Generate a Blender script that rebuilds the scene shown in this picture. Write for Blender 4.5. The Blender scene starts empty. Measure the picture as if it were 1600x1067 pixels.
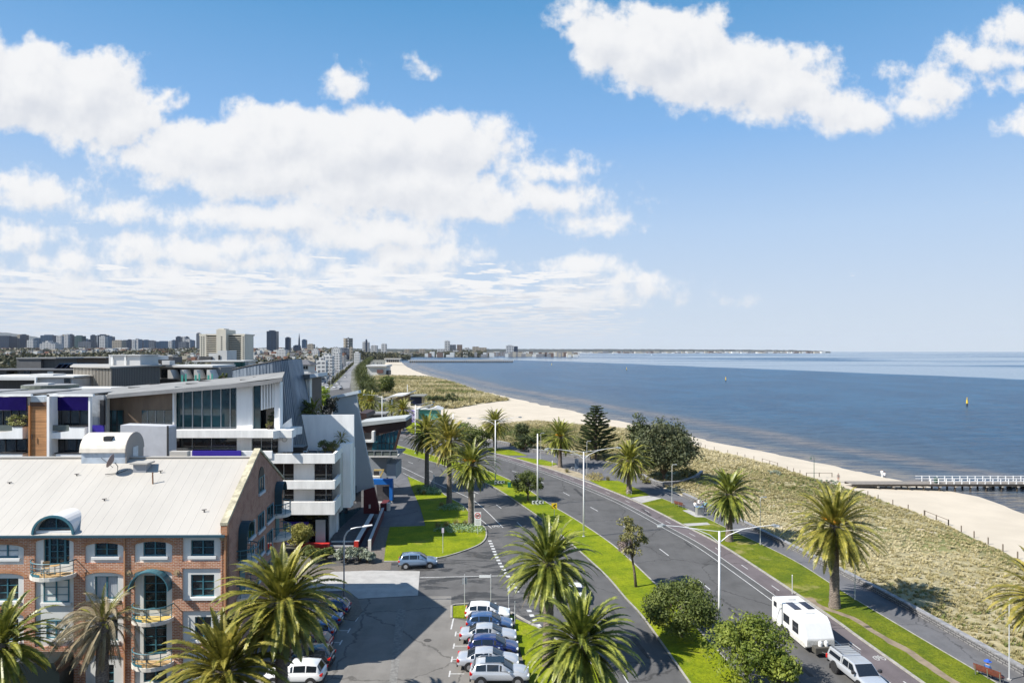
import bpy, math, random
import numpy as np
from mathutils import Vector, Matrix
from mathutils.geometry import delaunay_2d_cdt
C = bpy.context.scene
COL = C.collection
R = math.radians
F = 1067.0; HZ = 549.0; H = 25.0; SEA = -2.0

# ---------------------------------------------------------------- camera
cam_d = bpy.data.cameras.new('camera'); cam = bpy.data.objects.new('camera', cam_d); COL.objects.link(cam)
cam_d.sensor_width = 36; cam_d.lens = 36 * F / 1600
cam_d.shift_y = (HZ - 533.5) / 1600
cam_d.clip_start = 0.5; cam_d.clip_end = 120000
cam.location = (0, 0, H); cam.rotation_euler = (R(90), 0, 0)
C.camera = cam
# ---------------------------------------------------------------- light
SUN_EL = 44.0; SUN_DIR = Vector((-0.94, -0.342, 0)).normalized()      # horizontal direction towards the sun
SUN_EXP = 0.74; HAZE_D = 1.3e-5
world = bpy.data.worlds.new('World'); C.world = world; world.use_nodes = True
sun_d = bpy.data.lights.new('sun', 'SUN'); sun = bpy.data.objects.new('sun', sun_d); COL.objects.link(sun)
sun_d.energy = 4.9; sun_d.angle = R(0.5); sun_d.color = (1.0, 0.95, 0.87)
tosun = Vector((SUN_DIR.x * math.cos(R(SUN_EL)), SUN_DIR.y * math.cos(R(SUN_EL)), math.sin(R(SUN_EL))))
sun.rotation_euler = tosun.to_track_quat('Z', 'Y').to_euler(); sun.location = (-60, -20, 80)
C.view_settings.view_transform = 'Standard'; C.view_settings.look = 'None'
C.view_settings.exposure = SUN_EXP; C.view_settings.gamma = 1; C.view_settings.use_curve_mapping = False
C.cycles.max_bounces = 6; C.cycles.transparent_max_bounces = 12; C.cycles.volume_bounces = 0
C.cycles.caustics_reflective = False; C.cycles.caustics_refractive = False

class NT:
    """small helper to write node trees"""
    def __init__(s, tree): s.t = tree; s.n = tree.nodes; s.l = tree.links
    def node(s, typ, ins=None, **kw):
        nd = s.n.new(typ)
        for k, v in kw.items(): setattr(nd, k, v)
        for k, v in (ins or {}).items():
            if isinstance(v, tuple) and len(v) == 2 and hasattr(v[0], 'bl_idname'): s.l.new(v[0].outputs[v[1]], nd.inputs[k])
            elif hasattr(v, 'bl_idname') and hasattr(v, 'outputs'): s.l.new(v.outputs[0], nd.inputs[k])
            elif hasattr(v, 'is_linked'): s.l.new(v, nd.inputs[k])
            else: nd.inputs[k].default_value = v
        return nd
    def m(s, op, a, b=0.0, c=0.0, clamp=False):
        return s.node('ShaderNodeMath', {0: a, 1: b, 2: c}, operation=op, use_clamp=clamp)
    def vm(s, op, a, b=(0, 0, 0)):
        return s.node('ShaderNodeVectorMath', {0: a, 1: b}, operation=op)
    def mix(s, f, a, b, blend='MIX'):
        nd = s.node('ShaderNodeMix', data_type='RGBA', blend_type=blend)
        for idx, v in ((0, f), (6, a), (7, b)):
            if hasattr(v, 'bl_idname') and hasattr(v, 'outputs'):
                out = v.outputs[2] if v.bl_idname == 'ShaderNodeMix' else v.outputs[0]
                s.l.new(out, nd.inputs[idx])
            elif hasattr(v, 'is_linked'): s.l.new(v, nd.inputs[idx])
            else: nd.inputs[idx].default_value = v if idx == 0 else (v[0], v[1], v[2], 1)
        return nd
    def ramp(s, f, lo, hi):
        return s.node('ShaderNodeMapRange', {0: f, 1: lo, 2: hi, 3: 0.0, 4: 1.0}, interpolation_type='SMOOTHSTEP')

def make_world():
    t = NT(world.node_tree); t.n.clear()
    # cloud field as a node group: input direction-plane vector -> density
    g = bpy.data.node_groups.new('cloud_field', 'ShaderNodeTree')
    g.interface.new_socket('P', in_out='INPUT', socket_type='NodeSocketVector')
    g.interface.new_socket('D', in_out='OUTPUT', socket_type='NodeSocketFloat')
    q = NT(g); gi = g.nodes.new('NodeGroupInput'); go = g.nodes.new('NodeGroupOutput')
    P = gi.outputs[0]
    wn = q.node('ShaderNodeTexNoise', {'Vector': P, 'Scale': 11.0, 'Detail': 3.0, 'Roughness': 0.6}, noise_dimensions='2D')
    w = q.vm('MULTIPLY', q.vm('SUBTRACT', (wn, 1), (0.5, 0.5, 0.5)), (0.07, 0.05, 0))
    PW = q.vm('ADD', P, w)
    E = [(40,135,105,75),(130,150,100,70),(-30,120,70,70),(185,185,80,42),(130,205,42,36),(235,165,36,18),(245,148,16,14),
         (350,235,190,52),(440,215,130,55),(560,235,210,72),(690,230,120,62),(430,270,220,44),(620,290,200,48),(690,320,210,20),(850,312,85,20),
         (865,262,60,22),(538,130,28,22),(460,340,165,24),(580,365,130,26),(640,400,88,22),(620,425,80,12),(300,392,140,20),(400,412,90,12),
         (235,380,75,14),(45,300,72,22),(185,322,62,14),(35,368,52,20),(110,416,60,13),(10,418,30,10),(250,430,78,12),(520,432,90,12),
         (945,65,58,55),(1030,80,110,72),(1130,115,120,62),(1090,60,60,50),(1210,140,110,48),(1250,95,45,24),(1280,168,90,30),(1330,192,60,26),(1360,182,30,20),
         (1430,165,45,22),(1470,135,55,32),(1540,85,70,26),(1600,50,55,30),(900,22,30,16),(648,98,9,7),(958,350,26,9),(905,346,22,7),
         (905,420,75,16),(960,445,95,12),(930,465,110,10),(1595,130,30,16),(1600,195,28,22),(1395,105,20,6),(640,450,80,10),(530,465,70,10),(330,455,120,12),(100,450,120,12)]
    acc = None
    for (cx, cy, rx, ry) in E:
        if cy > 292: rx *= 1.10; ry *= 1.22
        s_ = q.vm('SUBTRACT', PW, ((cx - 800) / F, (HZ - cy) / F, 0))
        m_ = q.vm('MULTIPLY', s_, (F / rx, F / ry, 0))
        l_ = q.vm('LENGTH', m_)
        # scale to a signed field in picture-independent units (radians-ish): (1-|m|)*min(r)
        d_ = q.m('MULTIPLY_ADD', (l_, 1), -min(rx, ry) / F, min(rx, ry) / F)
        acc = d_ if acc is None else q.node('ShaderNodeMath', {0: acc, 1: d_, 2: 0.007}, operation='SMOOTH_MAX')
    dn = q.node('ShaderNodeTexNoise', {'Vector': P, 'Scale': 24.0, 'Detail': 8.0, 'Roughness': 0.62}, noise_dimensions='2D')
    dens = q.m('ADD', acc, q.m('MULTIPLY', q.m('SUBTRACT', dn, 0.5), 0.055))
    # low stratocumulus sheets towards the horizon
    sep = q.node('ShaderNodeSeparateXYZ', {0: P})
    v = (sep, 1); u = (sep, 0)
    inv = q.m('DIVIDE', 1.0, q.m('ADD', q.m('MAXIMUM', v, 0.0), 0.018))
    sheet = q.node('ShaderNodeCombineXYZ', {0: q.m('MULTIPLY', q.m('MULTIPLY', u, inv), 1.0), 1: q.m('MULTIPLY', inv, 1.0), 2: 0.0})
    sn = q.node('ShaderNodeTexNoise', {'Vector': sheet, 'Scale': 1.5, 'Detail': 5.0, 'Roughness': 0.6}, noise_dimensions='2D')
    lo = q.m('MULTIPLY', q.ramp(v, 0.15, 0.10), q.m('MULTIPLY_ADD', q.ramp(v, 0.03, 0.0), -0.5, 1.0))
    xr = q.ramp(q.m('ADD', u, q.m('MULTIPLY', v, 0.6)), 0.30, 0.12)
    amt = q.m('MULTIPLY', lo, xr)
    sd = q.m('MULTIPLY', q.m('SUBTRACT', q.m('ADD', sn, q.m('MULTIPLY', amt, 0.30)), 0.775), 0.35)
    dens2 = q.node('ShaderNodeMath', {0: dens, 1: sd, 2: 0.01}, operation='SMOOTH_MAX')
    q.l.new(dens2.outputs[0], go.inputs[0])
    # world tree
    tc = t.node('ShaderNodeTexCoord')
    sp = t.node('ShaderNodeSeparateXYZ', {0: (tc, 0)})
    yy = t.m('MAXIMUM', (sp, 1), 0.05)
    uv = t.node('ShaderNodeCombineXYZ', {0: t.m('DIVIDE', (sp, 0), yy), 1: t.m('DIVIDE', (sp, 2), yy), 2: 0.0})
    g1 = t.node('ShaderNodeGroup', node_tree=g); t.l.new(uv.outputs[0], g1.inputs[0])
    up = t.vm('ADD', uv, (-0.012, 0.022, 0))
    g2 = t.node('ShaderNodeGroup', node_tree=g); t.l.new(up.outputs[0], g2.inputs[0])
    cover = t.ramp(g1, -0.010, 0.013)
    front = t.ramp((sp, 1), 0.05, 0.15)
    cover = t.m('MULTIPLY', cover, front)
    shade = t.ramp(t.m('SUBTRACT', g2, t.m('MULTIPLY', g1, 0.72)), -0.02, 0.055)      # dense cloud towards the light shades what lies below it
    sky = t.node('ShaderNodeTexSky', sky_type='NISHITA', sun_disc=False, sun_elevation=R(SUN_EL),
                 sun_rotation=math.atan2(SUN_DIR.x, SUN_DIR.y), altitude=20, air_density=1.0, dust_density=0.6, ozone_density=2.0)
    cc = t.mix(shade, (9.4, 9.4, 9.45), (7.2, 7.45, 8.0))
    low = t.ramp((sp, 2), 0.11, 0.0)
    hz = t.mix(t.m('MULTIPLY', low, 0.75), cc, (6.4, 6.75, 7.3))
    cr = t.node('ShaderNodeValToRGB', {0: (sp, 2)}); e = cr.color_ramp.elements
    stops = ((0.0, (.66, .74, .83)), (0.07, (.60, .71, .86)), (0.17, (.48, .65, .89)), (0.30, (.25, .49, .86)), (0.45, (.115, .35, .68)), (0.9, (.05, .20, .50)))
    e[0].position = 0.0; e[0].color = (*stops[0][1], 1); e[1].position = 0.9; e[1].color = (*stops[-1][1], 1)
    for p, c in stops[1:-1]: el = e.new(p); el.color = (*c, 1)
    own = t.vm('SCALE', (cr, 0)); own.inputs['Scale'].default_value = 10.0
    tint = t.mix(0.96, sky, own)
    full = t.mix(t.m('MULTIPLY', cover, 0.97), tint, hz)
    bg = t.node('ShaderNodeBackground', {'Strength': 0.06}); t.l.new(full.outputs[2], bg.inputs[0])
    # other parts of the sky (seen only by light and reflections) carry plain scattered cloud
    pn = t.node('ShaderNodeTexNoise', {'Vector': (tc, 0), 'Scale': 3.0, 'Detail': 3.0})
    pc = t.mix(t.m('MULTIPLY', t.ramp(pn, 0.56, 0.64), t.ramp((sp, 2), 0.0, 0.1)), tint, (8.6, 8.6, 8.8))  # unseen cloud cover widened here to brighten the shadows
    bg0 = t.node('ShaderNodeBackground', {'Strength': 0.06}); t.l.new(pc.outputs[2], bg0.inputs[0])
    us = t.node('ShaderNodeSeparateXYZ', {0: uv})
    reg = t.m('MULTIPLY', t.m('LESS_THAN', t.m('ABSOLUTE', (us, 0)), 0.95), t.m('MULTIPLY', t.m('LESS_THAN', t.m('ABSOLUTE', t.m('SUBTRACT', (us, 1), 0.3)), 0.32), t.m('GREATER_THAN', (sp, 1), 0.2)))
    mx = t.node('ShaderNodeMixShader', {0: reg}); t.l.new(bg0.outputs[0], mx.inputs[1]); t.l.new(bg.outputs[0], mx.inputs[2])
    t.node('ShaderNodeOutputWorld', {0: mx})
    world.cycles.sampling_method = 'MANUAL'; world.cycles.sample_map_resolution = 256
make_world()

# ---------------------------------------------------------------- helpers
def G(x, y, z=0.0):
    """point of the place seen at (x, y) on the photograph, on the level z"""
    D = (H - z) * F / (y - HZ)
    return ((x - 800) / F * D, D, z)
def GX(x, D): return (x - 800) / F * D
def GZ(y, D): return H - (y - HZ) / F * D
MATS = {}
def mat(name, col, rough=0.6, metal=0.0, noise=0.0, nscale=3.0, bump=0.0, bscale=20.0, spec=0.5, emit=None, trans=0.0, alpha=None, coat=0.0, detail=4.0, stretch=None, col2=None, thr=None, rand=0.0):
    if name in MATS: return MATS[name]
    m = bpy.data.materials.new(name); m.use_nodes = True; MATS[name] = m
    t = NT(m.node_tree); b = t.n['Principled BSDF']
    b.inputs['Roughness'].default_value = rough; b.inputs['Metallic'].default_value = metal
    b.inputs['Specular IOR Level'].default_value = spec
    if coat: b.inputs['Coat Weight'].default_value = coat
    base = None
    c = (col[0], col[1], col[2], 1)
    b.inputs['Base Color'].default_value = c
    geo = None
    if noise or bump or col2:
        tc = t.node('ShaderNodeTexCoord')
        vec = (tc, 3)
        if stretch: vec = t.vm('MULTIPLY', vec, stretch)
    if noise or col2:
        n = t.node('ShaderNodeTexNoise', {'Vector': vec, 'Scale': nscale, 'Detail': detail, 'Roughness': 0.6})
        lo, hi = thr or (0.3, 0.7)
        f = t.ramp(n, lo, hi)
        a = col2 or tuple(min(1, x * (1 + noise)) for x in col)
        d = col if col2 else tuple(x * (1 - noise) for x in col)
        base = t.mix(f, d, a)
    if rand:
        oi = t.node('ShaderNodeObjectInfo')
        hv = t.node('ShaderNodeHueSaturation', {'Value': t.m('MULTIPLY_ADD', (oi, 5), rand, 1 - rand / 2), 'Hue': t.m('MULTIPLY_ADD', (oi, 5), -0.05, 0.525)})
        if base: t.l.new(base.outputs[2], hv.inputs['Color'])
        else: hv.inputs['Color'].default_value = c
        t.l.new(hv.outputs[0], b.inputs['Base Color'])
    elif base: t.l.new(base.outputs[2], b.inputs['Base Color'])
    if bump:
        bn = t.node('ShaderNodeTexNoise', {'Vector': vec, 'Scale': bscale, 'Detail': 5.0})
        bp = t.node('ShaderNodeBump', {'Height': bn, 'Strength': bump, 'Distance': 0.1})
        t.l.new(bp.outputs[0], b.inputs['Normal'])
    if trans:
        tr = t.node('ShaderNodeBsdfTranslucent'); src = b.inputs['Base Color']
        if src.is_linked: t.l.new(src.links[0].from_socket, tr.inputs[0])
        else: tr.inputs[0].default_value = c
        mx = t.node('ShaderNodeMixShader', {0: trans}); t.l.new(b.outputs[0], mx.inputs[1]); t.l.new(tr.outputs[0], mx.inputs[2])
        t.l.new(mx.outputs[0], t.n['Material Output'].inputs[0])
    return m

def tag(o, label=None, cat=None, group=None, kind=None):
    if label: o['label'] = label
    if cat: o['category'] = cat
    if group: o['group'] = group
    if kind: o['kind'] = kind
    return o
def empty(name, loc=(0, 0, 0), rz=0.0, label=None, cat=None, group=None):
    o = bpy.data.objects.new(name, None); COL.objects.link(o); o.location = loc; o.rotation_euler = (0, 0, rz)
    o.empty_display_size = 0.5
    return tag(o, label, cat, group)
KIDS = {}
def link(o, parent=None):
    COL.objects.link(o)
    if parent is not None:
        o.parent = parent; KIDS.setdefault(parent.name, []).append(o)
    return o
def copy_tree(o, parent=None):
    c = o.copy(); COL.objects.link(c)
    if parent is not None: c.parent = parent; KIDS.setdefault(parent.name, []).append(c)
    for ch in list(KIDS.get(o.name, [])): copy_tree(ch, c)
    return c

class MB:
    """collects polygons and links them as one mesh"""
    def __init__(s, fr=None): s.v = []; s.f = []; s.mi = []; s.cur = 0; s.fr = fr
    def P(s, p):
        return s.fr(*p) if s.fr else p
    def poly(s, pts):
        b = len(s.v); s.v += [s.P(p) for p in pts]; s.f.append(list(range(b, b + len(pts)))); s.mi.append(s.cur); return s
    def faces(s, pts, fs):
        b = len(s.v); s.v += [s.P(p) for p in pts]
        for f in fs: s.f.append([b + i for i in f]); s.mi.append(s.cur)
        return s
    def box(s, x0, x1, y0, y1, z0, z1):
        if x1 < x0: x0, x1 = x1, x0
        if y1 < y0: y0, y1 = y1, y0
        if z1 < z0: z0, z1 = z1, z0
        p = [(x0,y0,z0),(x1,y0,z0),(x1,y1,z0),(x0,y1,z0),(x0,y0,z1),(x1,y0,z1),(x1,y1,z1),(x0,y1,z1)]
        return s.faces(p, [(0,3,2,1),(4,5,6,7),(0,1,5,4),(1,2,6,5),(2,3,7,6),(3,0,4,7)])
    def prism(s, poly, a, b, axis='z'):
        """poly of 2D points extruded from a to b along axis"""
        def q(p, t):
            if axis == 'z': return (p[0], p[1], t)
            if axis == 'y': return (p[0], t, p[1])
            return (t, p[0], p[1])
        n = len(poly)
        pts = [q(p, a) for p in poly] + [q(p, b) for p in poly]
        fs = [tuple(reversed(range(n))), tuple(range(n, 2 * n))] + [(i, (i + 1) % n, n + (i + 1) % n, n + i) for i in range(n)]
        return s.faces(pts, fs)
    def tube(s, path, rad, n=6, cap=True):
        path = [Vector(p) for p in path]; rad = rad if isinstance(rad, (list, tuple)) else [rad] * len(path)
        rings = []
        for i, p in enumerate(path):
            d = (path[min(i + 1, len(path) - 1)] - path[max(i - 1, 0)]).normalized()
            a = d.cross(Vector((0, 0, 1)));
            if a.length < 1e-3: a = Vector((1, 0, 0))
            a.normalize(); b_ = d.cross(a)
            rings.append([tuple(p + (a * math.cos(2 * math.pi * k / n) + b_ * math.sin(2 * math.pi * k / n)) * rad[i]) for k in range(n)])
        pts = [q for r in rings for q in r]; fs = []
        for i in range(len(path) - 1):
            for k in range(n): fs.append((i * n + k, i * n + (k + 1) % n, (i + 1) * n + (k + 1) % n, (i + 1) * n + k))
        if cap: fs += [tuple(reversed(range(n))), tuple(range((len(path) - 1) * n, len(path) * n))]
        return s.faces(pts, fs)
    def cyl(s, c, r, h, n=12, r2=None):
        return s.tube([c, (c[0], c[1], c[2] + h)], [r, r if r2 is None else r2], n)
    def build(s, name, mats, parent=None, smooth=False, bevel=0.0, fix=True):
        me = bpy.data.meshes.new(name); me.from_pydata(s.v, [], s.f)
        if not isinstance(mats, (list, tuple)): mats = [mats]
        for m in mats: me.materials.append(m)
        if len(mats) > 1: me.polygons.foreach_set('material_index', s.mi)
        if fix:
            import bmesh
            bm = bmesh.new(); bm.from_mesh(me); bmesh.ops.recalc_face_normals(bm, faces=bm.faces); bm.to_mesh(me); bm.free()
        if smooth: me.polygons.foreach_set('use_smooth', [True] * len(me.polygons))
        me.update()
        o = bpy.data.objects.new(name, me); link(o, parent)
        if bevel:
            bv = o.modifiers.new('bevel', 'BEVEL'); bv.width = bevel; bv.segments = 2; bv.limit_method = 'ANGLE'
        return o
def soup(name, V, Fc, m, parent=None, smooth=False):
    """one mesh from numpy arrays: V (n,3), Fc (k, corners)"""
    me = bpy.data.meshes.new(name); V = np.asarray(V, dtype=np.float32); Fc = np.asarray(Fc, dtype=np.int32)
    me.vertices.add(len(V)); me.vertices.foreach_set('co', V.ravel())
    k = Fc.shape[1]; me.loops.add(Fc.size); me.loops.foreach_set('vertex_index', Fc.ravel())
    me.polygons.add(len(Fc)); me.polygons.foreach_set('loop_start', np.arange(0, Fc.size, k, dtype=np.int32))
    me.update(calc_edges=True)
    if smooth: me.polygons.foreach_set('use_smooth', np.ones(len(Fc), dtype=bool))
    for x in (m if isinstance(m, (list, tuple)) else [m]): me.materials.append(x)
    o = bpy.data.objects.new(name, me); link(o, parent); return o

def seg_dist(px, py, line):
    """distance of points (numpy) to a 2D polyline"""
    best = np.full(px.shape, 1e18)
    for (ax, ay), (bx, by) in zip(line[:-1], line[1:]):
        dx, dy = bx - ax, by - ay; L = dx * dx + dy * dy + 1e-9
        t = np.clip(((px - ax) * dx + (py - ay) * dy) / L, 0, 1)
        best = np.minimum(best, (px - ax - t * dx) ** 2 + (py - ay - t * dy) ** 2)
    return np.sqrt(best)
def inside(px, py, poly):
    r = np.zeros(px.shape, dtype=bool); n = len(poly); j = n - 1
    for i in range(n):
        xi, yi = poly[i]; xj, yj = poly[j]
        if yi != yj:
            c = ((yi > py) != (yj > py)) & (px < (xj - xi) * (py - yi) / (yj - yi) + xi)
            r ^= c
        j = i
    return r
def smooth_line(pts, n=4):
    """Catmull-Rom through 2D points"""
    out = []; P_ = [pts[0]] + list(pts) + [pts[-1]]
    for i in range(1, len(P_) - 2):
        p0, p1, p2, p3 = [np.array(p, dtype=float) for p in P_[i - 1:i + 3]]
        for k in range(n):
            t = k / n
            out.append(tuple(0.5 * ((2 * p1) + (-p0 + p2) * t + (2 * p0 - 5 * p1 + 4 * p2 - p3) * t * t + (-p0 + 3 * p1 - 3 * p2 + p3) * t ** 3)))
    out.append(tuple(pts[-1])); return out
def near_ext(line, y1=22.0):
    """extend a world line (first point nearest) straight on towards the viewer, to Y=y1"""
    (ax, ay), (bx, by) = line[0], line[1]
    t = (y1 - ay) / (by - ay)
    return [(ax + (bx - ax) * t, y1)] + list(line)
def W(px, z=0.0): return [G(x, y, z)[:2] for x, y in px]
def sheet(name, poly, z, m, kind='structure', edge=0.0):
    """flat polygon sheet; edge > 0 gives it a kerb-like side down"""
    mb = MB()
    if edge: mb.prism([tuple(p[:2]) for p in poly], z - edge, z)
    else: mb.poly([(p[0], p[1], z) for p in poly])
    o = mb.build(name, m, fix=bool(edge))
    if not edge and o.data.polygons[0].normal.z < 0: o.data.flip_normals()
    return tag(o, kind=kind)
def strip(name, line, w, z, m, parent=None, dash=None, mb=None):
    """painted line along a world polyline"""
    own = mb is None; mb = mb or MB(); acc = 0.0
    pts = [Vector(p[:2]) for p in line]
    for a, b in zip(pts[:-1], pts[1:]):
        d = b - a; L = d.length
        if L < 1e-6: continue
        d.normalize(); n = Vector((-d.y, d.x)) * w / 2
        segs = [(0, L)]
        if dash:
            segs = []; on, off = dash; t = -(acc % (on + off))
            while t < L:
                s0, s1 = max(t, 0), min(t + on, L)
                if s1 > s0: segs.append((s0, s1))
                t += on + off
        for s0, s1 in segs:
            p, q = a + d * s0, a + d * s1
            mb.poly([(p.x - n.x, p.y - n.y, z), (q.x - n.x, q.y - n.y, z), (q.x + n.x, q.y + n.y, z), (p.x + n.x, p.y + n.y, z)])
        acc += L
    if own: return mb.build(name, m, parent, fix=False)
def offset(line, d):
    """parallel line d metres to the left of its direction"""
    out = []; P_ = [Vector(p[:2]) for p in line]
    for i, p in enumerate(P_):
        t = (P_[min(i + 1, len(P_) - 1)] - P_[max(i - 1, 0)]).normalized()
        out.append((p.x - t.y * d, p.y + t.x * d))
    return out
# ================================================================ SETTING: land, sea, roads
E1 = near_ext(smooth_line(W([(1420,1053),(1340,996),(1296,964),(1201,900),(1123,850),(1067,821),(1000,787),(940,762),(880,740),(840,727),(805,716.5),(770,708),(700,692),(664,684),(625,675),(596,658),(572,640),(556,622),(548,606),(548,590),(549,578),(558,567),(575,558)])))
W1 = near_ext(smooth_line(W([(1165,1062),(1111,1004),(1060,948),(1016,904),(959,852),(900,812),(856,786),(826,765),(797,750),(760,735),(700,718),(664,708),(619,695),(590,684),(560,664)])))
W2 = near_ext(smooth_line(W([(1074,1065),(1005,967),(976,935),(947,901),(907,864),(850,815),(806,784),(764,758),(697,729),(664,719),(623,706),(590,690),(560,669)])))
PP1 = near_ext(smooth_line(W([(1528,1050),(1334,935),(1253,883),(1197,854),(1135,825),(1105,810),(1075,796),(1035,779),(1010,770)])))
PP2 = near_ext(smooth_line(W([(1600,1057),(1412,950),(1312,897),(1219,850),(1135,808),(1050,768),(1020,756)])))
PLpx = [(1600,1057),(1412,950),(1312,897),(1219,850),(1135,808),(1050,768),(1020,756),(960,722),(922,716),(870,709),(824,703),(796,695),(760,689),(715,668),(690,655),(655,642),(628,634),(600,624),(582,614),(582,587),(592,582),(600,572),(603,565),(600,559)]
PL = near_ext(W(PLpx))
Spx = [(1900,890),(1750,848),(1660,818),(1600,796),(1565,782),(1537,773),(1506,768),(1470,761),(1440,755),(1412,748),(1375,741),(1287,722),(1194,703),(1150,694),(1054,674),(990,660),(911,643),(857,632),(804,619),(747,608),(691,591),(654,580),(635,571),(626,563),(622,558.5),(632,556)]
S = smooth_line(W(Spx, SEA), 3)
def terr(px, py):
    px = np.asarray(px, dtype=float); py = np.asarray(py, dtype=float)
    d1 = seg_dist(px, py, PL); d2 = seg_dist(px, py, S)
    land = 1.0 - d1 / (d1 + d2 + 1e-6)
    t = d1 / (d1 + d2 + 1e-6)
    return -0.02 + (SEA - 0.06) * t ** 1.15
def GT(x, y):
    z = 0.0
    for _ in range(8):
        p = G(x, y, z); z = float(terr(np.array([p[0]]), np.array([p[1]]))[0])
    return (p[0], p[1], z)

land_m = mat('suburb_ground', (0.10, 0.10, 0.075), 0.9, col2=(0.17, 0.165, 0.14), nscale=0.02)
sand_m = mat('beach_sand', (0.50, 0.44, 0.355), 0.95, noise=0.06, nscale=0.12, bump=0.25, bscale=1.5, spec=0.1)
# flat land behind the shore, out to the horizon on the left
Sfar = W([(640,554.6),(700,553.7),(760,553.1),(900,552.0),(1100,551.3),(1292,550.9)], SEA)
poly = PL + [S[-1]] + Sfar + [(Sfar[-1][0] + 9000, 60000), (-60000, 60000), (-60000, 22)]
sheet('ground', poly, -0.03, land_m)
# sea
def make_water():
    m = bpy.data.materials.new('sea_water'); m.use_nodes = True; t = NT(m.node_tree); b = t.n['Principled BSDF']
    tc = t.node('ShaderNodeTexCoord'); V = (tc, 3)
    b.inputs['IOR'].default_value = 1.33; b.inputs['Specular IOR Level'].default_value = 0.27
    # calm slicks: long bands of smooth water
    sv = t.vm('MULTIPLY', V, (0.0005, 0.0019, 1))
    s1 = t.node('ShaderNodeTexNoise', {'Vector': sv, 'Scale': 1.0, 'Detail': 5.0, 'Roughness': 0.55, 'Distortion': 0.6})
    sep = t.node('ShaderNodeSeparateXYZ', {0: V})
    far = t.ramp(t.m('ADD', (sep, 1), t.m('MULTIPLY', (sep, 0), 3.0)), 1950, 2300)
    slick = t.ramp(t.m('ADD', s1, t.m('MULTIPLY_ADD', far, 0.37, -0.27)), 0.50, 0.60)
    # shallow water over sandbars, along the shore
    s2 = t.node('ShaderNodeTexNoise', {'Vector': t.vm('MULTIPLY', V, (0.02, 0.012, 1)), 'Scale': 1.0, 'Detail': 4.0, 'Distortion': 0.8})
    at = t.node('ShaderNodeAttribute', attribute_name='shore')
    sh = (at, 2)
    bar = t.m('MULTIPLY', t.ramp(t.m('ABSOLUTE', t.m('SUBTRACT', sh, t.m('MULTIPLY_ADD', s2, 22.0, 12.0))), 12.0, 0.0), 0.8)
    edge = t.ramp(sh, 14.0, 0.0)
    col = t.mix(t.ramp(s2, 0.35, 0.7), (0.004, 0.062, 0.145), (0.010, 0.095, 0.20))
    col = t.mix(t.ramp(sh, 80.0, 5.0), col, (0.055, 0.10, 0.15))
    col = t.mix(bar, col, (0.19, 0.165, 0.15))
    col = t.mix(edge, col, (0.20, 0.17, 0.135))
    col = t.mix(slick, col, (0.05, 0.12, 0.20))  # slicks painted paler, standing in for the bright sky they mirror
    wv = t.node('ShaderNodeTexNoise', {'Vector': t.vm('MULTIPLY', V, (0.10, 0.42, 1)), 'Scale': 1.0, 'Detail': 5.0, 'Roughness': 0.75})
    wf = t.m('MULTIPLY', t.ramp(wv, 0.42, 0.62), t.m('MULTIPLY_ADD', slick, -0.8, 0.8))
    col = t.mix(wf, col, (0.0, 0.030, 0.080)); col = t.mix(t.m('MULTIPLY', t.ramp(wv, 0.58, 0.72), 0.35), col, (0.05, 0.13, 0.20))  # ripple shading painted as darker and paler water colour
    t.l.new(col.outputs[2], b.inputs['Base Color'])
    t.l.new(t.m('MULTIPLY_ADD', slick, -0.12, 0.24).outputs[0], b.inputs['Roughness'])
    w1 = t.node('ShaderNodeTexNoise', {'Vector': t.vm('MULTIPLY', V, (0.22, 0.75, 1)), 'Scale': 1.0, 'Detail': 6.0, 'Roughness': 0.65})
    w2 = t.node('ShaderNodeTexNoise', {'Vector': t.vm('MULTIPLY', V, (0.03, 0.11, 1)), 'Scale': 1.0, 'Detail': 4.0})
    hgt = t.m('ADD', w1, t.m('MULTIPLY', w2, 1.6))
    calm = t.m('MULTIPLY', t.m('MULTIPLY_ADD', slick, -0.94, 1.0), t.m('MULTIPLY_ADD', t.ramp(sh, 10.0, 0.0), -0.6, 1.0))
    bp = t.node('ShaderNodeBump', {'Height': hgt, 'Strength': calm, 'Distance': 2.2})
    t.l.new(bp.outputs[0], b.inputs['Normal'])
    return m
def sea():
    # grid near the shore carries the distance to the shoreline, large quads beyond
    xs = np.unique(np.concatenate([np.linspace(-300, 500, 101), [-60000, -20000, -6000, -2000, -800, 800, 1500, 4000, 12000, 30000, 60000]]))
    ys = np.unique(np.concatenate([np.linspace(-60, 1000, 133), [-3000, 1200, 1500, 2000, 2600, 3500, 5000, 8000, 14000, 25000, 60000]]))
    X, Y = np.meshgrid(xs, ys); n = len(xs)
    V = np.stack([X.ravel(), Y.ravel(), np.full(X.size, SEA)], 1)
    idx = np.arange(X.size).reshape(X.shape)
    Fq = np.stack([idx[:-1, :-1], idx[:-1, 1:], idx[1:, 1:], idx[1:, :-1]], -1).reshape(-1, 4)
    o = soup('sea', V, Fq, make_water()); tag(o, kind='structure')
    a = o.data.attributes.new('shore', 'FLOAT', 'POINT'); a.data.foreach_set('value', np.minimum(seg_dist(V[:, 0], V[:, 1], S), 400).astype(np.float32))
sea()
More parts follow.
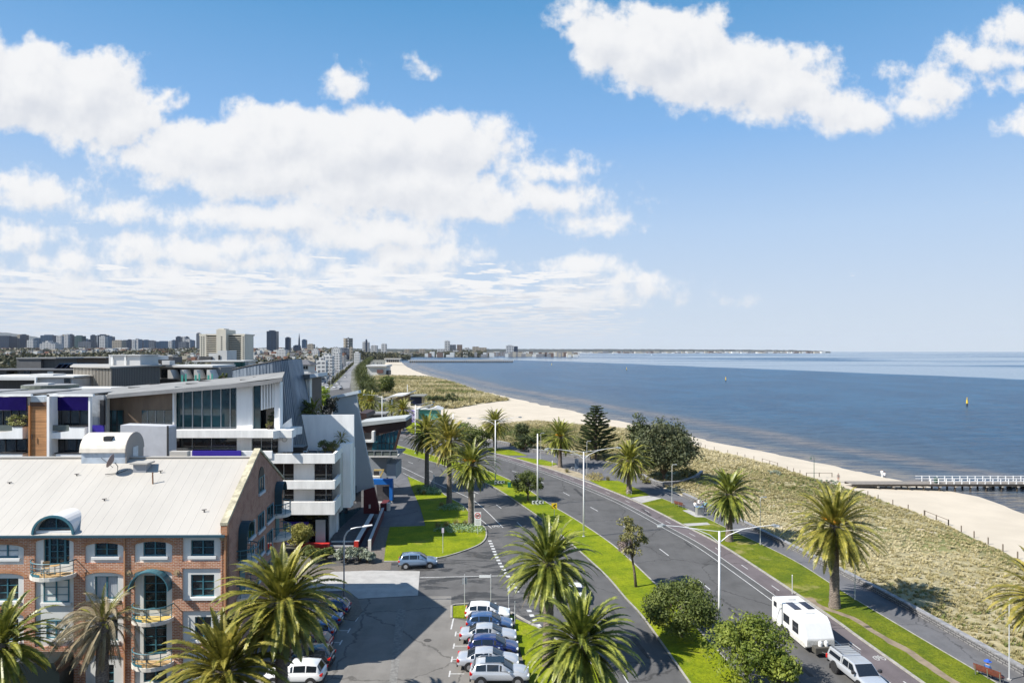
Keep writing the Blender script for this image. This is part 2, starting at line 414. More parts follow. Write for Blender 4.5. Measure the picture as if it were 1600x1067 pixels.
def fill(name, poly, zf, m, step, kind='structure', noise=0.0):
    """triangulated polygon with inner points; zf gives heights"""
    P_ = np.array([p[:2] for p in poly]); x0, y0 = P_.min(0); x1, y1 = P_.max(0)
    pts = []; y = y0; rng = np.random.RandomState(3)
    while y < y1:
        s = step * max(1.0, y / 90.0)
        xs = np.arange(x0, x1, s); px = xs + rng.uniform(-.3, .3, len(xs)) * s; py = np.full(len(xs), y) + rng.uniform(-.3, .3, len(xs)) * s
        k = inside(px, py, [tuple(p) for p in P_])
        px, py = px[k], py[k]
        if len(px):
            d = seg_dist(px, py, [tuple(p) for p in P_] + [tuple(P_[0])]) > s * 0.45
            pts += list(zip(px[d], py[d]))
        y += s * 0.9
    n = len(P_); co = [Vector(p) for p in P_] + [Vector(p) for p in pts]
    r = delaunay_2d_cdt(co, [], [list(range(n))], 1, 1e-4)
    V2 = np.array([(v.x, v.y) for v in r[0]]); fs = [f for f in r[2] if len(f) == 3]
    Z = zf(V2[:, 0], V2[:, 1])
    o = soup(name, np.column_stack([V2, Z]), fs, m, smooth=True)
    me = o.data
    if len(me.polygons) and sum(p.normal.z for p in list(me.polygons)[:50]) < 0: me.flip_normals()
    tag(o, kind=kind); return o
beach_poly = PL + list(reversed([p for p in S]))
# waterline sits where the sand dips under the sea
Sout = list(reversed(offset(S, -3.0)))
fill('beach', PL + Sout, lambda x, y: terr(x, y) - np.where(seg_dist(x, y, Sout) < 0.5, 0.35, 0.0), sand_m, 3.0)
# dunes
D_near_px = [(1800,975),(1640,905),(1568,862),(1525,843),(1482,821),(1420,797),(1356,774),(1324,763),(1300,757),(1266,747),(1219,731),(1150,713),(1100,702),(1060,692),(1020,682),(981,671),(930,667),(880,663),(857,661),(830,659),(804,661),(778,664),(752,662)]
D_near = [GT(x, y)[:2] for x, y in D_near_px]
Dn_in = [p for p in offset(near_ext(W([(1600,1057),(1412,950),(1312,897),(1219,850),(1135,808),(1050,768),(1020,756),(960,724),(922,717.5),(870,710.5),(824,704.5),(796,696.5),(765,689)])), -0.55)]
D_near = near_ext(D_near)
D_near_poly = Dn_in + list(reversed(D_near))
D_north = [GT(x, y)[:2] for x, y in [(660,628),(657,634),(675,640),(710,638.5),(736,633.5),(758,630),(776,627.5),(797,626),(785,623),(765,617.5),(744,611.5),(715,600),(695,595),(672,590),(640,588.5),(616,588),(583,587.5),(583,613),(600,622),(640,622)]]
def dz(poly):
    ring = list(poly) + [poly[0]]
    def f(x, y):
        d = np.clip(seg_dist(x, y, ring) / 4.0, 0, 1)
        n = 0.22 * np.sin(x * 0.55 + 1.3 * np.sin(y * 0.23)) * np.cos(y * 0.37 + np.sin(x * 0.31)) + 0.12 * np.sin(x * 1.9 + y * 0.7) * np.cos(y * 1.3 - x * .4)
        return terr(x, y) + 0.03 + d * (0.38 + n)
    return f
dune_m = bpy.data.materials.new('dune_ground'); dune_m.use_nodes = True
def _dune():
    t = NT(dune_m.node_tree); b = t.n['Principled BSDF']; tc = t.node('ShaderNodeTexCoord'); V = (tc, 3)
    n1 = t.node('ShaderNodeTexNoise', {'Vector': V, 'Scale': 0.13, 'Detail': 5.0, 'Roughness': 0.6})
    n2 = t.node('ShaderNodeTexNoise', {'Vector': V, 'Scale': 0.9, 'Detail': 6.0, 'Roughness': 0.7})
    n3 = t.node('ShaderNodeTexNoise', {'Vector': V, 'Scale': 0.05, 'Detail': 3.0})
    c = t.mix(t.ramp(n2, 0.4, 0.62), (0.25, 0.22, 0.125), (0.38, 0.335, 0.21))
    c = t.mix(t.m('MULTIPLY', t.ramp(n3, 0.5, 0.62), 0.7), c, (0.10, 0.13, 0.025))
    c = t.mix(t.ramp(n1, 0.60, 0.68), c, (0.50, 0.44, 0.34))
    t.l.new(c.outputs[2], b.inputs['Base Color']); b.inputs['Roughness'].default_value = 0.95; b.inputs['Specular IOR Level'].default_value = 0.1
    bp = t.node('ShaderNodeBump', {'Height': n2, 'Strength': 0.8, 'Distance': 0.3}); t.l.new(bp.outputs[0], b.inputs['Normal'])
_dune()
dzn = dz(D_near_poly); dzf = dz(D_north)
fill('dune', D_near_poly, dzn, dune_m, 1.3)
fill('dune', D_north, dzf, dune_m, 4.0)
# tussock grass over the dunes
def tussocks(name, poly, zf, dens0, seed, mats, hmul=1.0):
    rng = np.random.RandomState(seed); P_ = np.array(poly); x0, y0 = P_.min(0); x1, y1 = P_.max(0)
    N = int((x1 - x0) * (y1 - y0) * dens0); px = rng.uniform(x0, x1, N); py = rng.uniform(y0, y1, N)
    k = inside(px, py, poly); px, py = px[k], py[k]
    k = seg_dist(px, py, list(poly) + [poly[0]]) > 0.35; px, py = px[k], py[k]
    # patchy cover: bare blowouts and denser rows
    f = np.sin(px * .31 + 2.1 * np.sin(py * .13)) + np.sin(py * .27 + 1.7 * np.sin(px * .19 + 1)) + 0.7 * np.sin(px * .9 + py * .6) 
    keep = (rng.uniform(0, 1, len(px)) < np.clip(0.92 - 0.55 * (f > 1.75) - .15 * (f < -1.9), 0, 1)) & (rng.uniform(0, 1, len(px)) < np.clip(95 / np.maximum(py, 1), .12, 1.0))
    px, py = px[keep], py[keep]; sc = np.clip(py / 95, 1, 3.0) * hmul
    z = zf(px, py); n = len(px); B = 12
    az = rng.uniform(0, 2 * np.pi, (n, B)); lean = rng.uniform(.15, 1.0, (n, B)); ln = (rng.uniform(.20, .50, (n, 1)) * rng.uniform(.7, 1.15, (n, B))) * sc[:, None]
    lean[:, :] += 0.0
    wd = 0.085 * sc[:, None] * rng.uniform(.7, 1.5, (n, B))
    bx = px[:, None] + np.cos(az) * 0.10 * sc[:, None]; by = py[:, None] + np.sin(az) * 0.10 * sc[:, None]; bz = np.repeat(z[:, None], B, 1) - 0.03
    tx = bx + np.cos(az) * ln * lean + 0.10 * sc[:, None]; ty = by + np.sin(az) * ln * lean; tz = bz + ln * np.sqrt(np.clip(1.25 - lean ** 2, .1, 1))
    nx, ny = -np.sin(az) * wd, np.cos(az) * wd
    V = np.stack([np.stack([bx + nx, by + ny, bz], -1), np.stack([bx - nx, by - ny, bz], -1), np.stack([tx, ty, tz], -1)], 2).reshape(-1, 3)
    Fc = np.arange(len(V)).reshape(-1, 3)
    o = soup(name, V, Fc, mats); gp_ = np.sin(px * .11 + 1.3 * np.sin(py * .07)) + np.cos(py * .09 + np.sin(px * .05)) + rng.normal(0, .7, n); mi = np.repeat(np.where(gp_ > 1.3, 3, np.where(gp_ > .5, 1, np.where(gp_ < -.9, 2, 0))), B).astype(np.int32); o.data.polygons.foreach_set('material_index', mi)
    return tag(o, 'dry straw coloured tussock grass covering the dunes', 'dune grass', kind='stuff')
tm = [mat('tussock_straw', (0.40, 0.345, 0.175), 0.8, trans=0.25), mat('tussock_olive', (0.26, 0.23, 0.105), 0.8, trans=0.25), mat('tussock_pale', (0.50, 0.44, 0.27), 0.8, trans=0.2), mat('tussock_green', (0.15, 0.175, 0.05), 0.8, trans=0.2)]
tussocks('dune_grass', D_near_poly, dzn, 6.0, 5, tm, .74)
tussocks('dune_grass', D_north, dzf, 1.6, 6, tm, 1.3)

# ---- asphalt
def asphalt(name, c, wet=0.0, lane=False):
    m = bpy.data.materials.new(name); m.use_nodes = True; t = NT(m.node_tree); b = t.n['Principled BSDF']
    tc = t.node('ShaderNodeTexCoord'); V = (tc, 3)
    n1 = t.node('ShaderNodeTexNoise', {'Vector': V, 'Scale': 0.35, 'Detail': 8.0, 'Roughness': 0.65})
    n2 = t.node('ShaderNodeTexNoise', {'Vector': V, 'Scale': 14.0, 'Detail': 3.0})
    n3 = t.node('ShaderNodeTexNoise', {'Vector': t.vm('MULTIPLY', V, (0.9, 0.06, 1)), 'Scale': 1.0, 'Detail': 4.0})
    col = t.mix(t.ramp(n1, 0.3, 0.7), tuple(x * .82 for x in c), tuple(x * 1.18 for x in c))
    col = t.mix(t.m('MULTIPLY', t.ramp(n3, 0.35, 0.65), 0.35), col, tuple(x * 1.3 for x in c))
    col = t.mix(t.m('MULTIPLY', t.ramp(n2, 0.45, 0.75), 0.3), col, tuple(x * 1.5 for x in c))
    vo = t.node('ShaderNodeTexVoronoi', {'Vector': t.vm('ADD', V, t.vm('MULTIPLY', (n1, 1), (3, 3, 0))), 'Scale': 0.085}, feature='DISTANCE_TO_EDGE')
    crack = t.ramp(vo, 0.008, 0.002)
    col = t.mix(t.m('MULTIPLY', crack, 0.55), col, tuple(x * .25 for x in c))
    b.inputs['Roughness'].default_value = 0.85; b.inputs['Specular IOR Level'].default_value = 0.25
    if wet:
        n4 = t.node('ShaderNodeTexNoise', {'Vector': t.vm('MULTIPLY', V, (0.16, 0.5, 1)), 'Scale': 1.0, 'Detail': 8.0, 'Roughness': 0.7, 'Distortion': 1.0})
        wf = t.ramp(n4, 0.50, 0.56)
        col = t.mix(t.m('MULTIPLY', wf, wet), col, tuple(x * .33 for x in c))
        t.l.new(t.m('MULTIPLY_ADD', wf, -0.35, 0.85).outputs[0], b.inputs['Roughness'])
    t.l.new(col.outputs[2], b.inputs['Base Color'])
    bp = t.node('ShaderNodeBump', {'Height': n2, 'Strength': 0.3, 'Distance': 0.02}); t.l.new(bp.outputs[0], b.inputs['Normal'])
    return m
road_m = asphalt('asphalt', (0.088, 0.0865, 0.086)); road2_m = asphalt('asphalt_old', (0.10, 0.097, 0.095), 0.8)
park_m = asphalt('carpark_asphalt', (0.165, 0.156, 0.144)); bike_m = asphalt('bike_lane_asphalt', (0.115, 0.098, 0.102))
path_m = asphalt('path_asphalt', (0.115, 0.115, 0.122))
conc_m = mat('concrete', (0.36, 0.35, 0.335), 0.9, noise=0.12, nscale=0.8, bump=0.1, bscale=8)
kerb_m = mat('kerb_concrete', (0.30, 0.285, 0.26), 0.9, noise=0.2, nscale=2)
paint_m = mat('road_paint', (0.48, 0.48, 0.47), 0.7, noise=0.22, nscale=5)
def lawn(name, c1, c2, c3, seed=0.0):
    m = bpy.data.materials.new(name); m.use_nodes = True; t = NT(m.node_tree); b = t.n['Principled BSDF']
    tc = t.node('ShaderNodeTexCoord'); V = (tc, 3)
    a = t.node('ShaderNodeTexNoise', {'Vector': V, 'Scale': 0.28, 'Detail': 6.0, 'Roughness': 0.65})
    f = t.node('ShaderNodeTexNoise', {'Vector': V, 'Scale': 5.0, 'Detail': 6.0, 'Roughness': 0.7})
    g_ = t.node('ShaderNodeTexNoise', {'Vector': t.vm('ADD', V, (seed, 7, 0)), 'Scale': 0.16, 'Detail': 5.0, 'Roughness': 0.6})
    c = t.mix(t.ramp(a, 0.35, 0.65), c1, c2)
    c = t.mix(t.m('MULTIPLY', t.ramp(f, 0.35, 0.7), 0.6), c, tuple(x * 0.45 for x in c1)); g2 = t.node('ShaderNodeTexNoise', {'Vector': V, 'Scale': 0.9, 'Detail': 5.0, 'Roughness': 0.7}); c = t.mix(t.m('MULTIPLY', t.ramp(g2, 0.52, 0.66), 0.55), c, (c1[0] * .55, c1[1] * .62, c1[2]))
    c = t.mix(t.ramp(g_, 0.57, 0.66), c, c3)
    t.l.new(c.outputs[2], b.inputs['Base Color']); b.inputs['Roughness'].default_value = 0.9; b.inputs['Specular IOR Level'].default_value = 0.15
    bp = t.node('ShaderNodeBump', {'Height': f, 'Strength': 0.9, 'Distance': 0.12}); t.l.new(bp.outputs[0], b.inputs['Normal'])
    return m
lawn_m = lawn('lawn_bright', (0.15, 0.205, 0.006), (0.25, 0.29, 0.008), (0.24, 0.24, 0.03))
verge_m = lawn('verge_grass', (0.095, 0.135, 0.008), (0.175, 0.20, 0.012), (0.24, 0.22, 0.07), 31)

roadL = W([(560,559),(548,565),(536,568),(520,580),(486,606),(470,625),(480,690),(500,760),(500,872),(330,1010)])
sheet('road', E1 + roadL + [(-90, 48), (-90, 22)], 0.0, road_m)
# older, patchy asphalt of the side street and the pale car park
sheet('side_street', W([(653,931),(656,891.5),(600,880),(640,878.5),(680,874),(704,868),(732,859),(752,850),(762,839),(764,828),(786,850),(800,882),(812,905),(832,930),(850,962),(880,1000),(840,984),(798,958),(765,945),(740,943),(706,945),(705,931)]), 0.004, road2_m)
sheet('car_park', W([(560,936),(653,931),(705,931),(706,965),(830,990),(860,1110),(200,1110),(200,1030),(430,1000)]) + [], 0.005, park_m)
sheet('concrete_driveway', W([(470,905),(512,890),(656,892),(653,930),(560,935),(543,922),(470,925)]), 0.012, conc_m)
sheet('drain_channel', W([(620,951),(634,951),(620,1067),(612,1130),(598,1130),(608,1067)]), 0.010, mat('drain_concrete', (0.17, 0.165, 0.155), 0.9, noise=.25, nscale=3))
# worn patches, repairs and ironwork on the carriageways
tar = mat('tar_patch', (0.035, 0.034, 0.034), .8, noise=.3, nscale=2); iron = mat('cast_iron', (0.06, 0.055, 0.05), .7)
pr = random.Random(5); pmb = MB()
for (x, y, w_, l_) in [(905, 770, .5, 9), (1010, 800, .35, 5), (935, 735, .3, 4), (1075, 850, .25, 3), (1150, 960, .3, 4), (1185, 1010, .25, 5), (960, 960, .5, 6), (1000, 1010, .4, 5), (880, 900, .5, 5), (1120, 880, .2, 2.5), (690, 735, .4, 5), (1250, 1040, .3, 4), (740, 1000, .3, 4)]:
    X_, Y_, _ = G(x, y); n_ = 9; L_ = [(X_ + (-.11 if x > 850 else -.2) * (k - 4) * l_ / 9 + pr.uniform(-.06, .06), Y_ + (k - 4) * l_ / 9) for k in range(n_)]
    a_, b_ = offset(L_, w_ / 2), offset(L_, -w_ / 2); a_ = [(p[0] + pr.uniform(-.12, .12), p[1]) for p in a_]; pmb.poly([(p[0], p[1], .0065) for p in a_] + [(p[0], p[1], .0065) for p in reversed(b_)])
tag(pmb.build('road_patches', tar, fix=False), kind='structure')
for (x, y, lab) in [(1010, 905, 'round manhole cover in the near lane beside the slender tree'), (905, 803, 'round manhole cover near the twin armed lamp'), (742, 868, 'round manhole cover in the side street mouth'), (668, 1000, 'round manhole cover in the car park aisle'), (1195, 985, 'round manhole cover in the lane before the caravan')]:
    q = G(x, y); o = MB().cyl((0, 0, 0), .34, .012, 16).build('manhole_cover', iron, None); o.location = (q[0], q[1], .006); tag(o, lab, 'manhole cover', 'manhole covers in the asphalt')
# footpaths and plaza on the sea side
plaza = offset(E1, -0.12)[:0] or [p for p in E1 if p[1] < 235]
PLp = [p for p in PL if p[1] < 235]
sheet('footpath', plaza + list(reversed(PLp)), 0.03, path_m)
kb = MB()
def kerbline(line, w=0.22, h=0.12, side=1):
    pts = [Vector(p[:2]) for p in line]; o = offset(line, side * w)
    for a, b, c, d in zip(line[:-1], line[1:], o[1:], o[:-1]): kb.prism([a[:2], b[:2], c, d], -0.02, h)
nearE = [p for p in E1 if p[1] < 260]
kerbline(nearE, side=-1)
# bike lane strip (pinkish) beside the east kerb
sheet('bike_lane', [p for p in offset(E1, 0.05) if p[1] < 240] + list(reversed([p for p in offset(E1, 2.3) if p[1] < 240])), 0.004, bike_m)
pm = MB()
L1 = [p for p in E1 if p[1] < 330]
strip('', offset(L1, 2.3), 0.10, 0.009, paint_m, mb=pm)
strip('', offset(L1, 3.3), 0.10, 0.009, paint_m, mb=pm)
strip('', offset(L1, 1.15), 0.10, 0.009, paint_m, mb=pm, dash=(1.6, 5.5))
mid = [((a[0] + b[0]) / 2, (a[1] + b[1]) / 2) for a, b in zip(offset(L1, 3.3), [min(W1, key=lambda q: abs(q[1] - p[1])) for p in L1])]
# lane line halfway between edge line and median
def at_y(line, y):
    for a, b in zip(line[:-1], line[1:]):
        if (a[1] - y) * (b[1] - y) <= 0 and a[1] != b[1]:
            t = (y - a[1]) / (b[1] - a[1]); return a[0] + (b[0] - a[0]) * t
    return line[-1][0]
ys_ = list(np.arange(24, 200, 4.0))
e33 = offset(E1, 3.3)
strip('', [((at_y(e33, y) + at_y(W1, y)) / 2 + 0.1, y) for y in ys_], 0.13, 0.009, paint_m, mb=pm, dash=(3.0, 9.0))
wl = near_ext(smooth_line(W([(850,945),(808,864),(784,822),(742,782),(700,764),(664,748),(625,728),(600,715)])))
strip('', smooth_line(W([(786,824),(742,783),(700,763),(664,747),(635,733),(600,717)])), 0.13, 0.009, paint_m, mb=pm)
strip('', smooth_line(W([(768,825),(736,800),(700,776),(664,756),(630,739)])), 0.11, 0.009, paint_m, mb=pm)
strip('', [(0.5 * (at_y(W2, y) + at_y(wl, y)) - 0.6, y) for y in np.arange(26, 180, 4.0)], 0.12, 0.009, paint_m, mb=pm, dash=(3.0, 9.0))
strip('', smooth_line(W([(765,844),(771,858),(778,874),(786,888),(797,905),(810,928)])), 0.45, 0.009, paint_m, mb=pm, dash=(0.6, 0.6))
strip('', smooth_line(W([(826,952),(835,968),(848,985)])), 0.45, 0.009, paint_m, mb=pm, dash=(0.6, 0.6))
strip('', W([(656,902),(700,901),(792,899)]), 0.14, 0.010, paint_m, mb=pm)
# car bay markings
for (x, y) in [(707,1003),(709,1021)]: pass
for D_ in (60.5, 58.0, 55.5, 53.0, 50.4):
    X0 = GX(708, 58) + (58 - D_) * 0.02
    pm.poly([(X0, D_ - .5, .011), (X0 + .12, D_ - .5, .011), (X0 + .12, D_ + .5, .011), (X0, D_ + .5, .011)])
    pm.poly([(X0 + .12, D_ - .05, .011), (X0 + 1.2, D_ - .05, .011), (X0 + 1.2, D_ + .06, .011), (X0 + .12, D_ + .06, .011)])
pm.poly([(-5.55, 61.5, .011), (-5.42, 61.5, .011), (-5.42, 64.6, .011), (-5.55, 64.6, .011)])
for D_ in (63.8, 61.2, 58.7, 56.2, 53.4):
    X0 = GX(551, 63) - (63 - D_) * 0.02 + (D_ - 58) * .02
    pm.poly([(X0, D_ - .5, .011), (X0 + .12, D_ - .5, .011), (X0 + .12, D_ + .5, .011), (X0, D_ + .5, .011)])
    pm.poly([(X0 - 1.1, D_ - .05, .011), (X0, D_ - .05, .011), (X0, D_ + .06, .011), (X0 - 1.1, D_ + .06, .011)])
# bicycle symbols
def bike_mark(cx, cy, s=1.0, rz=0.0):
    def q(x, y): return (cx + (x * math.cos(rz) - y * math.sin(rz)) * s, cy + (x * math.sin(rz) + y * math.cos(rz)) * s, 0.011)
    for wx in (-0.45, 0.45):
        for k in range(12):
            a, b = k * math.pi / 6, (k + 1) * math.pi / 6
            pm.poly([q(wx + .32 * math.cos(a), .6 * math.sin(a)), q(wx + .32 * math.cos(b), .6 * math.sin(b)), q(wx + .22 * math.cos(b), .45 * math.sin(b)), q(wx + .22 * math.cos(a), .45 * math.sin(a))])
    for (a, b) in (((-.45, 0), (-.12, .6)), ((-.12, .6), (.32, .6)), ((.45, 0), (.28, .85)), ((-.45, 0), (.05, 0)), ((.05, 0), (.32, .6)), ((.05, 0), (-.15, .8))):
        d = Vector(b) - Vector(a); n = Vector((-d.y, d.x)).normalized() * .05
        pm.poly([q(a[0] - n.x, a[1] - n.y), q(b[0] - n.x, b[1] - n.y), q(b[0] + n.x, b[1] + n.y), q(a[0] + n.x, a[1] + n.y)])
g_ = G(1374, 1028); bike_mark(g_[0], g_[1], .62, 0.1)
g_ = G(775, 822); bike_mark(g_[0], g_[1], .75, 0.1)
tag(pm.build('road_markings', paint_m, fix=False), kind='structure')

# grass sheets with kerbs
def grass(poly, m, z=0.10, name='grass_verge'):
    return sheet(name, poly, z, m, edge=0.14)
lawnP = W([(600,877),(603,850),(609,824),(665,822),(656,791),(645,767),(637,745),(650,750),(664,756),(686,766),(700,776),(726,791),(742,812)]) + smooth_line(W([(742,812),(757,823),(761,831),(760,841),(752,850),(732,859),(704,868),(680,873),(640,877)]))
grass(lawnP, lawn_m, name='lawn')
med = W1[:] ; med2 = W2[:]
grass([p for p in W1 if p[1] < 300] + list(reversed([p for p in W2 if p[1] < 300])), lawn_m, name='median_grass')
kerbline([p for p in W1 if p[1] < 300], 0.18, 0.115, side=1)
kerbline([p for p in W2 if p[1] < 300], 0.18, 0.115, side=-1)
kerbline(smooth_line(W([(665,757),(686,766),(700,776),(726,791),(742,812),(757,823),(761,831),(760,841),(752,850),(732,859),(704,868),(680,873),(640,877.5),(600,878)])), 0.2, 0.115, side=-1)
A = [p for p in E1 if p[1] <= 112.6]
Bp = [p for p in PP1 if p[1] <= 116.0]
grass(offset(A, -0.2) + list(reversed(offset(Bp, 0.1))), verge_m)
kerbline(Bp, 0.12, 0.115, side=1)
grass(W([(921,750.5),(950,751),(967,752),(1000,766),(1015,774),(985,777.5),(965,770),(940,760)]), lawn_m)
grass(W([(806,715.6),(817,715),(850,719),(871,725),(861,728.5),(840,725.5)]), lawn_m)
grass(W([(758,701),(775,700.5),(800,703.5),(824,712),(793,711.5),(770,707)]), lawn_m)
grass(W([(628,662),(650,660),(690,672),(700,682),(690,687),(664,682),(640,676)]), lawn_m)
grass(W([(828,977),(806,968),(803,985),(812,1014),(820,1041),(832,1085),(985,1085),(930,1040),(880,1005),(850,985)])[:], lawn_m)
grass(W([(708,948),(740,945),(765,947),(790,956),(806,966),(790,970),(708,965)]), lawn_m)
kerbline(W([(707,966),(707,947),(712,945.5),(740,943.5),(765,945.5),(798,958),(832,977),(880,1008),(930,1043),(985,1088)]), 0.2, 0.12, side=1)
sheet('sand_bed', W([(842,727),(868,726),(880,732),(905,738),(925,749),(940,750),(922,751.5),(895,744),(862,733.5)]), 0.036, mat('sand_bed', (0.30, 0.25, 0.17), 0.95, noise=.2, nscale=1.0))
for p in ([(1067,819),(1105,817),(1110,820.5),(1075,823)], [(1066,798),(1076,797.5),(1103,809),(1087,808.5)], [(986,778.5),(1010,773.5),(1036,779),(1003,786)]):
    sheet('concrete_pad', W(p), 0.112 if p[0][0] > 1000 else 0.04, conc_m)
dirt_m = mat('dirt_trail', (0.21, 0.165, 0.115), 0.95, noise=.25, nscale=1.0)
trail = smooth_line(W([(1262,935),(1290,952),(1330,966),(1372,992),(1420,1020),(1470,1052),(1510,1080)])); w_ = [.5, .9, .7, .45, .6, .5, .45]
left, right = offset(trail, .35), offset(trail, -.4)
rr = random.Random(2)
sheet('dirt_trail', [(x + rr.uniform(-.15, .15), y) for x, y in left] + [(x + rr.uniform(-.15, .15), y) for x, y in reversed(right)], 0.104, dirt_m)
# pavement by the restaurant and the brick surround
sheet('pavement', W([(588,823),(665,822),(656,791),(645,767),(636,745),(618,735),(600,735),(586,790)]), 0.02, path_m)
sheet('pavement', W([(586,823),(609,824),(603,850),(600,878),(575,880),(572,862)]), 0.021, mat('brick_paving', (0.14, 0.12, 0.10), 0.9, noise=.2, nscale=4))
sheet('pavement', W([(440,905),(470,888),(575,881),(612,878),(610,890),(520,893),(470,915)]), 0.016, mat('brick_paving', (0.14, 0.12, 0.10)))
sheet('pavement', W([(545,925),(560,936),(566,955),(555,970),(520,965),(500,930)]), 0.05, mat('brick_paving', (0.14, 0.12, 0.10)), edge=.1)
tag(kb.build('kerbs', kerb_m), kind='structure')
# boulevard far ahead: paved carriageways on the land
sheet('boulevard', W([(549,560),(552,557.5),(575,556.6),(569,562),(557,570),(549,580),(549,590),(546,606),(507,610.5),(486,610),(505,590),(522,579),(538,566)]), 0.02, asphalt('far_asphalt', (0.19, 0.19, 0.195)))
bm_ = W([(508,610.5),(512,611),(522,600),(536,586),(544,577),(560,563),(564,559.5),(560,559.5),(555,564),(538,577.5),(530,585),(516,599)])
sheet('boulevard_median', bm_, 0.1, lawn('far_median', (0.13, 0.15, 0.04), (0.2, 0.2, 0.08), (0.2, 0.17, 0.09)), edge=.1)
sheet('promenade', W([(568,618),(579,614),(577,584),(573,582),(570,590)]), 0.02, conc_m)
# ================================================================ VEGETATION
def leafmat(name, c, c2, trans=0.3, rough=0.6, scale=0.9, rand=0.0, spec=0.35):
    return mat(name, c, rough, col2=c2, nscale=scale, trans=trans, thr=(0.35, 0.68), rand=rand, spec=spec)
palm_leaf = leafmat('palm_leaf', (0.095, 0.11, 0.016), (0.37, 0.35, 0.06), 0.22, 0.42, 1.3, 0.2, 0.5)
palm_brown = leafmat('palm_dry_leaf', (0.19, 0.15, 0.08), (0.42, 0.35, 0.22), 0.15, 0.7, 1.1)
palm_under = leafmat('palm_dead_leaf', (0.16, 0.115, 0.06), (0.30, 0.23, 0.12), 0.15, 0.8, 1.5)
palm_fruit = mat('palm_fruit_orange', (0.62, 0.30, 0.03), 0.6, noise=.3, nscale=4)
bark_palm = mat('palm_bark', (0.17, 0.14, 0.115), 0.95, noise=.45, nscale=6, bump=1.0, bscale=5, stretch=(1, 1, 2.2))
bark = mat('bark', (0.13, 0.10, 0.075), 0.95, noise=.35, nscale=5, bump=.6, bscale=8)

def fronds(rng, n, L, lo=-55, hi=82, droop=1.0, wind=(0, 0), leaflets=34, wide=0.055, llen=0.42, limp=0.0, spread=1.0):
    """arching feather leaves around a centre: returns V, F (triangles)"""
    Vs = []; M = 12
    for i in range(n):
        q = (i + 0.5) / n
        az = i * 2.39996 + rng.uniform(-.25, .25); el = R(hi + (lo - hi) * q ** 0.92 + rng.uniform(-7, 7))
        Lf = L * rng.uniform(.86, 1.08) * (0.80 + 0.2 * math.sin(math.pi * min(1, q * 1.3)))
        d = np.array([math.cos(az) * math.cos(el) + wind[0], math.sin(az) * math.cos(el) + wind[1], math.sin(el)]); d /= np.linalg.norm(d)
        p = np.array([math.cos(az) * .22, math.sin(az) * .22, -0.55 * q]); pts = [p]; ds = [d.copy()]
        for k in range(M):
            t = k / M
            g = droop * (0.035 + 0.15 * t * t + 0.04 * t) * (1.1 if el > 0 else 0.6)
            d = d + np.array([wind[0] * .12 * t, wind[1] * .12 * t, -g]); d /= np.linalg.norm(d)
            p = p + d * Lf / M; pts.append(p); ds.append(d.copy())
        pts = np.array(pts); ds = np.array(ds)
        h = np.array([-math.sin(az), math.cos(az), 0.0]) + rng.uniform(-.15, .15, 3)
        s = np.linspace(0.16, 0.995, leaflets); f = s * M; i0 = np.minimum(f.astype(int), M - 1); fr = (f - i0)[:, None]
        c = pts[i0] * (1 - fr) + pts[i0 + 1] * fr; dd = ds[i0] * (1 - fr) + ds[i0 + 1] * fr
        side = np.cross(dd, np.cross(h, dd)); side /= np.linalg.norm(side, axis=1)[:, None]; up = np.cross(side, dd)
        up *= np.sign(up[:, 2:3] + 1e-6)
        ll = (llen * L / 4.0) * (np.sin(np.pi * np.clip(s * 0.93 + 0.10, 0, 1)) ** 0.55) * rng.uniform(.85, 1.1, leaflets)
        for sg in (1, -1):
            vee = 0.42 * (1 - limp) - 0.7 * limp - 0.15 * s
            dirv = side * sg * 0.80 + dd * 0.55 + up * vee[:, None] + rng.uniform(-.09, .09, (leaflets, 3)); dirv[:, 2] -= limp * .6
            dirv /= np.linalg.norm(dirv, axis=1)[:, None]
            b0 = c - dd * wide * .5; b1 = c + dd * wide * .5; m = c + dirv * ll[:, None] * .5; tip = c + dirv * ll[:, None]; tip[:, 2] -= ll * .18
            Vs.append(np.stack([b0, b1, m + dd * wide * .55], 1)); Vs.append(np.stack([b0, m + dd * wide * .55, m - dd * wide * .4], 1)); Vs.append(np.stack([m - dd * wide * .4, m + dd * wide * .55, tip], 1))
        # rachis ribbon
        rw = np.linspace(.06, .012, M + 1)[:, None] * np.cross(ds, [0, 0, 1]) / (np.linalg.norm(np.cross(ds, [0, 0, 1]), axis=1)[:, None] + 1e-6)
        a, b = pts - rw, pts + rw
        Vs.append(np.stack([a[:-1], b[:-1], b[1:]], 1)); Vs.append(np.stack([a[:-1], b[1:], a[1:]], 1))
    V = np.concatenate([v.reshape(-1, 3) for v in Vs]); return V
def trunk_mesh(h, r0, r1, lean=(0, 0), rings=26, n=14, seed=0, flare=0.35):
    rng = np.random.RandomState(seed); V = []; 
    for i in range(rings + 1):
        t = i / rings; r = r0 + (r1 - r0) * t + flare * r0 * math.exp(-t * 9) + (0.06 * r1 if i % 2 else 0) + (0.35 * r1 * max(0, (t - .9) / .1))
        for k in range(n):
            a = 2 * math.pi * (k + (.5 if i % 2 else 0)) / n; rr_ = r * (1 + rng.uniform(-.06, .06))
            V.append((math.cos(a) * rr_ + lean[0] * t * t * h, math.sin(a) * rr_ + lean[1] * t * t * h, h * t))
    Fc = [(i * n + k, i * n + (k + 1) % n, (i + 1) * n + (k + 1) % n, (i + 1) * n + k) for i in range(rings) for k in range(n)]
    return np.array(V), Fc
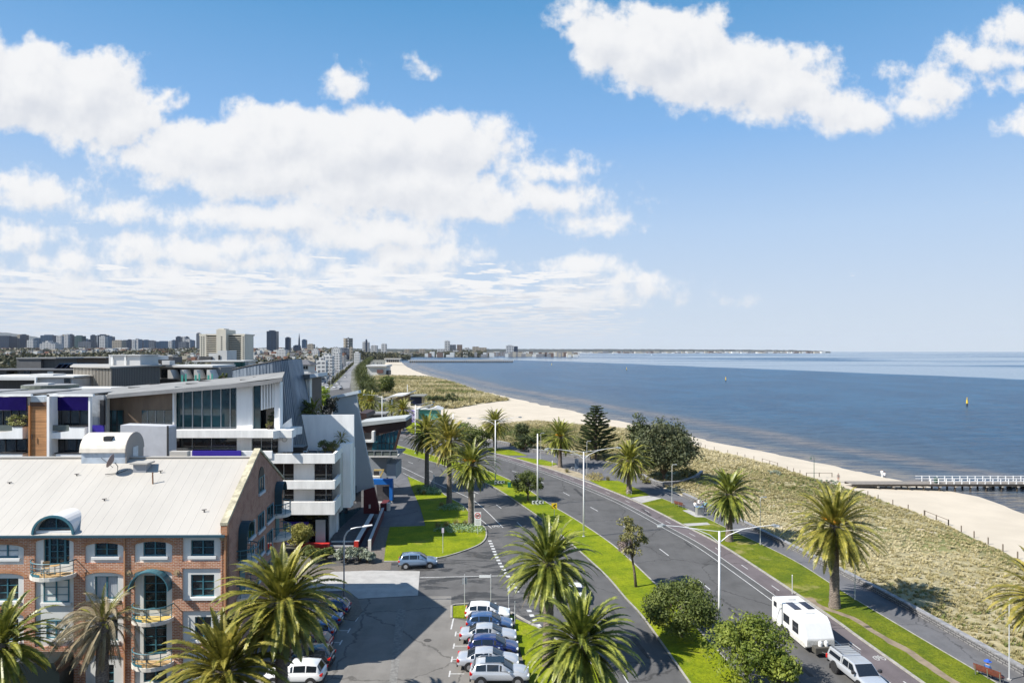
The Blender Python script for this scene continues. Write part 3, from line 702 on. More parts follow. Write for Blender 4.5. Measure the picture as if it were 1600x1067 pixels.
def make_palm(seed, h, L, n, label, r0=.42, r1=.36, style='green', loc=(0, 0, 0), group=None, fruit=False, leaflets=34, dead=18, lean=(0, 0), rz=0.0, name='date_palm', leafm=None):
    rng = np.random.RandomState(seed)
    root = empty(name, loc, rz, label, 'palm tree', group)
    V, Fc = trunk_mesh(h, r0, r1, lean, seed=seed); t = soup('trunk', V, Fc, bark_palm, root)
    top = np.array([lean[0] * h, lean[1] * h, h])
    if style == 'brown':
        V = fronds(rng, n, L, lo=-80, hi=62, droop=1.8, wind=(-.55, .05), leaflets=leaflets, wide=.05, llen=.36, limp=.55)
        m = palm_brown
        V2 = fronds(rng, 12, L * .72, lo=30, hi=85, droop=.8, wind=(.15, 0), leaflets=26, wide=.06, llen=.36) + top
        soup('young_fronds', V2, np.arange(len(V2)).reshape(-1, 3), palm_leaf, root)
    else:
        V = fronds(rng, n, L, lo=-60, hi=80, droop=1.0, leaflets=int(leaflets * 1.3), wide=.085, llen=.37); m = palm_leaf
    V = V + top; soup('crown', V, np.arange(len(V)).reshape(-1, 3), leafm or m, root)
    if dead:
        V = fronds(rng, dead, L * .8, lo=-80, hi=-45, droop=.9, leaflets=20, wide=.05, llen=.3, limp=.4) + top + np.array([0, 0, -.35])
        soup('dead_fronds', V, np.arange(len(V)).reshape(-1, 3), palm_under, root)
    if fruit:
        mb = MB()
        for k in range(9):
            a = k * .7 + seed; e = .35 + .25 * math.sin(k * 2.1); p0 = Vector(top) + Vector((math.cos(a) * .25, math.sin(a) * .25, .0))
            for j in range(9):
                a2 = a + rng.uniform(-.35, .35); l = rng.uniform(.7, 1.25)
                p1 = p0 + Vector((math.cos(a2) * .5 * l, math.sin(a2) * .5 * l, .45 * l)); p2 = p1 + Vector((math.cos(a2) * .3 * l, math.sin(a2) * .3 * l, -.05))
                mb.tube([p0, p1, p2], [.02, .035, .02], 4)
        mb.build('fruit_stalks', palm_fruit, root, fix=False)
    return root

pg = 'date palms along the esplanade'
PALMS = [ # base px (x, y), trunk height, frond length, fronds, fruit, label
 (1304, 950, 8.2, 4.5, 90, 1, 'large date palm with orange fruit stalks on the verge beside the caravan'),
 (1139.5, 846, 6.4, 4.0, 84, 0, 'date palm on the verge beside the group of seated people'),
 (983, 771, 6.0, 4.1, 84, 0, 'date palm on the small lawn in front of the dark bushy tree'),
 (875, 730, 6.6, 4.5, 84, 1, 'date palm on the sand bed left of the tiered pine'),
 (773.5, 702, 6.7, 4.5, 80, 0, 'date palm behind the twin armed lamp, against the pale beach'),
 (736, 822, 9.0, 3.9, 84, 1, 'nearest tall palm on the bright lawn, with orange fruit, beside the no trucks sign'),
 (702, 789, 10.6, 4.2, 84, 0, 'middle tall palm of the three on the bright lawn'),
 (667, 762, 10.2, 4.1, 84, 0, 'farthest tall palm of the three on the bright lawn, nearest the restaurant'),
 (693, 712, 7.4, 4.2, 76, 0, 'date palm across the road in front of the blue mural kiosk'),
 (857, 1040, 8.4, 3.8, 88, 0, 'date palm on the corner verge by the car park, half hiding the white car'),
]
proto = []
for i, (x, y, h, L, n, fr_, lab) in enumerate(PALMS):
    p = make_palm(10 + i, h, L * 1.2, n + 34, lab, loc=G(x, y), group=pg, fruit=bool(fr_), r0=.44 if h < 9 else .40, rz=i * .7)
    proto.append(p)
make_palm(31, 6.9, 4.0, 140, 'yellow green date palm in the bottom foreground, right of the parked cars', loc=(GX(907, 43), 43, 0), group=pg, fruit=False, leaflets=40)
make_palm(32, 8.7, 4.6, 150, 'large date palm before the brick corner, hanging over the left row of cars', loc=(GX(440, 45), 45, 0), group='date palms before the brick building', leaflets=42, dead=10)
make_palm(33, 5.6, 4.4, 135, 'low date palm at the bottom edge between the dry palm and the large one', loc=(GX(350, 42), 42, 0), group='date palms before the brick building', leaflets=42, dead=8)
make_palm(34, 6.6, 3.9, 84, 'dry brown windblown palm in front of the brick facade', loc=(GX(160, 47), 47, 0), group='date palms before the brick building', style='brown', leaflets=34, dead=16)
make_palm(35, 5.7, 4.1, 100, 'date palm cut by the left edge, in front of the brick facade', loc=(GX(0, 45.5), 45.5, 0), group='date palms before the brick building', leaflets=38)
make_palm(36, 6.4, 4.6, 100, 'date palm cut by the right edge, over the path lamp', loc=(GX(1634, 52), 52, 0), group=pg)
def put_copy(src, loc, sc=1.0, rz=0.0, label=None, group=None):
    c = copy_tree(src); c.location = loc; c.scale = (sc, sc, sc); c.rotation_euler = (0, 0, rz)
    if label: c['label'] = label
    if group: c['group'] = group
    return c
rnd = random.Random(7)
for (x, y, D, h, lab) in [(579, 627, 232, 6.5, 'date palm beyond the white fin, left of the wavy roofed kiosk'), (565, 624, 240, 6.5, 'date palm just right of the leaning white fin top'),
                          (597, 641, 215, 6.2, 'small date palm in front of the wavy roofed kiosk'), (629, 640, 205, 6.4, 'date palm standing before the dark glass box of the kiosk'),
                          (612, 632, 262, 6.0, 'small far date palm behind the kiosk row')]:
    z = GZ(y, D); s = 0.95 if 'small' not in lab else .7
    put_copy(proto[3 if 'far' not in lab else 4], (GX(x, D), D, z - 6.6 * s), s, rnd.uniform(0, 6), lab, 'palms near the beach kiosk')
# low detail palm for the two rows along the boulevard
far_palm = make_palm(50, 4.6, 4.9, 90, 'date palm in the dense rows along the boulevard', loc=(0, -400, 0), leaflets=14, dead=6, leafm=leafmat('palm_leaf_far', (0.035, 0.05, 0.01), (0.12, 0.13, 0.025), .1, scale=.3))
lineA = W([(571,628),(573,616),(566,606),(560,594),(562,584),(566,576),(571,569),(577,563),(583,559)])
lineB = W([(586,626),(580,614),(569,602),(566,590),(569,580),(573,573),(578,566.5),(583,561)])
first = True
def along(line, n, jit, rng_):
    L = [0]; 
    for a, b in zip(line[:-1], line[1:]): L.append(L[-1] + math.dist(a, b))
    for i in range(n):
        s = L[-1] * ((i + .5) / n) ** 1.25
        for k in range(len(L) - 1):
            if L[k] <= s <= L[k + 1]:
                t = (s - L[k]) / (L[k + 1] - L[k]); yield (line[k][0] + (line[k + 1][0] - line[k][0]) * t + rng_.uniform(-jit, jit), line[k][1] + (line[k + 1][1] - line[k][1]) * t + rng_.uniform(-jit, jit)); break
for line in (lineA, lineB):
    for (x, y) in along(line, 58, 2.0, rnd):
        s = rnd.uniform(1.15, 1.5)
        lb = f"date palm in the {'left' if line is lineA else 'right'} boulevard row, {'nearest' if y < 420 else ('middle' if y < 900 else 'farthest')} stretch"
        if first: far_palm['label'] = lb; far_palm.location = (x, y, 0); far_palm.scale = (s, s, s); far_palm['group'] = 'palm rows along the boulevard'; first = False
        else: put_copy(far_palm, (x, y, 0), s, rnd.uniform(0, 6), lb, group='palm rows along the boulevard')

# ---------------------------------------------------------------- broadleaf trees and shrubs
leaf_dark = leafmat('leaf_dark', (0.035, 0.05, 0.018), (0.10, 0.12, 0.035), .2)
leaf_mid = leafmat('leaf_mid', (0.06, 0.085, 0.018), (0.17, 0.20, 0.045), .25, scale=.6)
leaf_olive = leafmat('leaf_olive', (0.12, 0.12, 0.035), (0.30, 0.28, 0.10), .25)
leaf_grey = leafmat('leaf_grey', (0.16, 0.19, 0.13), (0.42, 0.46, 0.36), .2)
leaf_far = leafmat('leaf_far', (0.028, 0.035, 0.016), (0.12, 0.11, 0.055), .1, scale=.15)
leaf_bare = leafmat('twig_purple', (0.13, 0.10, 0.10), (0.24, 0.19, 0.18), .1)
def crown_pts(rng, rx, ry, rz, nclump, per, leaf, shell=.55, low=-.8, irr=.25):
    cl = []
    while len(cl) < nclump:
        v = rng.normal(size=3); v /= np.linalg.norm(v); r = rng.uniform(shell, 1.0) ** .6
        if v[2] < low: continue
        cl.append(v * r * (1 + rng.uniform(-irr, irr)))
    cl = np.array(cl) * np.array([rx, ry, rz]) * .82
    cr = np.minimum(min(rx, ry, rz) * rng.uniform(.24, .42, nclump), 1.6 if rx < 6 else 99)
    off = rng.normal(size=(nclump, per, 3)); off /= np.linalg.norm(off, axis=2)[..., None]; rad = rng.uniform(.25, 1.0, (nclump, per, 1)) ** .5
    P_ = cl[:, None] + off * rad * cr[:, None, None] * np.array([1.15, 1.15, .8])
    nrm = off + rng.normal(size=off.shape) * .45 + np.array([0, 0, .25]); nrm /= np.linalg.norm(nrm, axis=2)[..., None]
    P_ = P_.reshape(-1, 3); nrm = nrm.reshape(-1, 3)
    a = np.cross(nrm, rng.normal(size=nrm.shape)); a /= np.linalg.norm(a, axis=1)[:, None]; b = np.cross(nrm, a)
    s = 1.45 * leaf * rng.uniform(.6, 1.3, (len(P_), 1))
    V = np.stack([P_ - a * s, P_ - b * s * .5, P_ + a * s, P_ + b * s * .5], 1).reshape(-1, 3)
    return V, np.arange(len(V)).reshape(-1, 4), cl
def make_tree(seed, loc, h, r, label, name='tree', cat='tree', m=None, nclump=46, per=70, leaf=.12, base=.28, ry=None, group=None, trunk_r=.16, low=-.8, irr=.25, bend=(0, 0), shell=.55, rz=0.0):
    rng = np.random.RandomState(seed); root = empty(name, loc, rz, label, cat, group)
    ch = h * (1 - base) / 2; cz = h - ch
    V, Fq, cl = crown_pts(rng, r, ry or r, ch, nclump, per, leaf, low=low, irr=irr, shell=shell)
    V = V + np.array([bend[0], bend[1], cz])
    soup('crown', V, Fq, m or leaf_mid, root)
    mb = MB(); zt = max(h * base, .25); mb.tube([(0, 0, -.1), (bend[0] * .35, bend[1] * .35, zt * .55), (bend[0] * .8, bend[1] * .8, zt), (bend[0], bend[1], cz)], [trunk_r * 1.35, trunk_r, trunk_r * .8, trunk_r * .4], 8)
    for k in range(0, len(cl), max(1, len(cl) // 12)):
        e = Vector(cl[k]) * .8 + Vector((bend[0], bend[1], cz)); s_ = Vector((bend[0] * .8, bend[1] * .8, zt * .95)); mid_ = s_.lerp(e, .5) + Vector((0, 0, .12 * h * .3))
        mb.tube([s_, mid_, e], [trunk_r * .45, trunk_r * .28, trunk_r * .1], 5)
    mb.build('trunk', bark, root, smooth=True, fix=False)
    return root
T = make_tree
T(1, G(1037, 752), 11.6, 6.0, 'big dark rounded tree by the plaza, in front of the dunes', m=leafmat('leaf_banksia', (0.045, 0.06, 0.025), (0.14, 0.15, 0.07), .2), nclump=170, per=95, leaf=.19, base=.10, trunk_r=.3, rz=.4)
T(2, G(1001, 746), 12.4, 2.7, 'narrow dark tree with an uneven top, left of the big rounded one', m=leaf_dark, nclump=110, per=80, leaf=.16, base=.10, trunk_r=.22, irr=.4)
T(3, G(1064, 996), 5.1, 3.2, 'large clipped round shrub on the median by the tall lamp', name='shrub', cat='shrub', m=leaf_mid, nclump=130, per=110, leaf=.085, base=.05, low=-.6, shell=.8, irr=.12)
T(4, (GX(1166, 51.5), 51.5, .1), 5.2, 2.9, 'bright green bushy shrub on the median at the bottom edge', name='shrub', cat='shrub', m=leafmat('leaf_bright', (0.09, 0.13, 0.015), (0.26, 0.30, 0.05), .3), nclump=80, per=100, leaf=.09, base=.08, irr=.3)
T(44, (GX(1222, 49.5), 49.5, .1), 3.6, 1.4, 'small leafy shrub at the bottom edge beside the bushy one', name='shrub', cat='shrub', m=leafmat('leaf_bright', (0, 0, 0), (0, 0, 0)), nclump=34, per=90, leaf=.09, base=.08, irr=.3)
T(5, G(825, 783), 5.0, 2.6, 'small dense tree on the median between two lamp posts', m=leaf_mid, nclump=60, per=90, leaf=.10, base=.22, trunk_r=.15)
T(6, G(994, 918), 7.4, 1.45, 'slender crooked tree on the median with a half bare crown', m=leaf_olive, nclump=30, per=60, leaf=.10, base=.42, trunk_r=.13, bend=(-.5, .2), irr=.5)
t6 = crown_pts(np.random.RandomState(66), .95, .95, 1.1, 22, 55, .05); 
gp = G(994, 918); sp_ = soup('bare_twigs', t6[0] + np.array([-1.25, .1, 4.1]), t6[1], leaf_bare); 
_root = [o for o in bpy.data.objects if o.get('label', '').startswith('slender crooked')][0]; sp_.parent = _root
T(7, G(742, 704), 6.2, 4.4, 'dark evergreen clump behind the palms on the lawn', m=leaf_mid, nclump=70, per=70, leaf=.16, base=.05, name='shrub', cat='shrub')
T(8, G(725, 690), 5.6, 3.6, 'light green bush between the palms and the beach', m=leafmat('leaf_light', (0.10, 0.14, 0.03), (0.22, 0.27, 0.06), .3), nclump=60, per=60, leaf=.15, base=.05, name='shrub', cat='shrub')
T(9, G(818, 704), 4.2, 3.5, 'low dark shrub against the stone wall of the plaza', m=leaf_dark, nclump=60, per=70, leaf=.14, base=.03, name='shrub', cat='shrub')
T(10, G(815, 688), 5.4, 2.3, 'upright dark shrub at the edge of the dune, behind the low one', m=leaf_dark, nclump=40, per=70, leaf=.14, base=.03, name='shrub', cat='shrub')
T(111, G(1010, 755), 1.6, 1.3, 'low brown shrub under the dark trees by the short curved wall', m=leaf_olive, nclump=20, per=50, leaf=.08, base=.03, name='shrub', cat='shrub')
T(112, G(1075, 748), 2.2, 2.0, 'low olive shrub at the right foot of the big dark tree', m=leaf_olive, nclump=26, per=50, leaf=.09, base=.03, name='shrub', cat='shrub')
T(113, GT(1210, 744), 1.3, 1.8, 'grey spreading bush on the dune left of the jetty start', m=leaf_grey, nclump=26, per=50, leaf=.08, base=.02, name='shrub', cat='shrub')
T(114, GT(1290, 757), 1.1, 2.6, 'low grey green mat of bushes at the dune edge below the crook lamp', m=leaf_grey, nclump=30, per=50, leaf=.08, base=.02, name='shrub', cat='shrub')
T(11, G(843, 690), 3.6, 2.2, 'small round shrub at the dune edge left of the fruiting palm', m=leaf_mid, nclump=36, per=60, leaf=.12, base=.03, name='shrub', cat='shrub')
T(12, GT(604, 617), 11.5, 4.6, 'lone dark green tree on the far dune behind the kiosk', m=leaf_mid, nclump=80, per=60, leaf=.3, base=.08, trunk_r=.25)
for i, (x, y, r_) in enumerate([(679, 631, 4.2), (692, 630, 3.2), (705, 630, 4.8)]):
    T(13 + i, GT(x, y), r_ * 1.1, r_ * .8, ['left', 'smallest, middle', 'right and biggest'][i] + ' shrub of the three on the far dune point', m=leaf_dark, nclump=30, per=50, leaf=.2, base=.03, name='shrub', cat='shrub')
T(17, G(463, 868), 4.3, 1.6, 'golden green weeping shrub tree in the red planter', m=leafmat('leaf_gold', (0.16, 0.16, 0.03), (0.42, 0.38, 0.10), .25), nclump=60, per=90, leaf=.07, base=.22, bend=(.2, 0), rz=0)
T(171, G(440, 866), 4.2, 1.3, 'grey green shrub tree at the brick building corner', m=leafmat('leaf_sage', (0.12, 0.15, 0.05), (0.34, 0.36, 0.16), .25), nclump=40, per=90, leaf=.06, base=.1)
for i, (x, y, r_, mm, lab) in enumerate([(540, 878, 1.5, leaf_grey, 'grey green bush beside the curved street lamp'), (562, 876, 1.35, leaf_grey, 'silver leaved bush at the foot of the ramp'), (574, 878, 1.1, leaf_grey, 'silver bush nearest the path corner'), (489, 878, 1.6, leaf_mid, 'clipped green hedge block below the golden shrub tree'), (510, 874, 1.2, leaf_mid, 'dark hedge bush left of the grey green bush')]):
    T(20 + i, G(x, y), r_ * 1.2, r_, lab, m=mm, nclump=40, per=70, leaf=.07, base=.02, name='bush', cat='bush', low=-.2)
# garden beds on the lawn: groundcover and tussocks
def cover(name, px, m, dens, hgt, seed, lab):
    poly = W(px); rng = np.random.RandomState(seed); P_ = np.array(poly); x0, y0 = P_.min(0); x1, y1 = P_.max(0)
    N = int((x1 - x0) * (y1 - y0) * dens); x = rng.uniform(x0, x1, N); y = rng.uniform(y0, y1, N); k = inside(x, y, poly); x, y = x[k], y[k]
    z = .1 + rng.uniform(0, 1, len(x)) * hgt * (1 + .5 * np.sin(x * 2.1) * np.cos(y * 1.7))
    c = np.stack([x, y, z], 1); nr = rng.normal(size=c.shape) + np.array([0, 0, .8]); nr /= np.linalg.norm(nr, axis=1)[:, None]
    a = np.cross(nr, rng.normal(size=c.shape)); a /= np.linalg.norm(a, axis=1)[:, None]; b = np.cross(nr, a); s = rng.uniform(.05, .1, (len(x), 1))
    V = np.stack([c - a * s, c - b * s, c + a * s, c + b * s], 1).reshape(-1, 3)
    tag(soup(name, V, np.arange(len(V)).reshape(-1, 4), m), lab, 'ground cover', kind='stuff')
gc = leafmat('ground_cover_leaf', (0.15, 0.24, 0.12), (0.36, 0.48, 0.30), .2)
cover('ground_cover', [(650,769),(662,763),(680,762),(690,771),(682,774),(668,773),(652,773)], gc, 60, .5, 1, 'pale green ground cover at the foot of the farthest tall palm')
cover('ground_cover', [(682,798),(690,793),(708,789),(720,791),(727,799),(700,799)], gc, 60, .5, 2, 'pale green ground cover at the foot of the middle tall palm')
cover('ground_cover', [(675,831),(690,824),(715,822),(745,821),(760,829),(752,834),(700,833)], gc, 60, .5, 3, 'pale green ground cover at the foot of the nearest tall palm')
cover('ground_cover', [(912,748),(925,743),(940,745),(944,750),(935,754),(925,752)], leafmat('tuft_leaf', (0.22, 0.18, 0.06), (0.42, 0.35, 0.14), .2), 60, .8, 4, 'straw coloured tufts beside the twin armed lamp')
def make_tuft(seed, loc, h, label, m, group=None):
    rng = np.random.RandomState(seed); n = 130; az = rng.uniform(0, 6.283, n); ln = rng.uniform(.1, .9, n); b = np.stack([np.cos(az) * .14 * h, np.sin(az) * .14 * h, np.zeros(n)], 1)
    t = b + np.stack([np.cos(az) * ln * h * .75, np.sin(az) * ln * h * .75, h * np.sqrt(1.05 - ln ** 2)], 1); w = np.stack([-np.sin(az), np.cos(az), np.zeros(n)], 1) * .03
    V = np.stack([b - w, b + w, t], 1).reshape(-1, 3); o = soup('grass_tuft', V, np.arange(len(V)).reshape(-1, 3), m); o.location = loc
    return tag(o, label, 'grass tuft', group)
for i, (x, y, lab) in enumerate([(684, 826, 'leftmost straw tuft on the lawn bed by the nearest tall palm'), (697, 825, 'second straw tuft from the left on the lawn bed'), (713, 823, 'biggest straw tuft on the lawn bed, third from the left'), (727, 822, 'straw tuft right beside the nearest tall palm trunk'), (655, 771, 'dark tuft at the lawn edge near the farthest tall palm'), (662, 773, 'straw tuft left of the farthest tall palm'), (690, 793, 'straw tuft beside the middle tall palm')]):
    make_tuft(i, (*G(x, y)[:2], .1), 1.15 if i in (2, 4) else .9, lab, leafmat('tuft_leaf', (0, 0, 0), (0, 0, 0)) if i != 4 else leaf_mid, 'grass tufts on the lawn beds')
for i, (x, y, lab) in enumerate([(886, 738, 'round tuft on the sand bed right of the fruiting palm'), (950, 751, 'tuft at the end of the sand bed'), (1085, 745, 'dark spiky clump on the dune above the group of people'), (1100, 762, 'brown spiky clump on the dune near the path wall'), (1200, 755, 'green spiky clump on the open dune'), (1240, 768, 'grey spiky clump on the dune above the big palm')]):
    p = G(x, y) if i < 2 else GT(x, y); make_tuft(30 + i, p, 1.0 if i < 2 else 1.3, lab, tm[1] if i < 2 else leaf_mid, 'spiky clumps on the sand')
# tiered pine
def pine(loc, h, r):
    rng = np.random.RandomState(9); root = empty('norfolk_pine', loc, 0, 'tall tiered pine with horizontal branches beside the plaza', 'pine tree')
    MB().tube([(0, 0, 0), (0, 0, h * .5), (0, 0, h)], [.32, .2, .03], 9).build('trunk', bark, root, fix=False)
    Vs = []
    z = 1.6; tier = 0
    while z < h - .3:
        t = (z - 1.6) / (h - 1.6); rr_ = (r * (1 - t) ** .62 * (1.0 if t > .12 else .8) + .25) * (1 + .18 * math.sin(tier * 2.3))
        nb = 11
        for k in range(nb):
            a = 2 * math.pi * k / nb + tier * .35 + rng.uniform(-.1, .1); L = rr_ * rng.uniform(.6, 1.18)
            n = int(44 * max(L, .6)); s = rng.uniform(.1, 1, n) ** .7
            c = np.stack([np.cos(a) * s * L, np.sin(a) * s * L, z + .28 * s * s * L * .6 + np.zeros(n)], 1)
            sd = np.array([-math.sin(a), math.cos(a), 0.0]); off = rng.uniform(-1, 1, n) * .42 * (1 - s * .55) * min(1, L / 2)
            c += sd * off[:, None]; c[:, 2] += rng.uniform(-.1, .1, n) + .1 * np.abs(off)
            d = np.stack([np.cos(a) + sd[0] * np.sign(off) * 1.1, np.sin(a) + sd[1] * np.sign(off) * 1.1, np.full(n, .25)], 1); d /= np.linalg.norm(d, axis=1)[:, None]
            w = np.cross(d, [0, 0, 1]); ll = .38 * rng.uniform(.7, 1.2, (n, 1))
            Vs.append(np.stack([c - w * .06, c + w * .06, c + d * ll], 1)); Vs.append(np.stack([c - [0, 0, .06], c + [0, 0, .09], c + d * ll], 1))
        z += .85 - .3 * t; tier += 1
    V = np.concatenate(Vs).reshape(-1, 3); soup('crown', V, np.arange(len(V)).reshape(-1, 3), leafmat('pine_leaf', (0.035, 0.055, 0.025), (0.11, 0.14, 0.045), .15), root)
pine(G(931, 718), 12.6, 5.3)
# ================================================================ VEHICLES
glass_car = mat('car_glass', (0.012, 0.016, 0.022), 0.06, spec=0.8)
tyre_m = mat('tyre', (0.02, 0.02, 0.02), 0.85); rim_m = mat('alloy', (0.45, 0.46, 0.48), 0.35, metal=.8)
trim_m = mat('black_trim', (0.025, 0.025, 0.028), 0.55); red_l = mat('tail_light', (0.55, 0.015, 0.01), 0.2); head_l = mat('head_light', (0.75, 0.78, 0.82), 0.1, spec=.8)
plate_m = mat('number_plate', (0.75, 0.75, 0.70), 0.5)
def paint(name, c): return mat('paint_' + name, c, 0.25, coat=1.0, spec=0.5)
P_WHITE = paint('white', (0.80, 0.80, 0.80)); P_SILV = mat('paint_silver', (0.52, 0.54, 0.57), 0.28, metal=.35, coat=1.0); P_BLUEG = mat('paint_blue_grey', (0.17, 0.25, 0.36), 0.25, metal=.3, coat=1.0)
P_NAVY = mat('paint_navy', (0.012, 0.025, 0.12), 0.2, coat=1.0); P_MIDB = mat('paint_mid_blue', (0.06, 0.12, 0.26), 0.25, coat=1.0, metal=.3); P_BLACK = mat('paint_black', (0.02, 0.02, 0.025), 0.15, coat=1.0); P_RED = mat('paint_maroon', (0.25, 0.012, 0.02), 0.25, coat=1.0)
# profiles: bonnet/boot outline and cabin (x measured from the rear, metres)
KIND = {
 'hatch': dict(L=4.2, w=.88, body=[(0,.42,.80),(.06,.34,.98),(.5,.30,1.02),(1.2,.28,1.0),(2.9,.28,.98),(3.3,.28,.93),(3.85,.30,.80),(4.12,.34,.68),(4.2,.42,.58)], cab=[(.12,1.0),(.50,1.43),(1.4,1.50),(2.25,1.44),(3.15,.96)], ax=(.78,3.35), r=.32, split=(1.15,2.1)),
 'sedan': dict(L=4.9, w=.91, body=[(0,.46,.82),(.08,.36,1.0),(.85,.32,1.02),(1.3,.28,.98),(3.3,.28,.96),(3.8,.28,.92),(4.5,.30,.80),(4.82,.36,.66),(4.9,.44,.58)], cab=[(.75,1.0),(1.45,1.38),(2.1,1.45),(2.75,1.40),(3.65,.94)], ax=(1.0,3.9), r=.34, split=(1.4,2.5)),
 'suv': dict(L=4.5, w=.92, body=[(0,.50,.95),(.06,.42,1.12),(.5,.36,1.13),(1.3,.34,1.10),(3.1,.34,1.08),(3.6,.34,1.05),(4.15,.38,.94),(4.44,.42,.80),(4.5,.52,.66)], cab=[(.12,1.10),(.45,1.58),(1.4,1.66),(2.45,1.60),(3.3,1.06)], ax=(.85,3.6), r=.36, split=(1.25,2.2)),
}
def car(kind, pm_, name, label, group=None, roofm=None, rails=False, loc=(0, 0, 0), rz=0.0, cat='car'):
    k = KIND[kind]; root = empty(name, loc, rz, label, cat, group); w = k['w']; x0 = -k['L'] / 2
    mb = MB(); rings = []
    st = k['body']; n = len(st)
    for i, (x, zb, zt) in enumerate(st):
        e = min(1.0, min(i, n - 1 - i) / 1.6); ww = w * (.80 + .20 * min(1, e + .0)) if i in (0, n - 1) else (w * .94 if i in (1, n - 2) else w)
        h = zt - zb
        half = [(ww * .90, zb), (ww * .99, zb + h * .25), (ww, zb + h * .55), (ww * .965, zb + h * .86), (ww * .86, zb + h * .985), (ww * .45, zb + h * 1.025), (0, zb + h * 1.04)]
        ring = [(x0 + x, y, z) for y, z in half] + [(x0 + x, -y, z) for y, z in reversed(half[:-1])]
        rings.append(ring)
    m = len(rings[0]); pts = [p for r in rings for p in r]
    fs = [(i * m + j, i * m + j + 1, (i + 1) * m + j + 1, (i + 1) * m + j) for i in range(n - 1) for j in range(m - 1)]
    fs += [(i * m + m - 1, i * m, (i + 1) * m, (i + 1) * m + m - 1) for i in range(n - 1)]
    fs += [tuple(reversed(range(m))), tuple(range((n - 1) * m, n * m))]
    mb.faces(pts, fs); body = mb.build('body', pm_, root, smooth=True)
    es = body.modifiers.new('subsurf', 'SUBSURF'); es.levels = 1; es.render_levels = 2
    # cabin
    cb = k['cab']; mc = MB(); ring = []
    for i, (x, z) in enumerate(cb):
        zb = cb[0][1] - .06 if i < 3 else cb[-1][1] - .06
        zb = cb[0][1] + (cb[-1][1] - cb[0][1]) * (x - cb[0][0]) / (cb[-1][0] - cb[0][0]) - .08
        top = w * (.70 if 0 < i < len(cb) - 1 else .80)
        if i in (0, len(cb) - 1): z = zb + .09
        hh = z - zb
        half = [(w * .93, zb), (w * .90, zb + hh * .22), (top + (w * .90 - top) * .14, zb + hh * .91), (top * .93, zb + hh * .985), (top * .5, z + .012 * (hh > .2)), (0, z + .018 * (hh > .2))]
        ring.append([(x0 + x, y, zz) for y, zz in half] + [(x0 + x, -y, zz) for y, zz in reversed(half[:-1])])
    m = len(ring[0]); pts = [p for r in ring for p in r]; n = len(ring)
    mc.faces(pts, [(i * m + j, i * m + j + 1, (i + 1) * m + j + 1, (i + 1) * m + j) for i in range(n - 1) for j in range(m - 1)] + [tuple(reversed(range(m))), tuple(range((n - 1) * m, n * m))])
    cab_o = mc.build('cabin', roofm or pm_, root, smooth=True)
    def at(i, j):  # ring point
        return Vector(ring[i][j])
    def glass(a, b, c, d, name='window', off=.012, ins=.07):
        P_ = [Vector(p) for p in (a, b, c, d)]; ce = sum(P_, Vector()) / 4; nrm = (P_[1] - P_[0]).cross(P_[3] - P_[0]).normalized()
        if nrm.dot(ce - Vector((0, 0, .8))) < 0: nrm = -nrm
        q = []
        for p in P_:
            d_ = ce - p; q.append(p + d_ * min(.45, ins / max(d_.length, .05)) + nrm * off)
        g_ = MB(); g_.faces([tuple(p) for p in q] + [tuple(p - nrm * .02) for p in q], [(0, 1, 2, 3), (7, 6, 5, 4), (0, 4, 5, 1), (1, 5, 6, 2), (2, 6, 7, 3), (3, 7, 4, 0)]); g_.build(name, glass_car, root)
    L_ = n - 1
    def screen(ia, ib, name):
        A_ = [at(ia, j) for j in range(1, m - 1)]; B_ = [at(ib, j) for j in range(2, m - 2)]; A_ = A_[1:-1]
        d = (B_[len(B_) // 2] - A_[len(A_) // 2]); nr = Vector((-d.z, 0, d.x)).normalized()
        if nr.z < 0: nr = -nr
        lo_ = [a.lerp(b, .10) + nr * .02 for a, b in zip(A_, B_)]; hi_ = [a.lerp(b, .94) + nr * .02 for a, b in zip(A_, B_)]
        q = MB(); k_ = len(lo_); q.faces([tuple(p) for p in lo_ + hi_], [(i, i + 1, k_ + i + 1, k_ + i) for i in range(k_ - 1)]); q.build(name, glass_car, root, smooth=True)
    screen(L_, L_ - 1, 'windscreen'); screen(0, 1, 'rear_window')
    # side windows: upper outline follows the roof rail
    def rail(x, top):
        for i in range(n - 1):
            xa, xb = ring[i][0][0], ring[i + 1][0][0]
            if xa <= x <= xb:
                t = (x - xa) / (xb - xa); j = 2 if top else 1; return at(i, j).lerp(at(i + 1, j), t)
    xs = [x0 + cb[0][0] + .30, x0 + k['split'][0], x0 + k['split'][1], x0 + cb[-1][0] - .25]
    for s_ in (1, -1):
        for a, b in zip(xs[:-1], xs[1:]):
            pts = [rail(a + .03, False), rail(b - .03, False), rail(b - .03, True), rail(a + .03, True)]
            pts = [Vector((p.x, p.y * s_, p.z)) for p in pts]; glass(*pts, ins=.012, off=.012)
    for ax in k['ax']:
        for s_ in (1, -1):
            r = k['r']; wb = MB(); wb.tube([(x0 + ax, s_ * (w - .14), r), (x0 + ax, s_ * (w + .015), r)], r, 18); wh = wb.build('wheel', tyre_m, root)
            rb = MB(); rb.tube([(x0 + ax, s_ * (w - .02), r), (x0 + ax, s_ * (w + .028), r)], r * .62, 10); rb.build('rim', rim_m, wh)
            ab = MB(); ab.tube([(x0 + ax, s_ * (w - .16), r + .03), (x0 + ax, s_ * (w + .004), r + .03)], r * 1.2, 18); ab.build('wheel_arch', trim_m, root)
    xb = x0; xf = x0 + k['L']; zt = st[1][2]; zf = st[-2][2]
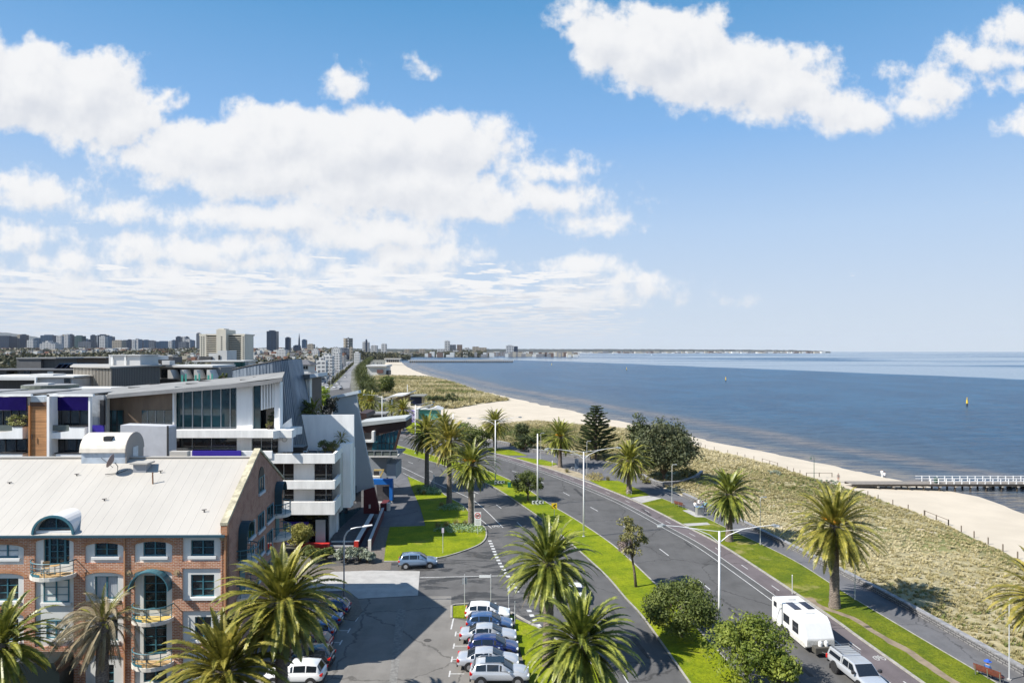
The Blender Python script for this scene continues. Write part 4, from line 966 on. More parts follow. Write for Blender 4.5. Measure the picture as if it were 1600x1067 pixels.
    for s_ in (1, -1):
        MB().box(xb - .01, xb + .22, s_ * (w * .62), s_ * (w * .93), zt - .28, zt - .08).build('tail_light', red_l, root, bevel=.03)
        MB().box(xf - .34, xf - .04, s_ * (w * .52), s_ * (w * .90), zf - .10, zf + .03).build('headlight', head_l, root, bevel=.03)
        MB().box(x0 + cb[-1][0] - .45, x0 + cb[-1][0] - .28, s_ * (w + .0), s_ * (w + .17), cb[-1][1] + .02, cb[-1][1] + .15).build('mirror', pm_, root, bevel=.02)
    MB().box(xb - .03, xb + .02, -.2, .2, zt - .38, zt - .27).build('number_plate', plate_m, root)
    MB().box(xf - .10, xf + .02, -w * .6, w * .6, .36, .50).build('grille', trim_m, root)
    MB().box(xb - .02, xb + .1, -w * .8, w * .8, .34, .46).build('bumper', trim_m, root)
    if rails:
        for s_ in (1, -1): r_ = MB(); r_.tube([(x0 + .6, s_ * w * .66, cb[1][1] + .02), (x0 + .8, s_ * w * .66, cb[1][1] + .10), (x0 + 2.3, s_ * w * .66, cb[3][1] + .09), (x0 + 2.5, s_ * w * .66, cb[3][1] + .0)], .022, 5); r_.build('roof_rail', rim_m, root)
    return root
gr = 'cars parked nose to the verge'
for kd, pm_, D, xc, dx, lab, rf, rails in [
    ('hatch', P_WHITE, 64.0, 762, 0, 'white hatchback parked farthest from the viewer, next to the small grass patch', None, False),
    ('hatch', P_MIDB, 61.5, 765, 0, 'mid blue hatchback parked between the white hatchback and the silver sedan', None, False),
    ('sedan', P_SILV, 59.0, 763, 0, 'silver sedan parked between the two blue hatchbacks', None, False),
    ('hatch', P_NAVY, 56.6, 771, 0, 'deep navy hatchback parked between the two silver sedans', None, False),
    ('sedan', P_SILV, 54.2, 763, 0, 'silver sedan parked beside the wagon with dark glass roof', None, False),
    ('suv', P_SILV, 51.8, 781, 0, 'silver wagon with a dark glass roof and roof rails at the bottom edge', None, True)]:
    r_ = car(kd, pm_, 'parked_car', lab, gr, rf, rails, (GX(xc, D), D, .0), rnd.uniform(-.03, .03))
    if rails: MB().box(-1.1, .35, -.52, .52, 1.645, 1.685).build('glass_roof', glass_car, r_, bevel=.02)
gl = 'cars parked before the brick building'
for kd, pm_, D, tail, lab in [('suv', P_WHITE, 51.6, 508, 'white car at the bottom edge under the palm fronds'), ('suv', P_BLACK, 54.3, 521, 'black car between the white and the maroon one'),
    ('hatch', P_RED, 57.0, 518, 'maroon red car half hidden under the palm fronds'), ('hatch', P_MIDB, 59.7, 524, 'blue car parked next to the maroon one'),
    ('sedan', P_MIDB, 62.4, 535, 'dark blue sedan parked second from the lamp post'), ('hatch', P_NAVY, 65.0, 546, 'dark blue car parked nearest the lamp post')]:
    car(kd, pm_, 'parked_car', lab, gl, loc=(GX(tail, D) - KIND[kd]['L'] / 2, D, 0), rz=math.pi + rnd.uniform(-.03, .03))
car('suv', P_BLUEG, 'parked_car', 'blue grey compact SUV turning at the lawn corner', loc=(-10.9, 79.3, 0), rz=.12)
car('sedan', P_WHITE, 'parked_car', 'white car driving away, half hidden behind the verge palm', loc=(GX(899, 68.8), 69.6, 0), rz=R(90))
# ute with canopy towing a caravan
def ute(loc, rz):
    root = empty('pickup_truck', loc, rz, 'silver pickup truck with a white roofed canopy and roof rack, towing the caravan', 'pickup truck'); w = .95
    k = [(0,.62,1.0),(.06,.55,1.12),(1.9,.50,1.12),(2.0,.48,1.12),(4.0,.48,1.12),(4.15,.48,1.12),(4.9,.50,1.06),(5.25,.52,.92),(5.35,.60,.75)]
    mb = MB(); rings = []; x0 = -2.7
    for i, (x, zb, zt) in enumerate(k):
        ww = w * (.88 if i in (0, len(k) - 1) else (.97 if i in (1, len(k) - 2) else 1)); h = zt - zb
        half = [(ww * .92, zb), (ww, zb + h * .3), (ww, zb + h * .6), (ww * .97, zb + h * .9), (ww * .88, zb + h), (ww * .4, zb + h * 1.03), (0, zb + h * 1.04)]
        rings.append([(x0 + x, y, z) for y, z in half] + [(x0 + x, -y, z) for y, z in reversed(half[:-1])])
    m = len(rings[0]); n = len(rings); pts = [p for r in rings for p in r]
    mb.faces(pts, [(i * m + j, i * m + (j + 1) % m, (i + 1) * m + (j + 1) % m, (i + 1) * m + j) for i in range(n - 1) for j in range(m)] + [tuple(reversed(range(m))), tuple(range((n - 1) * m, n * m))])
    b = mb.build('body', P_SILV, root, smooth=True); sm = b.modifiers.new('s', 'SUBSURF'); sm.levels = 1; sm.render_levels = 2
    def hull(nm, prof, wt, wb, m_):
        q = MB(); n_ = len(prof); zs = [p[1] for p in prof]; z0, z1 = min(zs), max(zs)
        f = lambda z: wb + (wt - wb) * (z - z0) / (z1 - z0)
        q.faces([(x0 + x, f(z), z) for x, z in prof] + [(x0 + x, -f(z), z) for x, z in prof], [tuple(range(n_)), tuple(reversed(range(n_, 2 * n_)))] + [(i, n_ + i, n_ + (i + 1) % n_, (i + 1) % n_) for i in range(n_)])
        return q.build(nm, m_, root, bevel=.05)
    hull('cabin', [(2.0, 1.08), (4.15, 1.08), (3.35, 1.72), (2.45, 1.76), (2.02, 1.70)], .72, .90, P_SILV)
    cn = hull('canopy', [(.08, 1.08), (1.95, 1.08), (1.95, 1.74), (.28, 1.72)], .78, .90, P_SILV)
    def side(pts, nm='window', off=.02):
        for s_ in (1, -1):
            q = MB(); A_ = []
            for x, z in pts:
                y = (.90 + (.75 - .90) * (z - 1.08) / .66) + off; A_.append((x0 + x, s_ * y, z))
            B_ = [(p[0], p[1] - s_ * .03, p[2]) for p in A_]; n_ = len(A_)
            q.faces(A_ + B_, [tuple(range(n_)), tuple(reversed(range(n_, 2 * n_)))] + [(i, n_ + i, n_ + (i + 1) % n_, (i + 1) % n_) for i in range(n_)]); q.build(nm, glass_car, root)
    side([(.35, 1.22), (1.85, 1.22), (1.85, 1.60), (.5, 1.60)]); side([(2.15, 1.2), (2.85, 1.2), (2.8, 1.62), (2.2, 1.62)]); side([(2.95, 1.2), (3.75, 1.2), (3.28, 1.62), (2.9, 1.62)])
    q = MB(); q.faces([(x0 + 4.17, -.78, 1.14), (x0 + 4.17, .78, 1.14), (x0 + 3.42, .66, 1.70), (x0 + 3.42, -.66, 1.70), (x0 + 4.12, -.78, 1.12), (x0 + 4.12, .78, 1.12), (x0 + 3.37, .66, 1.68), (x0 + 3.37, -.66, 1.68)], [(0, 1, 2, 3), (7, 6, 5, 4), (0, 4, 5, 1), (1, 5, 6, 2), (2, 6, 7, 3), (3, 7, 4, 0)]); q.build('windscreen', glass_car, root)
    rk = MB()
    for s_ in (1, -1): rk.box(x0 + .3, x0 + 1.95, s_ * .74, s_ * .78, 1.86, 1.90)
    for i in range(6): rk.box(x0 + .35 + i * .3, x0 + .38 + i * .3, -.74, .74, 1.86, 1.89)
    for i in (0, 1):
        for s_ in (1, -1): rk.box(x0 + .5 + i * 1.2, x0 + .55 + i * 1.2, s_ * .70, s_ * .74, 1.72, 1.87)
    rk.build('roof_rack', rim_m, root)
    for ax in (1.15, 4.35):
        for s_ in (1, -1):
            wb = MB(); wb.tube([(x0 + ax, s_ * (w - .2), .40), (x0 + ax, s_ * (w + .03), .40)], .40, 18); wh = wb.build('wheel', tyre_m, root)
            rb = MB(); rb.tube([(x0 + ax, s_ * w, .40), (x0 + ax, s_ * (w + .045), .40)], .23, 10); rb.build('rim', trim_m, wh)
            MB().tube([(x0 + ax, s_ * (w - .2), .47), (x0 + ax, s_ * (w + .006), .47)], .49, 18).build('wheel_arch', trim_m, root)
    for s_ in (1, -1):
        MB().box(x0 + 5.0, x0 + 5.3, s_ * .58, s_ * .90, .84, 1.0).build('headlight', head_l, root, bevel=.03)
        MB().box(x0 - .01, x0 + .1, s_ * .8, s_ * .93, .75, 1.05).build('tail_light', red_l, root)
        MB().box(x0 + 3.75, x0 + 3.95, s_ * .95, s_ * 1.18, 1.2, 1.42).build('mirror', trim_m, root, bevel=.03)
    bb = MB(); bb.tube([(x0 + 5.35, -.85, .6), (x0 + 5.48, -.5, .62), (x0 + 5.48, .5, .62), (x0 + 5.35, .85, .6)], .06, 6)
    bb.tube([(x0 + 5.4, -.42, .6), (x0 + 5.46, -.38, 1.0), (x0 + 5.46, .38, 1.0), (x0 + 5.4, .42, .6)], .04, 6); bb.build('bull_bar', rim_m, root)
    MB().box(x0 + 5.28, x0 + 5.37, -.5, .5, .66, .92).build('grille', trim_m, root)
    MB().box(x0 - .1, x0 + .05, -.8, .8, .42, .56).build('bumper', trim_m, root)
    for s_ in (1, -1): MB().box(x0 + .55, x0 + .6, s_ * .98, s_ * .72, .12, .5).build('mud_flap', trim_m, root)
ute((26.15, 51.7, 0), math.atan2(-1, .1))
def caravan(loc, rz):
    root = empty('caravan', loc, rz, 'white twin axle caravan with roof solar panels on the road', 'caravan')
    wm = mat('caravan_white', (0.64, 0.64, 0.63), 0.4, noise=.03, nscale=2); w = 1.2
    prof = [(-3.2, .75), (-2.9, .45), (-1.0, .42), (-.9, .42), (2.4, .42), (2.95, .62), (2.98, 1.25), (2.35, 2.35), (1.9, 2.68), (-3.05, 2.68), (-3.2, 2.55)]
    MB().prism(prof, -w, w, 'y').build('body', wm, root, bevel=.06)
    MB().box(-3.1, 2.7, -w - .012, w + .012, .44, .82).build('checker_skirt', mat('alloy_plate', (0.50, 0.49, 0.46), .5, noise=.15, nscale=6), root)
    MB().box(2.96, 3.0, -w * .98, w * .98, .66, 1.15).build('front_panel', mat('alloy_plate', (0, 0, 0)), root)
    for (a, b, c, d, nm) in ((-2.75, -2.3, 2.0, 2.35, 'window'), (-.95, .0, 1.35, 1.95, 'window'), (.65, 1.55, 1.15, 1.95, 'window')):
        f = MB().box(a, b, -w - .03, -w - .005, c, d).build(nm, glass_car, root)
        MB().box(a - .05, b + .05, -w - .018, -w - .004, c - .05, d + .05).build('frame', trim_m, f)
        f = MB().box(a, b, w + .005, w + .03, c, d).build(nm, glass_car, root)
    MB().box(-2.1, -1.45, -w - .02, -w - .003, .6, 2.2).build('door', mat('door_white', (.72, .72, .71), .4), root)
    for y in (-.85, .35): MB().box(-1.3, .3, y, y + .62, 2.72, 2.75).build('solar_panel', mat('solar', (0.012, 0.02, 0.05), .15), root)
    MB().box(.55, 1.3, -.45, .35, 2.68, 2.80).build('roof_hatch', wm, root, bevel=.03)
    MB().box(-2.5, -1.9, -.35, .35, 2.68, 2.86).build('air_conditioner', wm, root, bevel=.05)
    for ax in (-1.15, -.3):
        for s_ in (1, -1):
            wb = MB(); wb.tube([(ax, s_ * (w - .2), .38), (ax, s_ * (w + .03), .38)], .38, 18); wh = wb.build('wheel', tyre_m, root); MB().tube([(ax, s_ * w, .38), (ax, s_ * (w + .045), .38)], .22, 10).build('rim', rim_m, wh)
            MB().tube([(ax, s_ * (w - .2), .42), (ax, s_ * (w + .016), .42)], .47, 18).build('wheel_arch', trim_m, root)
    d = MB(); d.tube([(2.7, -.7, .5), (4.3, 0, .5)], .06, 5); d.tube([(2.7, .7, .5), (4.3, 0, .5)], .06, 5); d.build('drawbar', trim_m, root)
    MB().box(3.1, 3.7, -.85, .85, .35, .85).build('toolbox', mat('canvas_grey', (0.07, 0.065, 0.055), .9), root, bevel=.04)
    for y in (-.25, .25): MB().tube([(3.35, y, .85), (3.35, y, 1.15), (3.35, y, 1.27)], [.17, .17, .07], 12).build('gas_bottle', wm, root)
    MB().tube([(-3.0, -1.0, 2.68), (-3.0, -1.0, 3.2)], .02, 5).build('aerial', trim_m, root)
caravan((25.25, 59.4, 0), math.atan2(-1, .09))
# small far cars
def small_car(pm_, name, label, group, loc, rz=R(90)):
    mb = MB(); mb.prism([(-2.1, .3), (2.1, .3), (2.15, .6), (1.9, .85), (1.1, .95), (-1.9, .98), (-2.15, .8)], -.88, .88, 'y')
    mb.cur = 1; q = [(-1.8, .97), (1.05, .94), (.35, 1.42), (-1.35, 1.45)]
    mb.prism(q, -.74, .74, 'y'); mb.cur = 0; mb.box(-1.3, .32, -.7, .7, 1.455, 1.49)
    mb.cur = 2
    for x in (-1.35, 1.35):
        for s_ in (1, -1): mb.tube([(x, s_ * .7, .32), (x, s_ * .9, .32)], .32, 8)
    o = mb.build(name, [pm_, glass_car, tyre_m], None); o.location = loc; o.rotation_euler = (0, 0, rz); tag(o, label, 'car', group); return o
far_cols = [(P_WHITE, 'white'), (P_SILV, 'silver'), (P_BLACK, 'black'), (P_MIDB, 'blue'), (P_RED, 'red')]
protos_c = {}
def fcar(ci, x, y, label, group, rz):
    D = H * F / (y - HZ)
    loc = (GX(x, D), D, .02)
    if ci not in protos_c: protos_c[ci] = small_car(far_cols[ci][0], 'car', label, group, loc, rz)
    else:
        c = protos_c[ci].copy(); COL.objects.link(c); c.location = loc; c.rotation_euler = (0, 0, rz); c['label'] = label; c['group'] = group
gq = 'cars waiting at the boulevard lights'
for i, (ci, x, y, wh) in enumerate([(0, 512, 606, 'front row left'), (0, 523, 606, 'front row middle'), (0, 532, 605.5, 'front row right'), (1, 520, 601, 'second row left'), (0, 528, 600.5, 'second row right'), (2, 533, 609, 'crossing the junction'), (2, 510, 622, 'nearest, beside the dark roof bush')]):
    fcar(ci, x, y, f'{far_cols[ci][1]} car at the boulevard lights, {wh}', gq, R(-90))
for i in range(60):
    t = (i + .5) / 60; y = 603 - 36 * t ** .7; xc = 492 + (y - 603) * -1.28 + rnd.uniform(-6, 6)
    if y < 568: xc = 536 + (568 - y) * 2.1
    ci = rnd.choice([0, 0, 0, 0, 1, 1, 2, 3, 4]); side = 'parked along' if i % 2 else 'driving on'
    fcar(ci, xc + (9 if i % 2 else -3), y, f'small far {far_cols[ci][1]} car {side} the left carriageway of the boulevard', 'far cars on the boulevard', R(95 + rnd.uniform(-4, 4)))
for i, (x, y, ci) in enumerate([(541, 581, 3), (546, 573, 0), (552, 566, 1), (540, 590, 0), (556, 563, 0)]):
    fcar(ci, x, y, f'small far {far_cols[ci][1]} car on the right carriageway beside the palm rows', 'far cars on the boulevard', R(90))
for i in range(16):
    fcar([0, 2, 1, 3][i % 4], 575 + (i % 8) * 3.0, 567.5 + (i // 8) * 2.5, f'tiny {far_cols[[0, 2, 1, 3][i % 4]][1]} car in the beach car park by the bathing pavilion', 'cars in the far beach car park', R(90))

# ================================================================ LAMPS, SIGNS, STREET FURNITURE
lamp_m = mat('galvanised_steel', (0.62, 0.63, 0.64), 0.45, metal=.3); lamp_w = mat('lamp_white', (0.78, 0.78, 0.78), .4); lamp_g = mat('lamp_grey', (0.25, 0.27, 0.28), .5)
def tall_lamp(x, y, h, arms, label, rz=0.0, r=.11, group='tall road lamps on the median'):
    p = G(x, y); root = empty('street_lamp', (p[0], p[1], .1), rz, label, 'street lamp', group)
    MB().tube([(0, 0, 0), (0, 0, h - .1)], [r, r * .7], 10).build('pole', lamp_w, root, smooth=True); MB().cyl((0, 0, -.05), r * 1.8, .12, 10).build('base_plate', lamp_m, root)
    for s_ in arms:
        a = MB(); L = 4.4 if s_ > 0 else 4.6
        a.tube([(0, 0, h - 1.1), (s_ * .8, 0, h - .45), (s_ * 2.0, 0, h + .05), (s_ * 3.4, 0, h + .28), (s_ * L, 0, h + .38)], [.042, .038, .034, .03, .026], 6)
        a.tube([(0, 0, h - .15), (s_ * 1.7, 0, h + .05), (s_ * 3.4, 0, h + .28)], .025, 5); ar = a.build('arm', lamp_w, root)
        hb = MB(); hb.tube([(s_ * L, 0, h + .38), (s_ * (L + .25), 0, h + .38), (s_ * (L + .75), 0, h + .36)], [.06, .14, .05], 8); hd = hb.build('lamp_head', lamp_g, root)
        MB().box(s_ * (L + .2), s_ * (L + .7), -.11, .11, h + .24, h + .33).build('diffuser', mat('lamp_glass', (.7, .72, .72), .2), hd, bevel=.03)
    return root
tall_lamp(1124, 1007, 9.7, (1, -1), 'nearest tall twin armed lamp beside the clipped round shrub', r=.115)
tall_lamp(912, 839, 11.5, (1, -1), 'tall twin armed lamp in front of the plaza, middle of the median', r=.11, rz=.12)
tall_lamp(840, 789, 11.6, (), 'tall bare white pole with a chevron board, beside the small median tree', r=.13)
tall_lamp(774, 757, 12.1, (1, -1), 'tall twin armed lamp with a chevron board, beside the fruiting palm', r=.12, rz=.2)
tall_lamp(649, 709, 12.0, (1,), 'tall lamp just right of the dark restaurant roof', r=.12, rz=.5)
tall_lamp(597, 688, 12.5, (-1,), 'far tall lamp behind the restaurant, before the kiosk palms', r=.12, rz=.3)
tall_lamp(708, 722, 11.0, (), 'bare pole rising among the three tall palms', r=.12)
def path_lamp(x, y, h, label, rz=0.0, terr_=False, r=.055):
    p = GT(x, y) if terr_ else G(x, y); root = empty('path_lamp', (p[0], p[1], p[2] + .03), rz, label, 'lamp post', 'slender lamps along the beach path')
    MB().tube([(0, 0, 0), (0, 0, h - .25), (.08, 0, h), (.35, 0, h + .04)], [r, r * .8, r * .7, r * .6], 8).build('pole', lamp_g if terr_ else lamp_m, root)
    MB().cyl((0, 0, -.03), .16, .1, 8).build('base_plate', conc_m, root)
    MB().tube([(.3, 0, h + .02), (.75, 0, h + .0), (.85, 0, h - .02)], [.06, .11, .04], 8).build('lamp_head', lamp_g, root)
path_lamp(1050, 787, 6.4, 'slender path lamp beside the red slatted bench'); path_lamp(1188, 852, 6.2, 'slender path lamp between the two right verge palms')
path_lamp(1336, 938, 6.2, 'slender path lamp hidden in the fronds of the large fruiting palm'); path_lamp(1577, 1062, 6.2, 'slender path lamp at the bottom right, among palm fronds')
path_lamp(917, 742, 6.8, 'slender lamp post before the tiered pine'); path_lamp(845, 717, 6.0, 'slender lamp post left of the fruiting palm by the wall')
path_lamp(766, 690, 5.5, 'far slender lamp post behind the palm by the beach')
def crook_lamp():
    p = GT(1272, 747); root = empty('beach_lamp', p, 0, 'green shepherd crook lamp at the dune edge by the boardwalk', 'lamp post')
    g_ = mat('heritage_green', (0.02, 0.07, 0.05), .5)
    MB().tube([(0, 0, 0), (0, 0, .8), (0, 0, 4.0), (-.05, 0, 4.5), (-.3, 0, 4.75), (-.6, 0, 4.6), (-.68, 0, 4.3)], [.09, .07, .05, .04, .035, .03, .03], 8).build('pole', g_, root)
    MB().tube([(-.68, 0, 4.3), (-.68, 0, 4.15), (-.68, 0, 4.0)], [.05, .2, .22], 10).build('lamp_shade', g_, root)
crook_lamp()
def street_lamp_curved():
    p = G(537.5, 952); root = empty('street_lamp', p, 0, 'curved single arm street lamp in front of the silver bushes', 'street lamp'); h = 7.6
    pts = [(0, 0, 0), (0, 0, h - .9)] + [(1.3 - 1.3 * math.cos(a), 0, h - .9 + 1.25 * math.sin(a)) for a in (.3, .7, 1.1, 1.5)] + [(1.9, 0, h + .42)]
    MB().tube(pts, [.11, .085, .08, .075, .07, .06, .055], 10).build('pole', lamp_m, root, smooth=True)
    MB().tube([(1.8, 0, h + .42), (2.0, 0, h + .45), (2.75, 0, h + .58)], [.06, .12, .07], 8).build('lamp_head', lamp_w, root)
    MB().cyl((0, 0, 0), .2, .1, 8).build('base_plate', lamp_m, root)
street_lamp_curved()
# boulevard poles
for i, (x, yb, yt) in enumerate([(484, 640, 590), (496, 635, 586), (501, 632, 588), (510, 612, 582), (517, 606, 578), (523, 598, 572), (529, 592, 569), (534, 585, 566), (540, 580, 563), (546, 575, 561), (551, 570, 558), (557, 566, 556), (507, 595, 575), (515, 588, 570)]):
    D = H * F / (yb - HZ) if yb < 615 else 330 - i * 5
    zt = GZ(yt, D); o = MB().tube([(0, 0, 0), (0, 0, zt), (1.6, 0, zt + .3)], [.16, .12, .1], 6).build('far_street_lamp', lamp_m, None)
    o.location = (GX(x, D), D, 0); tag(o, ['far thin pole beside the boulevard junction', 'far thin lamp standing along the boulevard cars'][i > 2], 'street lamp', ['poles at the boulevard junction', 'far lamps along the boulevard'][i > 2])
white_sign = mat('sign_white', (0.78, 0.78, 0.78), .5); black_sign = mat('sign_black', (0.02, 0.02, 0.02), .5); yel_sign = mat('sign_yellow', (0.80, 0.55, 0.02), .5); red_sign = mat('sign_red', (0.6, 0.03, 0.03), .5); grey_sign = mat('sign_back', (0.33, 0.35, 0.37), .5, metal=.3); blk_print = mat('sign_print', (0.05, 0.05, 0.05), .5)
def sign_root(name, x, y, h, label, rz=0.0, r=.035, group=None, z=.1):
    p = G(x, y); root = empty(name, (p[0], p[1], z), rz, label, 'sign', group); MB().tube([(0, 0, 0), (0, 0, h)], r, 8).build('post', lamp_m, root); return root
def chevrons(x, y, dx, label):
    p = G(x, y); root = empty('chevron_sign', (p[0] + dx, p[1], .1), .1, label, 'sign', 'chevron boards at the lamp bases')
    MB().box(-.95, .95, -.22, -.18, .15, .68).build('board', white_sign, root)
    for k in (-1, 0, 1):
        c = MB(); x_ = k * .6
        c.prism([(x_ + .05, .18), (x_ + .25, .18), (x_ + .02, .415), (x_ + .25, .65), (x_ + .05, .65), (x_ - .22, .415)], -.24, -.22, 'y'); c.build('chevron', black_sign, root)
    for s_ in (-.7, .7): MB().box(s_ - .03, s_ + .03, -.18, -.12, -.05, .6).build('post', lamp_m, root)
chevrons(774, 757, .75, 'chevron board at the base of the twin armed lamp by the fruiting palm'); chevrons(840, 789, 0, 'chevron board at the base of the bare white pole')
r_ = sign_root('arrow_sign', 866, 808, 1.9, 'yellow sign with a black arrow pointing left on the median')
MB().box(-.42, .42, -.06, -.035, 1.2, 2.05).build('board', yel_sign, r_); a = MB(); a.prism([(.14, 1.3), (.28, 1.36), (-.02, 1.62), (.28, 1.88), (.14, 1.95), (-.22, 1.62)], -.085, -.06, 'y'); a.build('arrow', black_sign, r_)
r_ = sign_root('no_trucks_sign', 746.5, 835, 2.7, 'white no trucks sign with red ring on the lawn corner')
MB().box(-.46, .46, -.06, -.035, 1.15, 3.0).build('board', white_sign, r_)
a = MB()
for k in range(20):
    t0, t1 = 2 * math.pi * k / 20, 2 * math.pi * (k + 1) / 20
    a.prism([(.40 * math.cos(t0), 2.5 + .40 * math.sin(t0)), (.40 * math.cos(t1), 2.5 + .40 * math.sin(t1)), (.32 * math.cos(t1), 2.5 + .32 * math.sin(t1)), (.32 * math.cos(t0), 2.5 + .32 * math.sin(t0))], -.075, -.06, 'y')
a.build('red_ring', red_sign, r_); a = MB(); a.prism([(-.25, 2.25), (-.21, 2.21), (.25, 2.75), (.21, 2.79)], -.095, -.078, 'y'); a.build('red_bar', red_sign, r_)
a = MB(); a.box(-.22, .08, -.077, -.061, 2.42, 2.62); a.box(.10, .24, -.077, -.061, 2.42, 2.56); a.build('truck_symbol', blk_print, r_)
a = MB()
for k, (w0, w1) in enumerate([(-.32, .34), (-.3, .28), (-.34, .3), (-.25, .3)]): a.box(w0, w1, -.068, -.0605, 1.85 - k * .17, 1.90 - k * .17)
a.build('text_lines', mat('sign_print_grey', (0.3, 0.3, 0.3), .5), r_)
r_ = sign_root('keep_left_sign', 692, 865, 3.0, 'slim post with a small pale sign at the lawn edge by the blue SUV'); MB().box(-.14, .14, -.05, -.03, 2.5, 3.1).build('board', mat('sign_lilac', (0.62, 0.55, 0.64), .5), r_)
r_ = sign_root('square_sign', 726, 948, 3.1, 'square grey backed sign on a post behind the white hatchback', z=.12); MB().box(-.25, .25, .035, .06, 2.1, 2.7).build('board', grey_sign, r_)
r_ = sign_root('street_name_sign', 767, 946, 3.0, 'long white street name blade on a post behind the white hatchback', z=.12); MB().box(-1.15, -.03, -.03, .0, 2.65, 2.9).build('name_blade', white_sign, r_)
r_ = sign_root('parking_sign', 795, 957, 2.5, 'tall narrow white parking sign on the verge corner', z=.12); MB().box(-.12, .12, -.06, -.035, 1.95, 2.5).build('board', white_sign, r_)
r_ = sign_root('parking_sign', 804.5, 979, 2.2, 'plain grey post on the verge beside the blue hatchback', z=.12); MB().box(-.05, .05, -.05, -.035, 1.9, 2.2).build('board', grey_sign, r_)
r_ = sign_root('marker_post', 1238, 929, 1.9, 'short white post on the verge behind the caravan', z=.1, r=.05); MB().cyl((0, 0, 1.9), .055, .05, 8).build('cap', white_sign, r_)
for x, y, h, lab in [(678, 762, 2.3, 'thin sign post beside the farthest tall palm'), (741, 803, 3.0, 'thin sign post behind the nearest tall palm'), (863, 731, 1.5, 'white bollard sign by the sand bed')]:
    r_ = sign_root('sign_post', x, y, h, lab); MB().box(-.12, .12, -.05, -.03, h - .5, h).build('board', white_sign, r_)
r_ = sign_root('info_board', 901, 733, 2.2, 'dark blue information totem on the plaza', z=.03, r=.06); MB().box(-.4, .4, -.1, .1, .1, 2.2).build('board', mat('totem', (0.10, 0.14, 0.2), .4), r_)
# green utility box on the median
p = G(796, 762); r_ = empty('utility_box', (p[0], p[1], .1), 0, 'small dark green utility cabinet on the median', 'cabinet'); MB().box(-.3, .3, -.25, .25, 0, .8).build('cabinet', mat('cab_green', (0.02, 0.14, 0.08), .5), r_, bevel=.03); MB().box(-.34, .34, -.29, .29, .8, .87).build('lid', mat('cab_green2', (0.03, 0.17, 0.10), .5), r_, bevel=.02)
# benches
slat = mat('bench_slat_red', (0.13, 0.035, 0.02), .5, noise=.2, nscale=4)
def bench(x, y, rz, label, L=1.9, z=.03):
    p = G(x, y); root = empty('park_bench', (p[0], p[1], z), rz, label, 'bench', 'slatted benches along the path')
    s_ = MB(); [s_.box(-L / 2, L / 2, -.45 + i * .13, -.36 + i * .13, .42, .46) for i in range(4)]; s_.build('seat', slat, root)
    b = MB(); [b.box(-L / 2, L / 2, .08 + i * .03, .11 + i * .03, .52 + i * .12, .61 + i * .12) for i in range(4)]; b.build('backrest', slat, root)
    for x_ in (-L / 2 + .1, 0, L / 2 - .1):
        l = MB(); l.box(x_ - .03, x_ + .03, -.45, .06, .36, .42); l.box(x_ - .03, x_ + .03, -.45, -.39, 0, .36); l.prism([(.0, 0), (.06, 0), (.2, .98), (.14, .98)], x_ - .03, x_ + .03, 'x'); l.build('leg', rim_m, root)
bench(1061, 793, 2.15, 'red slatted bench beside the path lamp'); bench(1544, 1062, 2.1, 'red slatted bench at the bottom right, with a person in a blue hat'); bench(817, 705, 2.6, 'far red slatted bench by the stone wall', 1.7)
